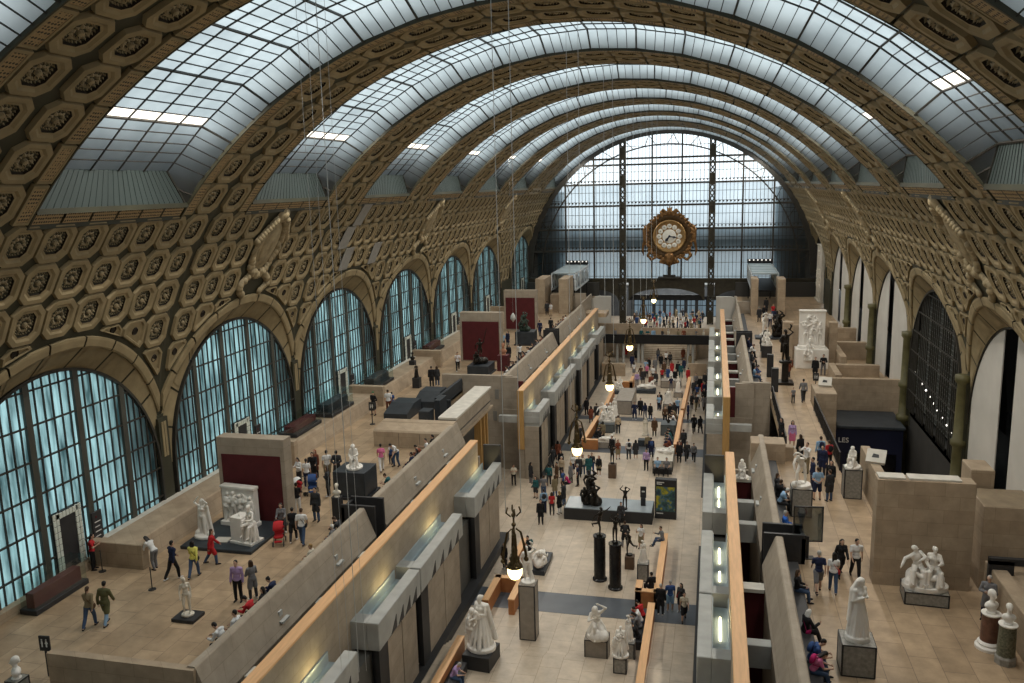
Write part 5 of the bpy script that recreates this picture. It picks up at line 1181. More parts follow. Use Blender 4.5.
c_ = link('carved_slab', relief_block(5.0, .4, 7.4, 6, [(-1.6, .2, 'overhead', 2.2), (-.2, .3, 'raise', 2.4), (1.4, .2, 'contra', 2.2), (-.8, 3.4, 'crouch', 2.0), (.9, 3.6, 'crouch', 1.8), (0, 4.8, 'contra', 1.3)]), o, (.3, 0, 0), -PI/2); setmat(c_, PLASTER)
m = MB()
for x0, x1, y0, y1, h in ((16.2, 19.9, 72.0, 72.5, 1.0), (15.9, 16.4, 67.5, 72.0, 1.15), (17.3, 20.0, 79.0, 79.5, 1.6), (17.0, 17.5, 72.9, 79.2, 1.5), (18.0, 20.2, 86, 86.5, 1.7)): m.cbox(x0, x1, y0, y1, ZT-.02, ZT+h, .03)
strc(m, 'wall_right_alcoves', WALLST2)
pedestal(12.3, 68.9, ZT, 1.3, 1.3, .22, 'low round-edged dark base under the tall black bronze', BRONZE, False); pedestal(12.3, 68.9, ZT+.22, .5, .5, 1.5, 'black pedestal on the dark base carrying the tall bronze', BRONZE, False)
sculpture('herald', 12.3, 68.9, ZT+1.72, PI+.3, 1.45, BRONZE, 'tall black bronze figure on a high pedestal on the right terrace')
pedestal(11.3, 71.3, ZT, .5, .5, 1.9, 'black pillar behind the nearer black pillar on the right terrace', CHARCOAL, False, group='black pillars'); pedestal(11.35, 66.2, ZT, .5, .5, 1.85, 'black pillar nearest the walkway on the right terrace', CHARCOAL, False, group='black pillars')
pedestal(11.5, 79.5, ZT, .9, .9, 1.1, 'black pedestal under the far white seated figure', CHARCOAL, False); sculpture('seatgroup', 11.5, 79.5, ZT+1.1, PI, 1.0, MARBLE, 'white seated figure on a black pedestal on the far right terrace')
m = MB(); m.cbox(10.9, 14.0, 88.4, 90.2, 0, .2, .02); tag(m.build('platform', BLACKSLAB, None, False, (0, 0, ZT)), 'low black platform on the far right terrace', 'platform')
sculpture('bend', 11.9, 89.3, ZT+.2, PI, 1.35, MARBLE, 'white bending figure on the far low black platform'); sculpture('bronze_group', 13.3, 89.3, ZT+.2, PI, 1.3, BRONZE, 'dark bronze group beside the white bending figure')
def glass_sign(x, y, label):
    o = thing('sign_stand', label, 'sign', (x, y, ZT), .1); b = MB(); b.cbox(-.06, .06, -.06, .06, 0, 1.0, .01); b.cbox(-.3, .3, -.2, .2, 0, .03, .01); b.build('post', CHARCOAL, o)
    f = MB()
    for a in ((-.62, -.57, .75, 2.35), (.57, .62, .75, 2.35), (-.62, .62, .75, .8), (-.62, .62, 2.3, 2.35)): f.box(a[0], a[1], -.03, .03, a[2], a[3])
    f.build('frame', CHARCOAL, o); g = MB(); g.box(-.57, .57, -.01, .01, .8, 2.3); g.build('glass', clearglass('grey_sign_glass', (.42, .46, .47), .12), o)
glass_sign(10.75, 36.05, 'grey glass sign panel on a black post by the parapet gap')
def post_sign(x, y, z, label):
    o = thing('sign_stand', label, 'sign', (x, y, z)); b = MB(); b.cbox(-.03, .03, -.03, .03, 0, 1.1, .005); b.lathe([(.2, 0), (.2, .03)], 12); b.build('post', CHARCOAL, o); b = MB(); b.cbox(-.2, .2, -.04, .04, 1.0, 1.6, .01); b.build('board', CHARCOAL, o)
    w_ = MB(); wc(w_, -.07, 1.28, False); wc(w_, .07, 1.28, True); c_ = w_.build('symbol', [LETW, LETW], o); c_.location = (0, -.012, 0)
post_sign(14.3, 65.9, ZT, 'black post with a white pictogram board at the walkway head'); post_sign(-16.4, 53.0, ZT, 'black post with a white pictogram board by the stepped wall')
# ---------------------------------------------------------------- things in the nave
ZN = 0.45
NSTEP = 36.2
def zn(y): return ZN if y < 36.2 else (0.3 if y < 36.65 else (0.15 if y < 37.1 else 0.0))
pedestal(-3.75, 35.0, ZN, 1.35, 1.5, .72, 'dark grey base under the white mother and child by the bench', CHARCOAL, False, -.1)
sculpture('mother', -3.75, 35.1, ZN+.72, PI-.3, 1.42, MARBLE, 'white marble mother and child on the dark base by the near bench')
pedestal(-2.2, 38.5, 0, .82, .8, 2.95, 'very tall grey stone pedestal in the middle of the nave', mat('warm_grey_stone', (.30, .265, .225), .55, .12, 3))
sculpture('herald', -2.2, 38.5, 2.95, PI+.2, 1.05, MARBLE, 'white marble youth lifting an arm on the tallest pedestal')
pedestal(-3.25, 46.6, 0, 1.0, 2.7, .28, 'long low dark plinth under the reclining white figure', BLACKSLAB, False)
sculpture('recline', -3.25, 46.5, .28, 0.1, 1.35, MARBLE, 'white reclining figure on a long low plinth')
pedestal(1.45, 37.2, 0, 1.1, .95, 1.15, 'grey stone pedestal with black edges under the kneeling figure', mat('warm_grey_stone', (.3, .265, .225)))
sculpture('kneel', 1.45, 37.2, 1.15, PI+.3, 1.42, MARBLE, 'white marble kneeling figure with an arm over its head')
pedestal(2.75, 35.6, ZN, .6, .6, .75, 'grey pedestal nearest the right bench under a white figure', group='pedestals at the near right bench'); sculpture('mother', 2.75, 35.6, ZN+.75, PI, .78, MARBLE, 'small white group in front of the near right bench, nearer one')
pedestal(2.95, 37.4, 0, .6, .6, .95, 'grey pedestal behind the nearer one at the right bench', group='pedestals at the near right bench'); sculpture('standing_woman', 2.95, 37.4, .95, PI+.5, .72, MARBLE, 'small white standing woman at the right bench, farther one')
BLACKMARB = mat('black_marble', (.014, .014, .015), .25, .3, 5)
def blackcol(x, y, label):
    o = thing('round_pedestal', label, 'pedestal', (x, y, 0)); b = MB(); b.lathe([(.42, 0), (.42, .1), (.36, .14)], 24); b.build('base', BLACKMARB, o)
    b = MB(); b.lathe([(.34, .12), (.34, 2.6)], 24); b.build('shaft', BLACKMARB, o); b = MB(); b.lathe([(.34, 2.6), (.38, 2.64), (.38, 2.72)], 24); b.build('cap', BLACKMARB, o)
blackcol(.5, 45.4, 'tall black marble column, the left and farther of the pair'); blackcol(1.5, 44.5, 'tall black marble column, the right and nearer of the pair')
sculpture('run', .5, 45.4, 2.72, PI+1.0, .95, BRONZE, 'small running bronze on the left black column'); sculpture('dance', 1.5, 44.5, 2.72, PI-.4, .86, BRONZE, 'small dancing bronze on the right black column')
pedestal(2.05, 47.2, 0, .55, .55, .8, 'short brown pedestal behind the black columns', mat('brown_wood', (.11, .07, .045), .5, .2, 3), False); sculpture('run', 2.05, 47.2, .8, PI-.6, .85, BRONZE, 'bronze runner on the short brown pedestal')
pedestal(2.95, 45.9, 0, .62, .7, 1.05, 'grey marble pedestal with black edges right of the columns'); sculpture('standing_woman', 2.95, 45.9, 1.05, PI, .72, MARBLE, 'small white standing woman right of the black columns')
o = thing('platform', 'wide black platform with sheen-tinted slab top under the bronze group', 'platform', (-.1, 54.9, 0))
b = MB(); b.cbox(-3.0, 3.0, -1.0, 1.3, 0, .8, .02); b.build('body', CHARCOAL, o); b = MB(); b.cbox(-2.95, 2.95, -.95, 1.25, .8, .84, .01); b.build('top_slab', mat('sheen_blue_slab', (.27, .31, .34), .22, .1, 1), o)  # bluish reflected light is put into the top slab's colour
sculpture('bronze_group', -1.3, 55.0, .84, PI, 1.15, BRONZE, 'large dark bronze group at the left end of the black platform')
sculpture('dance', 1.05, 54.3, .84, PI, .85, BRONZE, 'slim dark bronze figure on the front of the black platform')
post = thing('sign_stand', 'black sign stand with a white line symbol on the platform', 'sign', (2.2, 55.2, .84)); b = MB(); b.cbox(-.16, .16, -.12, .12, 0, .55, .01); b.build('foot', CHARCOAL, post); b = MB(); b.cbox(-.2, .2, -.03, .03, .55, 1.35, .01); b.build('board', CHARCOAL, post); b = MB(); b.box(-.1, .1, -.04, -.03, .95, 1.05); b.build('symbol', LETW, post)
o = thing('poster_kiosk', 'tall black poster kiosk with a yellow and blue painted poster', 'poster kiosk', (3.72, 55.3, 0), -.05); b = MB(); b.cbox(-.72, .72, -.25, .25, 0, 2.8, .02); b.build('body', CHARCOAL, o)
def postermat():
    m = bpy.data.materials.new('painted_poster'); m.use_nodes = True; nt = m.node_tree; n = nt.nodes.new('ShaderNodeTexNoise'); n.inputs['Scale'].default_value = 2.6; n.inputs['Detail'].default_value = 3
    tc = nt.nodes.new('ShaderNodeTexCoord'); r = nt.nodes.new('ShaderNodeValToRGB'); nt.links.new(tc.outputs['Object'], n.inputs['Vector']); nt.links.new(n.outputs[0], r.inputs[0]); cr = r.color_ramp
    cr.elements[0].position = .36; cr.elements[0].color = (.012, .03, .07, 1); cr.elements[1].position = .66; cr.elements[1].color = (.42, .36, .03, 1)
    for p, c_ in ((.46, (.03, .09, .06, 1)), (.52, (.05, .12, .22, 1)), (.58, (.16, .2, .03, 1))):
        e = cr.elements.new(p); e.color = c_
    nt.links.new(r.outputs[0], nt.nodes['Principled BSDF'].inputs['Base Color']); return m
b = MB(); b.box(-.62, .62, -.265, -.25, .55, 2.3); b.build('poster', postermat(), o)
b = MB()
for z, w_ in ((2.6, .5), (2.48, .35), (.4, .45)): b.box(-.6, -.6+w_, -.262, -.25, z-.03, z+.03)
b.build('lettering', LETW, o)
# orange wooden bench walls along the aisle
OBST = []
def woodwall(pts, h, label, z=0.0, th=.32, box=False, seat=None):
    o = thing('wooden_bench', label, 'bench wall', (0, 0, z), 0, 'wooden bench walls')
    b = MB(); t = MB()
    for (a, c_) in zip(pts[:-1], pts[1:]):
        d = (V((c_[0]-a[0], c_[1]-a[1], 0))).normalized(); n = V((-d.y, d.x, 0))*th/2; A = V((a[0], a[1], 0))-d*th/2; B = V((c_[0], c_[1], 0))+d*th/2
        OBST.append((min(A.x, B.x)-th/2, max(A.x, B.x)+th/2, min(A.y, B.y)-th/2, max(A.y, B.y)+th/2, z, z+h)); q = [A-n, B-n, B+n, A+n]; b.prism([(p.x, p.y) for p in q], 0, h, 0); q = [A-n*1.15, B-n*1.15, B+n*1.15, A+n*1.15]; t.prism([(p.x, p.y) for p in q], h, h+.05)
    b.build('panel', mat('orange_brown_wood', (.40, .17, .065), .5, .12, 3), o); t.build('top_rail', ORANGEWOOD, o)
    if seat:
        s = MB(); s.cbox(*seat, .0, .45, .02); tag(s.build('bench', CHARCOAL, None, False, (0, 0, z)), 'low black seat along the '+label, 'bench')
woodwall([(-4.95, 29.0), (-4.95, 35.6)], .8, 'orange wooden bench wall at lower left, nearest one', ZN, .32, False, (-4.78, -4.2, 29.0, 34.2))
woodwall([(-4.95, 40.3), (-4.95, 43.0), (-3.6, 43.0), (-3.6, 40.6)], .85, 'orange wooden boxed bench by the dark floor band', 0)
woodwall([(-4.6, 44.4), (-4.6, 48.2)], .85, 'orange wooden bench wall beside the reclining figure', 0)
woodwall([(3.75, 31.0), (3.75, 41.3)], .85, 'orange wooden bench wall at lower right behind seated visitors', 0.0 if False else 0.0, .32, False, (3.0, 3.58, 38.2, 40.9))
woodwall([(2.95, 43.6), (2.95, 42.6), (3.95, 42.6), (3.95, 50.2)], .95, 'orange wooden bench wall right of the black columns', 0)
woodwall([(-3.0, 69.6), (-4.1, 69.6), (-3.85, 77.0)], .85, 'orange wooden bench wall left of the mid-nave white group', 0, .32, False, (-3.62, -3.15, 71.2, 74.0)); woodwall([(-3.6, 78.2), (-3.65, 87.6)], .85, 'orange wooden bench wall by the big grey box', 0)
woodwall([(3.75, 69.4), (3.85, 80.0)], .85, 'orange wooden bench wall on the right of mid nave', 0); woodwall([(3.9, 81.0), (4.2, 94.5)], .85, 'far right orange wooden bench wall', 0); woodwall([(-3.3, 91.6), (-2.1, 91.6), (-2.1, 94.2)], .85, 'far left orange wooden bench wall behind the seated figure', 0)
# dark bands in the floor
m = MB(); m.box(-6.5, 6.5, 41.1, 43.3, 0, .012); m.box(-6.5, 6.5, 68.8, 70.9, 0, .012); m.box(-6.5, 6.5, 78.9, 80.2, 0, .012); strc(m, 'floor_band', mat('blue_grey_floor_band', (.085, .095, .11), .35, .12, 1))
# mid and far nave sculpture
GST = mat('warm_grey_stone', (.3, .265, .225))
pedestal(-2.75, 75.7, 0, 1.5, 2.2, .8, 'blue-grey plinth under the mid-nave white group', mat('blue_grey_plinth', (.10, .115, .12), .5, .1, 2)); sculpture('couple', -2.75, 75.8, .8, PI, 1.1, MARBLE, 'white seated group on the mid-nave blue-grey plinth')
pedestal(-2.25, 70.6, 0, 1.5, 1.4, .55, 'low grey plinth by the left wooden bench, with a white lying figure', GST); sculpture('recline', -2.25, 70.6, .55, 1.4, .8, MARBLE, 'white lying figure on the low grey plinth in mid nave')
pedestal(-1.85, 83.8, 0, 1.6, 5.4, 1.4, 'big grey square block in mid nave', GST, True)
pedestal(-2.4, 78.6, 0, .8, .8, .55, 'small plinth before the big grey block', GST); sculpture('standing_woman', -2.4, 78.6, .55, PI, .95, MARBLE, 'white standing figure before the big grey block')
pedestal(-3.1, 89.9, 0, 1.3, 1.6, .35, 'dark low plinth under the far left white seated figure', BLACKSLAB, False); sculpture('seatgroup', -3.1, 89.9, .35, PI, .95, MARBLE, 'far white seated figure on a dark low plinth')
pedestal(-.4, 90.6, 0, 2.2, 1.6, .4, 'dark low plinth under the far white lying group', BLACKSLAB, False); sculpture('recline', -.4, 90.6, .4, 1.5, 1.15, MARBLE, 'far white lying group on a dark plinth')
pedestal(2.2, 93.4, 0, 2.2, 1.4, .8, 'far grey plinth under a small white figure', GST); sculpture('child', 2.2, 93.4, .8, PI, 1.0, MARBLE, 'far small white figure on a grey plinth')
pedestal(3.15, 89.0, 0, .9, .9, .55, 'far grey plinth at the right bench wall', GST); sculpture('standing_woman', 3.15, 89.0, .55, PI, .9, MARBLE, 'far white standing figure at the right bench wall')
pedestal(2.4, 83.8, 0, 1.0, 1.0, .6, 'grey plinth amid the visitors right of the block', GST); sculpture('mother', 2.4, 83.8, .6, PI, .8, MARBLE, 'white figure group amid the visitors right of the big block')
pedestal(2.85, 75.3, 0, 1.3, 1.6, 1.0, 'blue-grey plinth beside the right mid-nave bench', mat('blue_grey_plinth', (.10, .115, .12), .5, .1, 2)); sculpture('bust', 2.85, 75.3, 1.0, PI, 1.0, BRONZE, 'dark bust on the blue-grey plinth', 'bust', 'bust')
pedestal(.85, 74.4, 0, .6, .6, .15, 'thin pale base under the pale robed statue', PALESTONE, False); sculpture('veil', .85, 74.4, .15, PI+.3, .78, PLASTER, 'pale robed statue standing alone in mid nave')
pedestal(-.8, 62.8, 0, .6, .6, 1.1, 'brown pedestal under a dark bronze behind the platform', mat('brown_wood', (.11, .07, .045)), False); sculpture('dance', -.8, 62.8, 1.1, PI, .8, BRONZE, 'dark bronze on the brown pedestal behind the platform')
pedestal(2.95, 66.6, 0, 1.55, 3.6, .85, 'pale plinth with seated visitors before it', mat('pale_plinth_stone', (.52, .48, .41), .5, .08, 2)); sculpture('recline', 2.95, 66.9, .85, 1.2, .8, MARBLE, 'white curled figure on the pale plinth behind the poster kiosk')
pedestal(.8, 71.3, 0, .7, .7, .57, 'small dark grey cube on the floor band', BLACKSLAB, False)
# statues seen through the right galleries
sculpture('child', 8.35, 46.55, 6.25, PI, 1.1, MARBLE, 'small white figure on the sill of the right gallery partition')
# ---------------------------------------------------------------- the entrance end: footbridge, stairs, entrance hall, trussed walkways
DARKSTEEL = mat('black_steel', (.012, .012, .013), .45, .2, 2)
m = MB(); m.box(-9.4, 6.9, 105.4, 105.7, 2.55, 3.62, 0); m.box(-9.4, 6.9, 105.35, 105.75, 3.62, 3.7, 0)
strc(m, 'beam', [DARKSTEEL])
m = MB(); m.box(-9.4, 6.9, 105.7, 107.6, 2.5, 2.6, 0); strc(m, 'floor_footbridge', [DARKSTEEL])
m = MB(); m.box(-9.4, -2.2, 107.5, 107.8, 2.6, 4.75); m.box(-9.4, 9.4, 113.2, 113.6, -.2, 3.25); m.box(3.4, 9.4, 107.5, 107.8, 2.6, 4.2); strc(m, 'wall_far_parapet', WALLST2)
m = MB()
for k in range(14): m.box(-2.6, 4.6, 108.0+k*.36, 108.36+k*.36, -.1, .17*(k+1))
m.box(-9.4, -2.6, 109.5, 113.2, -.1, 2.35); m.box(4.6, 9.4, 109.5, 113.2, -.1, 2.35)
strc(m, 'floor_stairs', FLOORN)
m = MB(); m.box(-2.75, -2.6, 107.8, 113.2, 0, 3.1); m.box(4.6, 4.75, 107.8, 113.2, 0, 3.1); m.box(-6.2, -3.4, 98.0, 98.35, 0, 1.5); m.box(3.9, 6.0, 99.0, 99.35, 0, 1.5); m.box(-6.2, -5.9, 98.3, 104, 0, 1.5); strc(m, 'wall_far_stairs', WALLST2)
m = MB()
for x in (-5.2, -4.4, -2.5, -2.0, 3.7, 4.25): m.lathe([(.17, 0), (.17, 2.5)], 14, 0, Matrix.Translation((x, 105.9, 0)))
strc(m, 'column', GREYSTONE)
m = MB(); m.box(-16, 16, 113.6, 130, 1.9, 2.3); strc(m, 'floor_hall', FLOORN)
m = MB(); m.box(-16, 16, 123.3, 130, 7.7, 7.9); m.box(-16, -15.8, 123, 130, 0, 8); m.box(15.8, 16, 123, 130, 0, 8)
strc(m, 'ceiling_hall', mat('pale_hall_plaster', (.55, .54, .5), .8, .06, 1))
m = MB(); m.box(-16, 16, 129.6, 130, 1.9, 8); strc(m, 'wall_far_hall', mat('dim_hall_wall', (.08, .085, .09), .7, .2, 1))
DAYL = emit('daylit_door_glass', (.62, .85, 1.0), .22)
for i, x in enumerate((-4.6, -3.0, -1.4, .2, 1.8, 3.4, 5.0, 6.6)):
    m = MB(); m.box(x-.55, x+.55, 129.5, 129.56, 2.4, 4.9, 0); m.box(x-.8, x-.55, 129.4, 129.6, 2.3, 5.3, 1); m.box(x+.55, x+.8, 129.4, 129.6, 2.3, 5.3, 1); m.box(x-.7, x+.7, 129.4, 129.6, 4.9, 5.4, 1); m.box(x-.04, x+.04, 129.4, 129.6, 2.3, 5.0, 1); m.box(x-.6, x+.6, 129.4, 129.6, 4.0, 4.1, 1)
    struct(m.build('door_%d' % (i+20), [DAYL, DARKSTEEL]))
m = MB()
for x in np.arange(-5, 6, 1.4): m.box(x-.03, x+.03, 122.6, 122.7, 2.3, 6.6)
m.box(-5.4, 5.4, 122.6, 122.8, 5.75, 6.55); struct(m.build('door_40', DARKSTEEL))
L = bpy.data.lights.new('hall_lamp', 'AREA'); L.shape = 'RECTANGLE'; L.size = 14; L.size_y = 4; L.energy = 700; L.color = (.92, .97, 1); lo = link('hall_lamp', L, None, (0, 126.5, 7.55))
L = bpy.data.lights.new('hall_uplight', 'AREA'); L.shape = 'RECTANGLE'; L.size = 9; L.size_y = 3; L.energy = 260; L.color = (1, .95, .85); lo = link('hall_uplight', L, None, (0, 125.5, 6.3)); lo.rotation_euler = (PI, 0, 0)  # fill light added to brighten the hall ceiling, no fixture there
for x, y in ((-8.2, 112.6), (8.4, 112.6)):                    # plaster pylons with a curved shoulder either side of the hall
    m = MB(); s = -1 if x < 0 else 1; P = [(-1.4*s, 0), (1.3*s, 0)]+[(1.3*s-.9*s*(1-math.cos(a)), 4.1+.9*math.sin(a)) for a in np.linspace(0, PI/2, 6)]+[(-1.4*s, 5.0)]
    m.loft([[(x+p, yy, 2.6+z) for p, z in P] for yy in (y, y+.6)], 0, True, True); strc(m, 'wall_far_pylon', WHITEPL)
def pylon(x0, x1, y0, y1, z1, name='wall_portal'):
    m = MB(); m.cbox(x0, x1, y0, y1, ZT-.02, z1, .03); strc(m, name, WALLST2)
TRUSS = mat('white_truss_paint', (.62, .66, .68), .5, .06, 2)
def bridge(x0, x1, y0, y1, z0, z1, label):
    o = thing('trussed_walkway', label, 'walkway', ((x0+x1)/2, (y0+y1)/2, z0)); w, l, h = (x1-x0)/2, (y1-y0)/2, z1-z0
    r = MB(); r.box(-w, w, -l, l, h, h+.12)
    for i in range(7): y = -l+2*l*i/6; r.box(-w-.03, w+.03, y-.06, y+.06, h+.1, h+.18)
    r.build('roof', mat('pale_blue_roof_glass', (.42, .5, .54), .3, .06, 1), o); f = MB(); f.box(-w, w, -l, l, -.2, 0); f.build('deck', DARKSTEEL, o)
    for s in (-1, 1):
        t = MB(); n = 6
        for z in (.05, h): t.box(s*w-.09, s*w+.09, -l, l, z-.12, z+.12)
        for i in range(n+1): y = -l+2*l*i/n; t.bar((s*w, y, 0), (s*w, y, h), .14)
        for i in range(n): a, b = -l+2*l*i/n, -l+2*l*(i+1)/n; t.bar((s*w, a, 0), (s*w, b, h), .12) if i % 2 == 0 else t.bar((s*w, b, 0), (s*w, a, h), .12)
        t.build('side_truss', TRUSS, o)
    g = MB()
    for x in (-w+.1, w-.1):
        for y in (-l+.4, l-.6): g.box(x-.08, x+.08, y-.08, y+.08, ZT-z0, -.1)
    g.build('support_post', DARKSTEEL, o)
    d = MB(); d.cbox(-w-.1, w+.1, l-.3, l-.1, h+.2, h+.75, .03, 0)
    for i in range(6): x = -w+.2+(2*w-.4)*i/5; d.lathe([(.1, -.04), (.1, .04)], 8, 1, Matrix.Translation((x, l-.33, h+.62)) @ Matrix.Rotation(PI/2, 4, 'X'))
    d.build('floodlight_bar', [DARKSTEEL, emit('small_lamp_glow', (1, .95, .85), 1.2)], o)
pylon(-15.35, -14.15, 104.0, 108.6, 10.9); pylon(-12.35, -11.2, 104.0, 108.6, 10.9); bridge(-14.1, -11.0, 108.7, 120.5, 8.9, 11.0, 'white trussed glass-roofed walkway beyond the left stone portal')
pylon(11.05, 11.85, 104.0, 107.0, 10.9); pylon(14.05, 14.95, 104.0, 107.0, 10.9); bridge(11.2, 14.3, 107.2, 120.5, 9.2, 11.1, 'white trussed glass-roofed walkway beyond the right stone portal')
m = MB(); m.box(-13.9, -12.4, 106.5, 108.5, ZT, 8.6); strc(m, 'wall_portal_step', WALLST2)
m = MB(); m.box(-9.6, -9.4, 104, 113, ZT-.4, 7.9); m.box(-11, -9.5, 108, 108.3, ZT, 8.6); m.box(9.4, 9.6, 104, 113, ZT-.4, 7.7); m.box(9.5, 11.0, 106, 106.3, ZT, 7.9); strc(m, 'wall_far_side', WALLST)
m = MB(); m.box(-20.4, -9.6, 121.6, 122.2, ZT, 8.4); m.box(9.6, 20.4, 121.6, 122.2, ZT, 8.4); strc(m, 'wall_far_dark', mat('dark_far_wall', (.045, .043, .04)))
# ---------------------------------------------------------------- the gilded clock
o = thing('clock', 'huge gilded ornate clock with white numeral discs on the glazed end wall', 'clock', (.45, 121.95, 15.0)); CZ = (.45, 121.4, 15.0)
RX = Matrix.Rotation(PI/2, 4, 'X')          # lathe axis to the viewer
def disc(prof, m_, name, n=40, parent=o, dx=0, dz=0, dy=0):
    b = MB(); b.lathe(prof, n, 0, Matrix.Translation((dx, dy, dz)) @ RX); return b.build(name, m_, parent, True)
disc([(3.3, -.1), (3.3, .2), (3.0, .4), (2.6, .42), (2.45, .3), (2.15, .3)], mat('dark_old_gilt', (.085, .05, .022), .5, .4, 3, metal=.4), 'case', 48)
disc([(2.3, .3), (2.3, .62), (2.1, .68), (2.0, .5), (1.85, .45), (.1, .45)], mat('bronze_gold', (.36, .22, .09), .38, .25, 5, metal=.5), 'bezel', 48)
ROM = ['XII', 'I', 'II', 'III', 'IIII', 'V', 'VI', 'VII', 'VIII', 'IX', 'X', 'XI']
INK = mat('numeral_ink', (.02, .022, .04), .5)
for k in range(12):
    a = PI/2-2*PI*k/12; x, z = 1.42*math.cos(a), 1.42*math.sin(a)
    d = disc([(.34, .44), (.34, .52), (.30, .54), (.02, .54)], ENAMEL, 'numeral_disc', 20, o, x, z)
    text(ROM[k], .27, x, -.55, z, INK, d, PI/2, 0, 'numeral', .004)
disc([(.98, .44), (.98, .5), (.9, .53), (.02, .53)], ENAMEL, 'centre_dial', 36)
disc([(.16, .5), (.16, .62), (.02, .64)], INK, 'hub', 16)
for nm, ang, L_, w_ in (('minute_hand', -.18, 1.05, .09), ('hour_hand', math.radians(-128), .95, .13)):
    h = MB(); q = [(-.15, -w_*.5), (L_*.5, -w_), (L_*.62, -w_*1.6), (L_, 0), (L_*.62, w_*1.6), (L_*.5, w_), (-.15, w_*.5)]
    c_, s_ = math.cos(ang), math.sin(ang); h.loft([[(x*c_-y*s_, yy, x*s_+y*c_) for x, y in q] for yy in (-.58, -.62)], 0, True, True); h.build(nm, INK, o)
c = Clay(); rnd = random.Random(3)
for k in range(90):                          # leafwork wreath round the case
    a = 2*PI*k/90; rr = 3.22+.2*math.sin(k*2.4); c.ball((rr*math.cos(a), -.3, rr*math.sin(a)), (.2, .2, rnd.uniform(.14, .3)), Matrix.Rotation(a, 4, 'Y'), 6)
for s in (-1, 1):
    c.chain([(s*3.1, -.2, 1.6), (s*3.6, -.25, .9), (s*3.5, -.25, -.6), (s*3.75, -.2, -1.9), (s*3.6, -.2, -2.7)], [.16, .2, .22, .18, .08], 8)
    c.chain([(s*2.6, -.2, -1.9), (s*3.0, -.3, -2.7), (s*2.5, -.35, -3.3), (s*1.9, -.3, -3.0), (s*2.1, -.3, -2.5)], [.22, .22, .2, .16, .1], 8)
    c.chain([(s*.3, -.25, 3.1), (s*.9, -.3, 3.7), (s*1.35, -.25, 3.35)], [.25, .2, .1], 8); c.chain([(s*3.2, -.2, 1.2), (s*3.75, -.25, 1.6)], [.18, .07], 8)
    c.chain([(s*.5, -.25, -3.0), (s*1.2, -.3, -3.6), (s*.4, -.3, -3.9)], [.3, .25, .15], 8); c.chain([(s*.05, -.25, 3.3), (s*.35, -.25, 4.1)], [.2, .08], 8)
c.chain([(0, -.3, -2.9), (0, -.4, -3.5), (0, -.3, -4.1)], [.75, .7, .25], 10); c.ball((0, -.3, 3.35), (.4, .3, .5)); c.limb((0, -.3, 3.6), (0, -.3, 4.25), .16, .06)
link('scrollwork', c.mesh('scrollwork', GILT, .07, 1), o)
b = MB(); b.cbox(-1.6, 1.6, -.2, .42, -6.06, -5.8, .05); b.cbox(-.9, .9, -.1, .3, -5.8, -5.5, .05); b.cbox(-.25, .25, -.1, .2, -5.5, -3.6, .05); b.build('bracket', IRON, o)
# ---------------------------------------------------------------- hanging lanterns down the middle of the nave
GLOBE = emit('lantern_globe_glow', (1.0, .80, .36), 5.0)
BRASSD = mat('dark_brass', (.09, .06, .025), .4, .3, 6, metal=.6)
def lantern(y, label):
    o = thing('hanging_lantern', label, 'lantern', (-.03, y, 9.2), 0, 'hanging lanterns')
    g = MB(); g.lathe([(.04, -.30), (.17, -.25), (.26, -.08), (.27, .08), (.2, .16)], 16); g.build('globe', GLOBE, o, True)
    b = MB(); b.lathe([(.2, .15), (.29, .17), (.27, .25), (.16, .36), (.19, .5), (.1, .62), (.12, .8), (.05, .95)], 16); b.lathe([(.03, -.36), (.06, -.3)], 8); b.build('crown', BRASSD, o, True)
    s = MB(); s.tube([(0, 0, .9), (0, 0, 2.3)], .035, 8)
    for z in (1.35, 1.75, 2.1): s.ball((0, 0, z), .085, 8)
    s.build('stem', BRASSD, o, True)
    for k in range(4):
        a = MB(); t = PI/2*k+.4; d = V((math.cos(t), math.sin(t), 0)); a.tube([tuple(d*.08+V((0, 0, 1.6))), tuple(d*.24+V((0, 0, 1.45))), tuple(d*.34+V((0, 0, 1.0))), tuple(d*.42+V((0, 0, .55))), tuple(d*.36+V((0, 0, .42)))], [.035, .04, .045, .05, .05], 7)
        a.ball(tuple(d*.42+V((0, 0, .42))), .085, 8); a.tube([tuple(d*.1+V((0, 0, 2.05))), tuple(d*.26+V((0, 0, 2.2))), tuple(d*.2+V((0, 0, 2.4)))], .03, 6); a.build('arm', BRASSD, o, True)
    w = MB()
    for x in (-.28, .28): w.tube([(x, 0, 2.2), (x, 0, 21.35)], .012, 5)
    w.build('cable', mat('pale_cable', (.45, .46, .46), .5), o)
    L = bpy.data.lights.new('lantern_light', 'POINT'); L.energy = 60; L.color = (1, .78, .4); L.shadow_soft_size = .3; q = link('lantern_light', L, o, (0, 0, -.45))
for i, y in enumerate((27.0, 41.0, 54.9, 68.8, 82.7, 97.2)):
    lantern(y, 'ornate brass hanging lantern with a glowing globe, %s along the nave' % ('nearest', 'second', 'third', 'fourth', 'fifth', 'farthest')[i])
def hang(x, y, z0, z1, label, bulb=False, i_=0):
    o = thing('hanging_wire', label, 'wire', (x, y, z0), 0, 'thin hanging wires'); w = MB(); w.tube([(0, 0, 0), (0, 0, z1-z0)], .011 if i_ else .006, 5); w.build('cable', mat('pale_cable', (.45, .46, .46), .5), o)
    if bulb: b = MB(); b.lathe([(.02, .5), (.22, .25), (.3, -.1), (.12, -.3), (.03, -.45)], 12); b.build('weight', mat('pale_weight', (.5, .5, .48)), o, True)
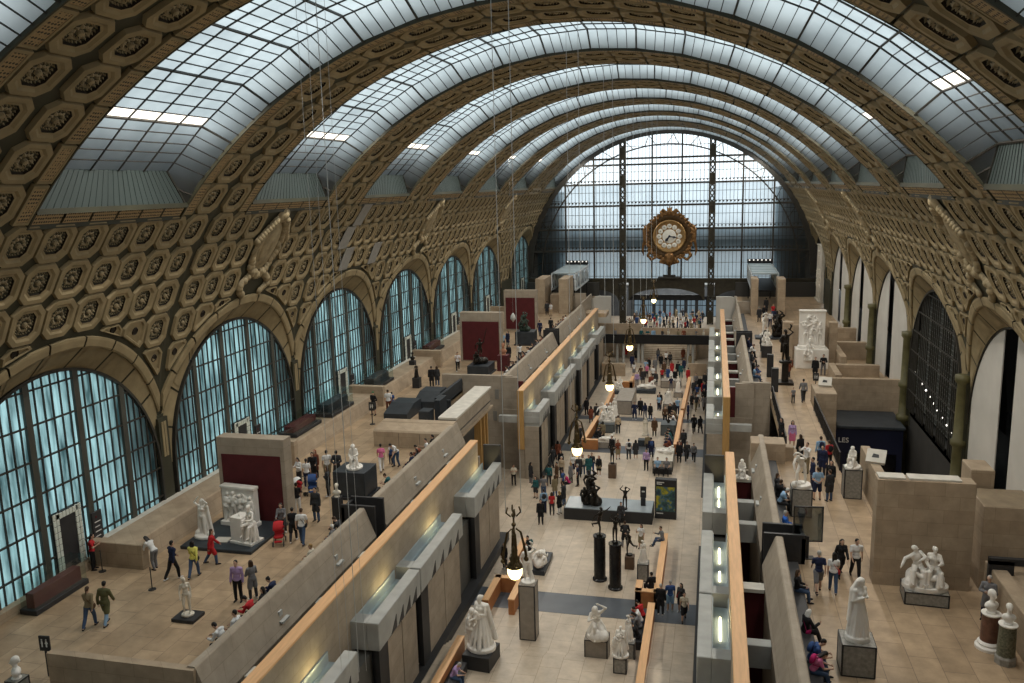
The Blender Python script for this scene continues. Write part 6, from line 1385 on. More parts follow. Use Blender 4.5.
for i, (x, dz) in enumerate(((-4.35, 0), (-4.12, 0), (-3.86, 0), (-3.66, 0))): hang(x, 21.8+.1*i, 7.9, ZC+math.sqrt((R+.2)**2-x*x), 'thin pale wire hanging from the nearest rib, %s of four' % ('leftmost', 'second from left', 'third from left', 'rightmost')[i], False, i == 2)
o = thing('lamp_string', 'string of small bright lamps along the rail under the dark lattice window', 'lamps', (20.62, 57.5, 0)); LB = emit('lamp_glow', (1, .95, .85), 4)
b = MB(); b.tube([(0, 5.6, 8.9), (0, -5.6, 7.1)], .03, 6); b.build('rail', CHARCOAL, o)
for i in range(11):
    b = MB(); t = i/10; b.ball((-.05, 5.4-10.8*t, 8.95-1.74*t), .06, 6); b.build('bulb', LB, o)
hang(-13.3, 83.0, 9.3, 25.95, 'thin wire with a pale weight before the farthest red panel', True)
# ---------------------------------------------------------------- visitors
PT = {'stand': 'standing', 'stand2': 'standing', 'folded': 'standing with folded arms', 'phone': 'looking at a phone', 'photo': 'holding up a camera', 'behind': 'standing hands behind back', 'walk': 'walking', 'walk2': 'walking',
      'sit': 'seated', 'sitfwd': 'seated leaning forward', 'sitside': 'seated sideways', 'push': 'pushing a pushchair', 'stoop': 'stooping', 'phoneup': 'holding a phone up'}
GT = {'tee': 'T-shirt', 'long': 'jumper', 'coat': 'coat', 'hoodie': 'hooded top'}
SEEN = {}
bpy.context.view_layer.update()
for o in list(COL.objects):                # what a visitor cannot stand in: footprints of everything built so far
    if o.type != 'MESH' or o.name.startswith(('floor', 'ceiling', 'vault', 'top_rail', 'panel', 'window', 'cable')): continue
    q = [o.matrix_world @ Vector(c) for c in o.bound_box]; b = [f(p[i] for p in q) for i in range(3) for f in (min, max)]
    if (b[1]-b[0])*(b[3]-b[2]) < 60 and b[5]-b[4] > .1 and not (o.parent and o.parent.name.startswith(('railing', 'trussed'))): OBST.append(tuple(b))
CROWD = []
def settle(x, y, z, r=.34, gap=.56):
    for _ in range(60):
        mv = False
        for (x0, x1, y0, y1, z0, z1) in OBST:
            if z1 < z+.12 or z0 > z+1.7: continue
            if x0-r < x < x1+r and y0-r < y < y1+r:
                d = [(x-(x0-r), -1, 0), ((x1+r)-x, 1, 0), (y-(y0-r), 0, -1), ((y1+r)-y, 0, 1)]; m_ = min(d); x += m_[1]*(m_[0]+.01); y += m_[2]*(m_[0]+.01); mv = True
        for (a, b, c) in CROWD:
            if abs(c-z) > 1: continue
            dx, dy = x-a, y-b; L = math.hypot(dx, dy)
            if L < gap: 
                if L < 1e-3: dx, L = 1e-3, 1e-3
                x += dx/L*(gap-L+.01); y += dy/L*(gap-L+.01); mv = True
        if not mv: break
    CROWD.append((x, y, z)); return x, y
def P(s, group=None):
    f = [t.strip() for t in s.split('|')]
    px, py = map(float, f[0].split()); z = {'T': ZT, 'N': None, 'H': 2.3, 'B': 2.6}.get(f[1], None); 
    if f[1] == 'N': z = zn(py)
    rz = math.radians(float(f[2])); pose, sex = f[3].split(); tk, tc = f[4].split(' ', 1); bk, bc = f[5].split(' ', 1); hk, hc = f[6].split(' ', 1)
    bag = tuple(f[7].split(' ', 1)) if len(f) > 7 and f[7] else None; where = f[8] if len(f) > 8 else ''
    h = float(f[9]) if len(f) > 9 else {'m': 1.0, 'f': .95, 'c': .66}[sex]
    dark = sex == 'c' and False
    lab = 'person in %s %s and %s %s %s %s' % (tc, GT[tk], bc, bk, PT[pose], where)
    if len(lab.replace('-', ' ').split()) > 15: lab = 'person in %s %s %s %s' % (tc, GT[tk], PT[pose], where)
    x, y = settle(px, py, z)
    if lab in SEEN and not group: print('DUPLICATE LABEL', lab)
    SEEN[lab] = 1
    zz = z
    if pose.startswith('sit') and len(f) > 10: zz = z+float(f[10])
    return person(x, y, zz, rz, pose, sex != 'm', (tk, tc), (bk, bc), (hk, hc), 'white' if int(py*7) % 4 == 0 else 'black', bag, lab, group, h)
def SIT(x, y, z, deg, pose, sex, top, bot, hair, bag, label, h=None):      # seated on a bench top: x, y in metres
    CROWD.append((x+(.3 if abs(x) > 9 else 0)*(1 if x > 0 else -1)*(-1 if x < 0 else 1)*0, y, z)); return person(x, y, z, math.radians(deg), pose, sex == 'f', tuple(top.split(' ', 1)), tuple(bot.split(' ', 1)), tuple(hair.split(' ', 1)), 'black', tuple(bag.split(' ', 1)) if bag else None, label, None, h or (1 if sex == 'm' else .95))
for s in '''
-16.28 25.05|T|12|walk f|long khaki|trousers denim|tail brown|shoulder brown|beside the olive-coated person
-15.82 25.36|T|5|walk2 m|coat olive|trousers pale blue|short black||beside the glass case
-21.06 29.51|T|200|stand f|coat white|trousers cream|long black||in the nearest doorway
-20.05 29.49|T|-60|phone f|tee red|trousers black|long black||against the nearest counter end
-16.99 29.94|T|75|stoop f|long white|trousers grey|long black||at the nearest stone counter
-15.59 29.23|T|-20|walk m|long navy|trousers black|short black||left of the yellow jacket
-14.80 29.56|T|10|walk f|long yellow|trousers denim|bob black|shoulder black|near the marble cloaked woman
-14.76 30.85|T|-60|walk f|coat red|trousers denim|long brown||before the black platform
-11.74 27.97|T|190|stand m|long lilac|trousers black|short black||facing the parapet sitters
-11.50 28.10|T|60|folded f|coat grey|trousers charcoal|bob brown||close behind the lilac jumper
-13.21 34.32|T|200|push f|long grey|trousers charcoal|long black||near the marble relief
-12.35 33.77|T|20|walk f|coat black|trousers charcoal|bun black||between two pushchairs
-11.77 33.53|T|10|walk2 m|tee white|trousers denim|short brown|shoulder black|right of the nearest pushchair
-13.76 36.88|T|30|stand f|tee black|trousers white|bun black||behind the black coat
-12.37 36.20|T|175|stand m|coat charcoal|trousers denim|short black||alone left of the dark plinth
-16.07 40.29|T|150|stand f|long rust|trousers black|long black||holding the far pushchair
-15.61 40.69|T|160|phone f|long white|trousers charcoal|bob black||behind the red pushchair
-15.25 40.59|T|20|stand f|tee white|trousers navy|tail black||right beside the other white top
-15.20 41.57|T|200|push m|coat black|trousers rust|short black||behind the blue pushchair
-15.31 42.06|T|180|stand f|coat rust|trousers black|long red||farthest of the pushchair party
-14.47 41.86|T|30|stand m|tee white|shorts khaki|short black||left of the white seated child
-13.30 39.52|T|100|folded f|coat charcoal|trousers black|long brown||at the corner of the dark plinth
-14.13 41.91|T|10|behind m|coat charcoal|trousers charcoal|short black||by the blue-black plinth
-11.99 43.80|T|30|walk f|tee pink|trousers white|short black||right of the dark plinth
-11.43 44.79|T|160|stoop m|tee white|trousers denim|short black||over a child
-11.68 44.94|T|170|stand c|tee blue|trousers navy|short black||in front of the stooping person
-17.26 55.33|T|160|behind m|coat black|shorts charcoal|cap green||at the far window ledge
-16.36 56.00|T|20|stand m|tee white|trousers rust|short brown||beside the black pictogram post
-16.09 56.32|T|30|stand c|tee blue|trousers denim|short black||at the elbow of the white T-shirt|.82
-15.82 64.20|T|20|stand m|coat black|trousers black|short black||left of a pair near the window
-15.55 64.59|T|15|stand f|coat charcoal|trousers denim|bob brown||right of a pair near the window
-15.45 70.35|T|200|walk m|tee white|trousers black|short black|backpack red|left of the bronze warrior
-11.80 74.65|T|190|stand f|coat black|skirt black|bob black||right of the red pedestal
-10.87 75.21|T|40|photo f|tee white|trousers charcoal|long black||by the far parapet sitters
-13.77 80.27|T|20|stand m|tee pale blue|shorts charcoal|short black||left of the teal plinth
-13.64 81.87|T|160|stand f|coat navy|trousers grey|long black||between the red panels
-11.64 88.40|T|20|walk m|coat navy|trousers charcoal|short black||just right of the teal plinth
-13.02 93.48|T|180|stand f|tee cream|skirt charcoal|long brown||behind the teal plinth
-14.29 98.43|T|15|stand m|long navy|trousers navy|short grey||before the left stone portal
-14.50 97.66|T|190|stand f|coat blue|trousers navy|bob black||left group at the stone portal
-13.74 103.21|T|20|stand m|coat charcoal|trousers black|short black||left of the pair at the portal
-13.08 102.44|T|170|stand f|tee white|trousers beige|long black||right of the pair at the portal
-10.79 90.35|T|10|walk m|coat black|trousers denim|short brown||on the far terrace passage
11.90 34.51|T|190|walk f|coat black|trousers black|long black||under the stone screen edge
12.46 34.43|T|185|walk2 m|tee white|trousers black|short black||walking beside the black coat
10.86 32.91|T|5|walk m|tee navy|shorts grey|short grey||with a walking stick
11.40 33.00|T|-5|walk2 f|tee white|trousers denim|long black|shoulder red|beside the grey-haired walker
16.69 31.77|T|150|folded m|coat grey|trousers navy|short grey||behind the red-brown column
11.94 43.15|T|10|behind m|tee pale blue|shorts navy|short brown||right of the stooping nude
12.47 43.09|T|30|stand f|coat charcoal|trousers denim|tail brown||left of the long black coat
12.79 44.59|T|160|stand f|coat black|trousers black|long black||by the grey pedestal
11.87 44.73|T|100|stand m|long navy|trousers navy|short black||behind the stooping nude
11.81 47.27|T|140|photo m|long white|trousers khaki|short brown||behind the tall pedestal
11.50 49.14|T|30|stand f|coat black|trousers black|bob brown||at the walkway mouth
11.46 52.00|T|180|stand f|long lilac|skirt pink|long black||against the walkway railing
12.70 48.61|T|10|stand m|hoodie pale blue|trousers charcoal|short brown|backpack navy|in the walkway queue
12.85 48.46|T|20|stand f|tee red|trousers black|tail brown|backpack black|right side of the walkway queue
12.61 46.90|T|150|stand m|coat navy|trousers charcoal|short black||in the middle of the walkway queue
13.16 63.17|T|5|walk m|long grey|trousers charcoal|short black||alone on the walkway
12.43 62.78|T|190|stand c|tee grey|trousers charcoal|short black||by the railing head
12.83 71.35|T|20|walk m|coat rust|trousers black|short black||right of the tall bronze
14.85 71.23|T|170|stand m|coat black|trousers charcoal|short black||before the white relief base
15.61 72.43|T|175|folded m|long black|trousers grey|short black||right of the relief visitor
11.22 81.81|T|20|stand f|coat charcoal|trousers black|long black||behind the black pillars
11.78 85.42|T|180|stand m|coat black|trousers charcoal|short brown||left of the far white seated figure
13.63 94.32|T|190|stand f|coat magenta|trousers black|long black||by the far low platform
13.52 102.65|T|180|stand f|tee red|trousers denim|short fair||in the right stone portal
11.79 99.59|T|10|stand m|coat charcoal|trousers black|short grey||at the foot of the right portal
12.46 101.83|T|190|walk f|coat black|trousers charcoal|bob black||under the right trussed walkway
12.80 96.21|T|170|stand m|tee white|trousers navy|short black||before the right stone portal
13.51 99.00|T|10|stand f|coat navy|trousers black|long brown||at the right pylon
12.99 107.36|T|10|stand m|coat charcoal|trousers black|short black||deep inside the right portal
10.86 52.52|T|120|stand f|coat black|trousers charcoal|long black||leaning at the walkway bridge
-5.25 45.73|N|150|stand f|long black|trousers charcoal|long brown|shoulder brown|by the nearest hanging lantern
-4.48 52.79|N|190|stand m|coat black|trousers black|short black||alone left of the black platform
-4.03 54.47|N|10|stand f|tee red|trousers charcoal|bob brown||left of the black platform
-4.65 54.73|N|20|stand m|hoodie pale blue|trousers navy|short black|backpack charcoal|beside the red T-shirt
-5.79 57.46|N|160|stand f|long teal|shorts charcoal|long black||left rim of the guided group
-5.43 57.52|N|10|stand m|tee grey|trousers denim|short brown||facing the guided group
-8.02 59.86|N|200|phone f|tee cream|trousers black|short brown||far left against the stone wall
-6.82 60.50|N|-40|stand f|coat charcoal|trousers grey|bob black||beside the small white bust
-5.32 60.08|N|10|walk m|hoodie teal|trousers charcoal|short black|backpack teal|behind the guided group
-3.59 54.73|N|60|stand f|coat black|trousers white|long fair||at the left platform corner
-3.53 56.44|N|70|stand m|coat charcoal|trousers denim|short black||at the platform's left edge
-4.05 58.99|N|80|stand m|tee blue|trousers black|short brown||inner ring of the guided group
-3.71 59.69|N|100|sitfwd f|tee magenta|trousers black|bun black||on the floor amid the group
-4.66 62.00|N|150|stand m|long beige|trousers charcoal|short grey||back of the guided group
-5.06 63.84|N|170|stand f|coat black|trousers grey|long black||rear left of the guided group
-3.96 63.05|N|160|stand f|tee white|shorts navy|tail fair||rear middle of the guided group
-3.38 62.43|N|190|stand m|coat charcoal|trousers black|short black||front middle of the guided group
-3.14 62.94|N|200|stand f|tee cream|trousers denim|long brown||right middle of the guided group
-2.80 62.76|N|180|stand m|coat teal|trousers denim|short black||right rim of the guided group
-2.48 63.29|N|190|stand m|long charcoal|trousers blue|short brown|backpack black|outermost right of the group
-1.87 62.91|N|170|stand f|coat black|shorts khaki|long red||left of the brown pedestal
-5.83 64.46|N|40|walk m|coat charcoal|trousers charcoal|short black||at the pavilion corner
-5.75 66.27|N|10|stand f|coat rust|trousers black|long black||under the second lantern
-3.97 47.79|N|90|sitside m|coat black|trousers rust|short black|backpack teal|on the wooden bench
1.47 50.09|N|15|behind m|coat black|trousers grey|short brown|backpack charcoal|behind the black columns
0.84 53.70|N|200|walk f|coat charcoal|trousers black|bun black||in front of the black platform
2.49 49.97|N|160|phoneup f|tee white|skirt khaki|long brown||left of the bench sitter in denim
4.19 42.33|N|-10|stand m|coat black|trousers black|short grey||outside the right bench wall
4.66 42.42|N|10|stand m|tee blue|shorts pale blue|short grey||in the aisle by the right bench
5.08 42.39|N|150|stand f|coat charcoal|shorts black|long black|shoulder red|in the aisle with a red bag
5.42 41.49|N|190|walk f|tee cream|skirt black|tail black||nearest person in the right aisle
-0.60 79.53|N|170|behind m|coat navy|trousers navy|short black||left of the four by the block
-0.17 81.08|N|175|stand m|coat black|trousers charcoal|short black||second of the four by the block
0.38 79.67|N|15|stand f|long navy|trousers grey|bob black||third of the four by the block
0.90 79.49|N|160|stand f|coat black|trousers denim|short black||right of the four by the block
-1.63 74.42|N|10|stand m|long beige|trousers charcoal|short brown|shoulder black|beside the mid-nave white group
1.67 74.18|N|185|stand m|coat brown|trousers black|short brown||right of the pale robed statue
0.02 67.38|N|20|stand m|tee white|trousers charcoal|short black|backpack charcoal|left of a pair on the dark band
0.42 67.44|N|10|stand f|coat charcoal|skirt charcoal|long black||right of a pair on the dark band
1.48 69.00|N|10|stand m|hoodie khaki|trousers charcoal|short grey||by the small dark cube
2.08 68.02|N|15|stand m|coat navy|trousers charcoal|short black|backpack blue|right of the small dark cube
1.66 64.84|N|170|stand m|long lilac|trousers black|short brown||alone before the floor band
-1.44 68.00|N|150|stand m|coat black|trousers charcoal|short black||left of the brown pedestal bronze
-0.86 67.29|N|200|stand f|tee rust|skirt khaki|long brown||beside the brown pedestal bronze
5.11 75.79|N|10|walk m|coat black|trousers charcoal|short black||left of two in the right aisle
5.68 75.69|N|20|walk2 f|coat black|trousers black|bob black||right of two in the right aisle
4.74 67.52|N|190|walk m|coat charcoal|trousers charcoal|short black|shoulder black|in the right aisle on the band
5.16 67.43|N|175|walk2 f|hoodie grey|trousers black|tail black||in the right aisle near the band
5.14 83.40|N|200|walk m|tee charcoal|trousers khaki|short black||mid right aisle walking alone
-4.59 77.65|N|30|stand f|coat rust|trousers black|long black||left of the third lantern
-4.12 78.42|N|15|stand m|coat charcoal|trousers charcoal|short brown||right of the third lantern
-5.44 80.53|N|40|stand m|coat black|trousers black|short black||under the left far caps
1.52 82.90|N|160|stand f|tee pale blue|trousers black|long black||left end of the right crowd
1.87 83.72|N|10|stand m|coat black|trousers denim|short black||in the right crowd by the block
2.20 84.95|N|180|stand f|coat charcoal|trousers black|bob black||middle of the right crowd
2.79 79.41|N|150|stand m|coat black|trousers charcoal|short black||nearest of the right crowd
3.13 80.16|N|20|stand f|long charcoal|trousers black|long brown||before the white group plinth
2.38 78.30|N|190|stand m|long brown|trousers black|short black||front left of the right crowd
3.83 81.72|N|30|stand m|tee pale blue|trousers navy|short grey||at the orange bench end
4.14 84.03|N|140|stand f|coat black|trousers grey|long black||beside the orange bench end
4.46 80.00|N|90|stand m|coat navy|trousers black|short brown||in the aisle by the orange bench
4.80 89.48|N|170|stand m|coat charcoal|trousers black|short black||left of the aisle throng
5.15 87.81|N|180|stand f|tee blue|trousers charcoal|long brown||centre of the aisle throng
5.40 91.34|N|10|stand m|coat black|trousers black|short grey||rear of the aisle throng
5.74 89.60|N|200|stand f|coat red|trousers black|long black||right of the aisle throng
4.94 92.66|N|160|stand m|long grey|trousers charcoal|short black||back left of the aisle throng
5.31 84.58|N|185|stand f|tee white|trousers black|bob black||front of the aisle throng
3.98 95.92|N|15|stand f|coat red|trousers rust|short black||beside the far right stair wall
-4.37 108.65|N|180|stand f|coat red|trousers grey|short black||at the far left stair wall
-1.06 99.49|N|10|stand m|tee pale blue|trousers black|short black||left of the far centre crowd
-0.83 101.18|N|170|stand f|coat black|trousers charcoal|long black||near the far stair foot
-0.99 94.31|N|190|stand m|coat charcoal|trousers black|short black||behind the far seated statue
-2.38 98.25|N|20|stand f|tee white|skirt grey|long brown||by the far wooden bench
-1.54 92.78|N|200|stand m|long lilac|trousers grey|short grey||at the far left plinth
0.02 95.94|N|10|stand m|tee white|trousers black|short brown||centre of the far crowd
0.52 93.52|N|170|stand f|coat charcoal|trousers charcoal|long black||before the far centre crowd
0.10 91.58|N|185|stand m|coat rust|trousers black|short black||behind the far lying group
1.07 95.56|N|10|stand f|tee red|trousers charcoal|tail black||right of the far lying group
1.11 98.67|N|180|stand m|coat brown|trousers black|short black||right part of the far crowd
0.50 103.04|N|10|stand m|coat black|trousers grey|short black||at the foot of the far stairs
0.97 105.47|N|170|stand f|tee white|trousers black|long black||first step of the far stairs
2.01 99.31|N|190|stand f|coat red|skirt red|bob black||in red before the far stairs
1.53 104.33|N|20|stand m|long charcoal|trousers black|short brown||behind the red-clad person
2.73 98.86|N|10|stand m|coat black|trousers charcoal|short black||left of the green hooded top
3.12 97.86|N|180|stand m|hoodie teal|trousers teal|short black||tall in the far right crowd
3.35 101.11|N|160|stand f|coat navy|trousers black|long black||far right of the centre crowd
-0.13 107.19|N|15|stand f|long grey|trousers denim|bob brown||on the left of the far stairs
-0.08 100.71|N|10|stand m|coat grey|trousers black|short grey||behind the red coat at the far stairs
1.71 96.14|N|170|stand f|coat blue|trousers black|long brown||in the blue coat by the far plinth
-1.39 96.27|N|20|walk m|coat brown|trousers denim|short black||between the far benches
-0.78 97.38|N|160|stand f|tee pink|trousers charcoal|bob black||at the heart of the far crowd
2.57 94.75|N|190|stand m|coat black|trousers khaki|short black||behind the far right plinth
2.29 91.39|N|10|stand f|tee navy|trousers grey|tail black||before the far right plinth
-3.02 102.64|N|20|stand m|coat navy|trousers charcoal|short brown||by the far left columns
-2.91 106.89|N|170|stand f|coat charcoal|skirt black|long black||under the footbridge at left
3.00 107.54|N|200|stand m|coat rust|trousers charcoal|short grey||under the footbridge at right
3.97 104.02|N|20|stand f|coat khaki|trousers black|bob brown||at the right stair wall end
6.01 93.26|N|160|stand m|coat charcoal|trousers denim|short black||right edge of the far aisle
6.36 89.25|N|190|stand f|coat navy|trousers black|long black||against the right gallery wall
6.69 85.96|N|180|walk m|coat black|trousers grey|short brown||in the aisle by the right gallery
6.21 83.55|N|20|walk f|coat grey|trousers black|tail black||behind the lone aisle walker
-3.26 78.54|N|30|stand m|coat navy|trousers black|short grey||at the left wooden bench end
-3.16 72.63|N|10|walk f|coat khaki|trousers black|bob black||along the left gallery wall
-4.18 70.97|N|200|walk m|coat charcoal|trousers denim|short brown||under the left gallery caps
-3.78 61.00|N|60|stand f|coat grey|trousers black|long fair||within the guided group circle
-3.15 60.44|N|90|stand m|tee navy|trousers black|short grey||close to the guide
-4.45 57.89|N|40|stand f|coat khaki|trousers denim|bob brown||left inside the guided group
-4.80 60.61|N|120|stand m|coat brown|trousers black|short black||between teal coats of the group
3.57 67.21|N|170|stand m|coat black|trousers charcoal|short black||behind the pale plinth group
4.00 68.32|N|150|stand f|coat rust|trousers black|long brown||in rust beside the mid bench
4.15 70.79|N|20|stand m|coat charcoal|trousers black|short brown||at the blue-grey plinth'''.strip().split('\n'): P(s)
# seated along the parapets and benches
bz = ZT+.44-.43
for i, (y, top, bot, hair, pose, sex, bag) in enumerate(((24.2, 'hoodie white', 'trousers black', 'short black', 'sitfwd', 'm', ''), (24.95, 'tee white', 'trousers charcoal', 'short black', 'sit', 'm', 'backpack white'), (26.2, 'long red', 'trousers charcoal', 'short black', 'sitfwd', 'm', ''), (26.9, 'coat charcoal', 'trousers black', 'bob black', 'sit', 'f', ''), (27.9, 'coat navy', 'trousers black', 'bun black', 'sitfwd', 'f', ''), (30.9, 'coat cream', 'trousers grey', 'short fair', 'sit', 'f', ''), (33.0, 'coat grey', 'trousers black', 'short white', 'sit', 'f', ''), (34.0, 'coat charcoal', 'trousers black', 'short brown', 'sitfwd', 'm', ''),
        (40.2, 'tee teal', 'trousers black', 'bun brown', 'sitfwd', 'f', ''), (43.4, 'coat navy', 'trousers black', 'short black', 'sit', 'm', ''), (44.3, 'coat charcoal', 'trousers black', 'long black', 'sit', 'f', ''), (45.1, 'long rust', 'trousers black', 'short black', 'sitfwd', 'm', ''), (46.2, 'tee white', 'trousers charcoal', 'short black', 'sitside', 'm', ''), (47.1, 'coat black', 'trousers black', 'tail black', 'sit', 'f', ''))):
    SIT(-9.98, y, bz, 90, pose, sex, top, bot, hair, bag, 'person in %s %s at the left parapet, number %s from the near end' % (top.split(' ', 1)[1], GT[top.split()[0]], ('one', 'two', 'three', 'four', 'five', 'six', 'seven', 'eight', 'nine', 'ten', 'eleven', 'twelve', 'thirteen', 'fourteen')[i]))
rnd = random.Random(12)
for i in range(16):
    y = 66.5+i*1.05+rnd.uniform(-.2, .2); c1 = ('white', 'charcoal', 'black', 'navy', 'grey', 'black', 'rust', 'charcoal')[i % 8]
    SIT(-9.98, y, bz, 90, ('sit', 'sitfwd')[i % 2], 'mf'[i % 2], 'coat '+c1, 'trousers black', ('short black', 'long black', 'bob brown')[i % 3], '', 'person in %s coat seated in the far left parapet row, place %s from the front' % (c1, ('one', 'two', 'three', 'four', 'five', 'six', 'seven', 'eight', 'nine', 'ten', 'eleven', 'twelve', 'thirteen', 'fourteen', 'fifteen', 'sixteen')[i]))
for i in range(6):
    y = 87.5+i*1.5; c1 = ('black', 'charcoal', 'navy', 'grey', 'rust', 'white')[i]
    SIT(-9.98, y, bz, 90, 'sit', 'mf'[i % 2], 'coat '+c1, 'trousers black', 'short black', '', 'person in %s coat seated on the farthest left parapet bench' % c1)
for y, top, bot, hair, pose, sex, bag, lab in ((32.0, 'long black', 'trousers denim', 'long brown', 'sit', 'f', '', 'person in black jumper and jeans seated on the right bench below the stair screen'), (28.95, 'coat black', 'trousers black', 'bob white', 'sitside', 'f', 'shoulder magenta', 'white-haired person in black coat with pink bag on the right bench'),
        (27.0, 'tee blue', 'trousers denim', 'short black', 'sitfwd', 'm', 'backpack blue', 'person in blue T-shirt leaning forward on the near right bench'), (26.35, 'tee pink', 'trousers denim', 'long black', 'sitfwd', 'f', 'backpack magenta', 'person in pink T-shirt with a bright pink backpack on the near right bench'), (37.9, 'coat bright blue', 'trousers navy', 'short grey', 'sit', 'm', '', 'person in bright blue coat seated on the bench by the tall grey pedestal'),
        (41.2, 'tee pale blue', 'trousers charcoal', 'short white', 'sitfwd', 'm', '', 'person in pale blue T-shirt bent over on the middle right bench'), (42.2, 'coat black', 'trousers black', 'short brown', 'sitside', 'm', '', 'person in black coat seated sideways on the middle right bench'), (43.2, 'coat charcoal', 'trousers black', 'long brown', 'sit', 'f', '', 'brown-haired person in charcoal coat on the middle right bench'),
        (69.0, 'tee pale blue', 'trousers denim', 'short black', 'sit', 'm', '', 'person in pale blue T-shirt first on the far right bench'), (70.2, 'coat blue', 'trousers navy', 'bob black', 'sitfwd', 'f', '', 'person in blue coat second on the far right bench'), (71.6, 'coat black', 'trousers black', 'short black', 'sit', 'm', '', 'person in black coat third on the far right bench'),
        (75.5, 'coat charcoal', 'trousers black', 'long black', 'sit', 'f', '', 'person in charcoal coat fourth on the far right bench'), (79.0, 'long white', 'trousers black', 'short brown', 'sitfwd', 'm', '', 'person in white jumper fifth on the far right bench'), (82.0, 'coat navy', 'trousers charcoal', 'short black', 'sit', 'm', '', 'person in navy coat sixth on the far right bench')):
    SIT(9.98, y, bz, -90, pose, sex, top, bot, hair, bag, lab)
SIT(-4.5, 32.9, ZN+.02, -90, 'sitfwd', 'f', 'tee lilac', 'trousers denim', 'short grey', '', 'person in lilac T-shirt reading papers on the lower left wooden bench')
for x, y, d, top, bot, hair, lab in ((3.3, 38.6, 90, 'tee black', 'trousers black', 'short brown', 'nearest person seated on the right wooden bench, in black T-shirt'), (3.3, 39.6, 90, 'long grey', 'trousers charcoal', 'bob black', 'person in grey jumper second on the right wooden bench'), (3.3, 40.15, 90, 'tee white', 'trousers denim', 'short black', 'person in white T-shirt third on the right wooden bench'), (3.35, 40.7, 60, 'long red', 'trousers black', 'short black', 'person in red jumper fourth on the right wooden bench')):
    SIT(x, y, .02, d, 'sitfwd', 'm', top, bot, hair, '', lab)
SIT(3.6, 43.3, .35, 30, 'sit', 'm', 'coat black', 'trousers black', 'short black', '', 'person in black coat seated on the wooden bench corner by the dark band')
SIT(3.85, 49.3, .55, 80, 'sitside', 'm', 'long grey', 'trousers denim', 'short brown', '', 'person in grey jumper perched on the far end of the right wooden bench')
for x, y, top, lab in ((2.6, 64.1, 'pale blue', 'left of two people seated before the pale plinth, in pale blue'), (3.3, 64.1, 'grey', 'right of two people seated before the pale plinth, in grey')):
    SIT(x, y, .02, 175, 'sit', 'm', 'tee '+top, 'trousers black', 'short black', '', lab)
m = MB(); m.cbox(2.2, 3.7, 64.1, 64.55, 0, .44, .02); tag(m.build('bench', CHARCOAL), 'short black bench before the pale plinth behind the kiosk', 'bench')
for x, y, c1 in ((3.35, 69.6, 'rust'), (3.35, 70.4, 'navy'), (3.3, 71.2, 'grey'), (3.3, 72.0, 'teal'), (3.3, 72.9, 'black'), (3.35, 76.6, 'charcoal'), (3.35, 77.5, 'white'), (3.35, 78.4, 'brown'), (3.35, 79.2, 'khaki'), (-3.4, 71.8, 'black'), (-3.4, 72.6, 'charcoal'), (-3.4, 73.4, 'olive')):
    SIT(x, y, .02, 90 if x > 0 else -90, 'sitfwd', 'm', 'coat '+c1, 'trousers black', 'short black', '', 'person in %s coat seated at the %s mid-nave wooden bench' % (c1, 'right' if x > 0 else 'left'))
m = MB(); m.cbox(3.3, 3.55, 69.2, 79.6, 0, .43, .02); tag(m.build('bench', CHARCOAL), 'low black seat along the right mid-nave wooden bench wall', 'bench')
# the far crowd on the footbridge and in the entrance hall
rnd = random.Random(5); tops = ['black', 'charcoal', 'navy', 'white', 'grey', 'red', 'blue', 'pale blue', 'beige', 'brown', 'teal', 'rust', 'cream', 'khaki']; bots = ['black', 'charcoal', 'denim', 'navy', 'grey', 'khaki', 'beige']
k = 0; combos = [(a, b) for a in tops for b in bots]; rnd.shuffle(combos)
spots = [(x, 106.6+rnd.uniform(-.5, .4), 2.6, 'on the far footbridge') for x in (-7.2, -5.6, -2.2, -1.4, -.7, .4, 1.2, 2.4, 3.1, 4.6, 5.5)]
spots += [(-5+10.4*((i*37 % 48)/48.0)+rnd.uniform(-.1, .1), 115.0+1.15*(i // 8)*1.9+rnd.uniform(-.4, .4), 2.3, 'in the far entrance hall') for i in range(46)]
for x, y, z, where in spots:
    a, b = combos[k]; ps = ('stand', 'walk', 'stand2', 'folded', 'walk2', 'behind')[k % 6]; fem = k % 2 == 1
    x, y = settle(x, y, z, .3, .5); person(x, y, z, rnd.uniform(0, 6.28), ps, fem, (('tee', 'coat', 'long')[k % 3], a), ('trousers', b), (('short', 'long', 'bob', 'tail')[k % 4], ('black', 'brown', 'grey', 'fair')[(k*3) % 4]), 'black', None, 'person in %s %s and %s trousers %s %s' % (a, GT[('tee', 'coat', 'long')[k % 3]], b, PT[ps], where), None, .95 if fem else 1.0); k += 1
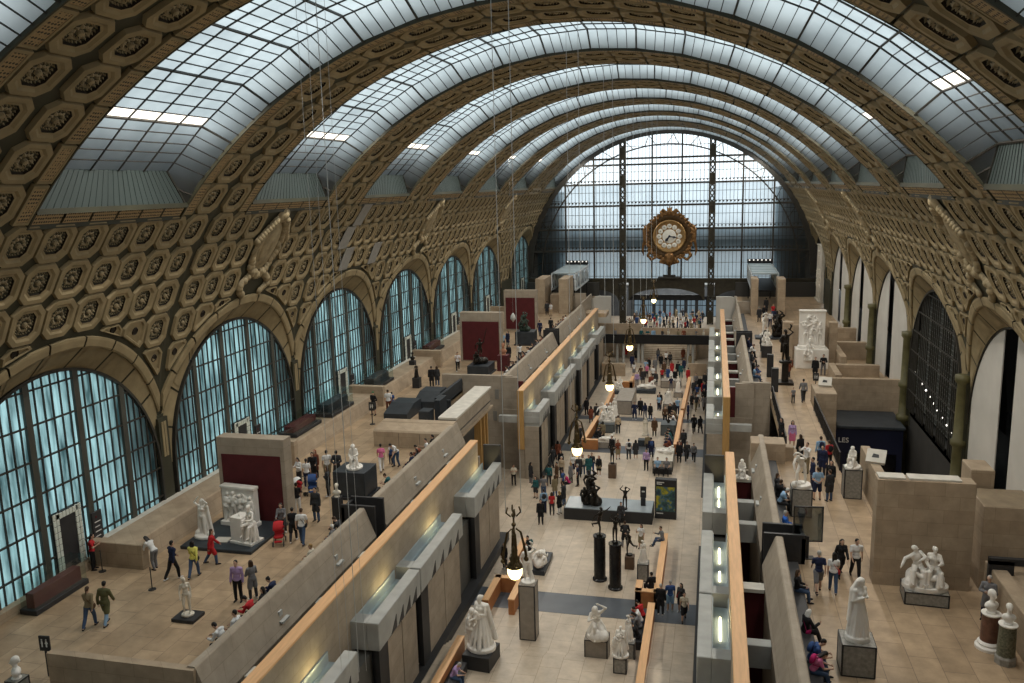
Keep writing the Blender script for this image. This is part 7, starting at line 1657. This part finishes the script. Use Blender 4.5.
# pushchairs, walking stick
def pushchair(px, py, deg, col, hood, label):
    o = thing('pushchair', label, 'pushchair', (px, py, ZT), math.radians(deg)); F_ = mat('pushchair_grey', (.06, .06, .065), .4)
    f = MB()
    for s in (-1, 1):
        f.tube([(s*.22, .3, .12), (s*.24, -.05, .5), (s*.24, -.5, 1.0)], .015, 6); f.tube([(s*.22, -.35, .12), (s*.24, 0, .52), (s*.22, .28, .62)], .015, 6)
    f.tube([(-.24, -.5, 1.0), (.24, -.5, 1.0)], .02, 6); f.build('frame', F_, o)
    c = Clay(); c.limb((-.14, .2, .42), (.14, .2, .42), .08, .08); c.limb((-.14, -.12, .42), (.14, -.12, .42), .09, .09); c.limb((-.15, -.22, .75), (.15, -.22, .75), .09, .09); c.limb((-.15, -.17, .55), (.15, -.17, .55), .09, .09); c.limb((-.13, .05, .4), (.13, .05, .4), .09, .09); c.limb((-.13, .33, .25), (.13, .33, .25), .06, .06)
    link('seat', c.mesh('seat', CLOTH, .025, 1), o); setmat(o.children[-1], cloth(col+'_cloth', COL_[col])) if False else None
    for ch in o.children:
        if ch.name.startswith('seat'): setmat(ch, cloth(col+'_cloth', COL_[col]))
    h = MB(); n = 7
    h.loft([[(-.22+.44*j/6, -.2+.42*math.sin(i/n*PI*.55)-.0, .78+.26*math.cos(i/n*PI*.55)+.04*math.sin(j/6*PI)) for j in range(7)] for i in range(n+1)], 0, False, False, None, False); h.build('hood', cloth(hood+'_cloth', COL_[hood]), o)
    for s in (-1, 1):
        for y in (.32, -.36):
            w = MB(); w.lathe([(.11, -.02), (.12, 0), (.11, .02)], 14, 0, Matrix.Translation((s*.24, y, .12)) @ Matrix.Rotation(PI/2, 4, 'Y')); w.build('wheel', CHARCOAL, o)
pushchair(-12.86, 33.34, 200, 'red', 'red', 'red pushchair pushed toward the marble relief'); pushchair(-14.96, 39.09, 150, 'red', 'white', 'red pushchair with a white hood among the far party'); pushchair(-14.30, 39.65, 200, 'blue', 'blue', 'blue pushchair among the far party')
m = MB(); m.tube([(0, 0, .02), (0, 0, .85), (0, .06, .9), (0, .12, .87)], .013, 6); tag(m.build('walking_stick', CHARCOAL, None, False, (10.71, 32.88, ZT)), 'black walking stick of the grey-haired person in shorts', 'walking stick')
c = Clay(); c.ball((0, 0, .14), (.2, .15, .13)); c.ball((.2, .1, .1), (.14, .12, .1)); o = link('bag', c.mesh('bag', CLOTH, .02, 1), None, (-4.45, 31.9, ZN+.45)); setmat(o, cloth('cream_cloth', COL_['cream'])); tag(o, 'pale crumpled bag lying on the lower left bench seat', 'bag')
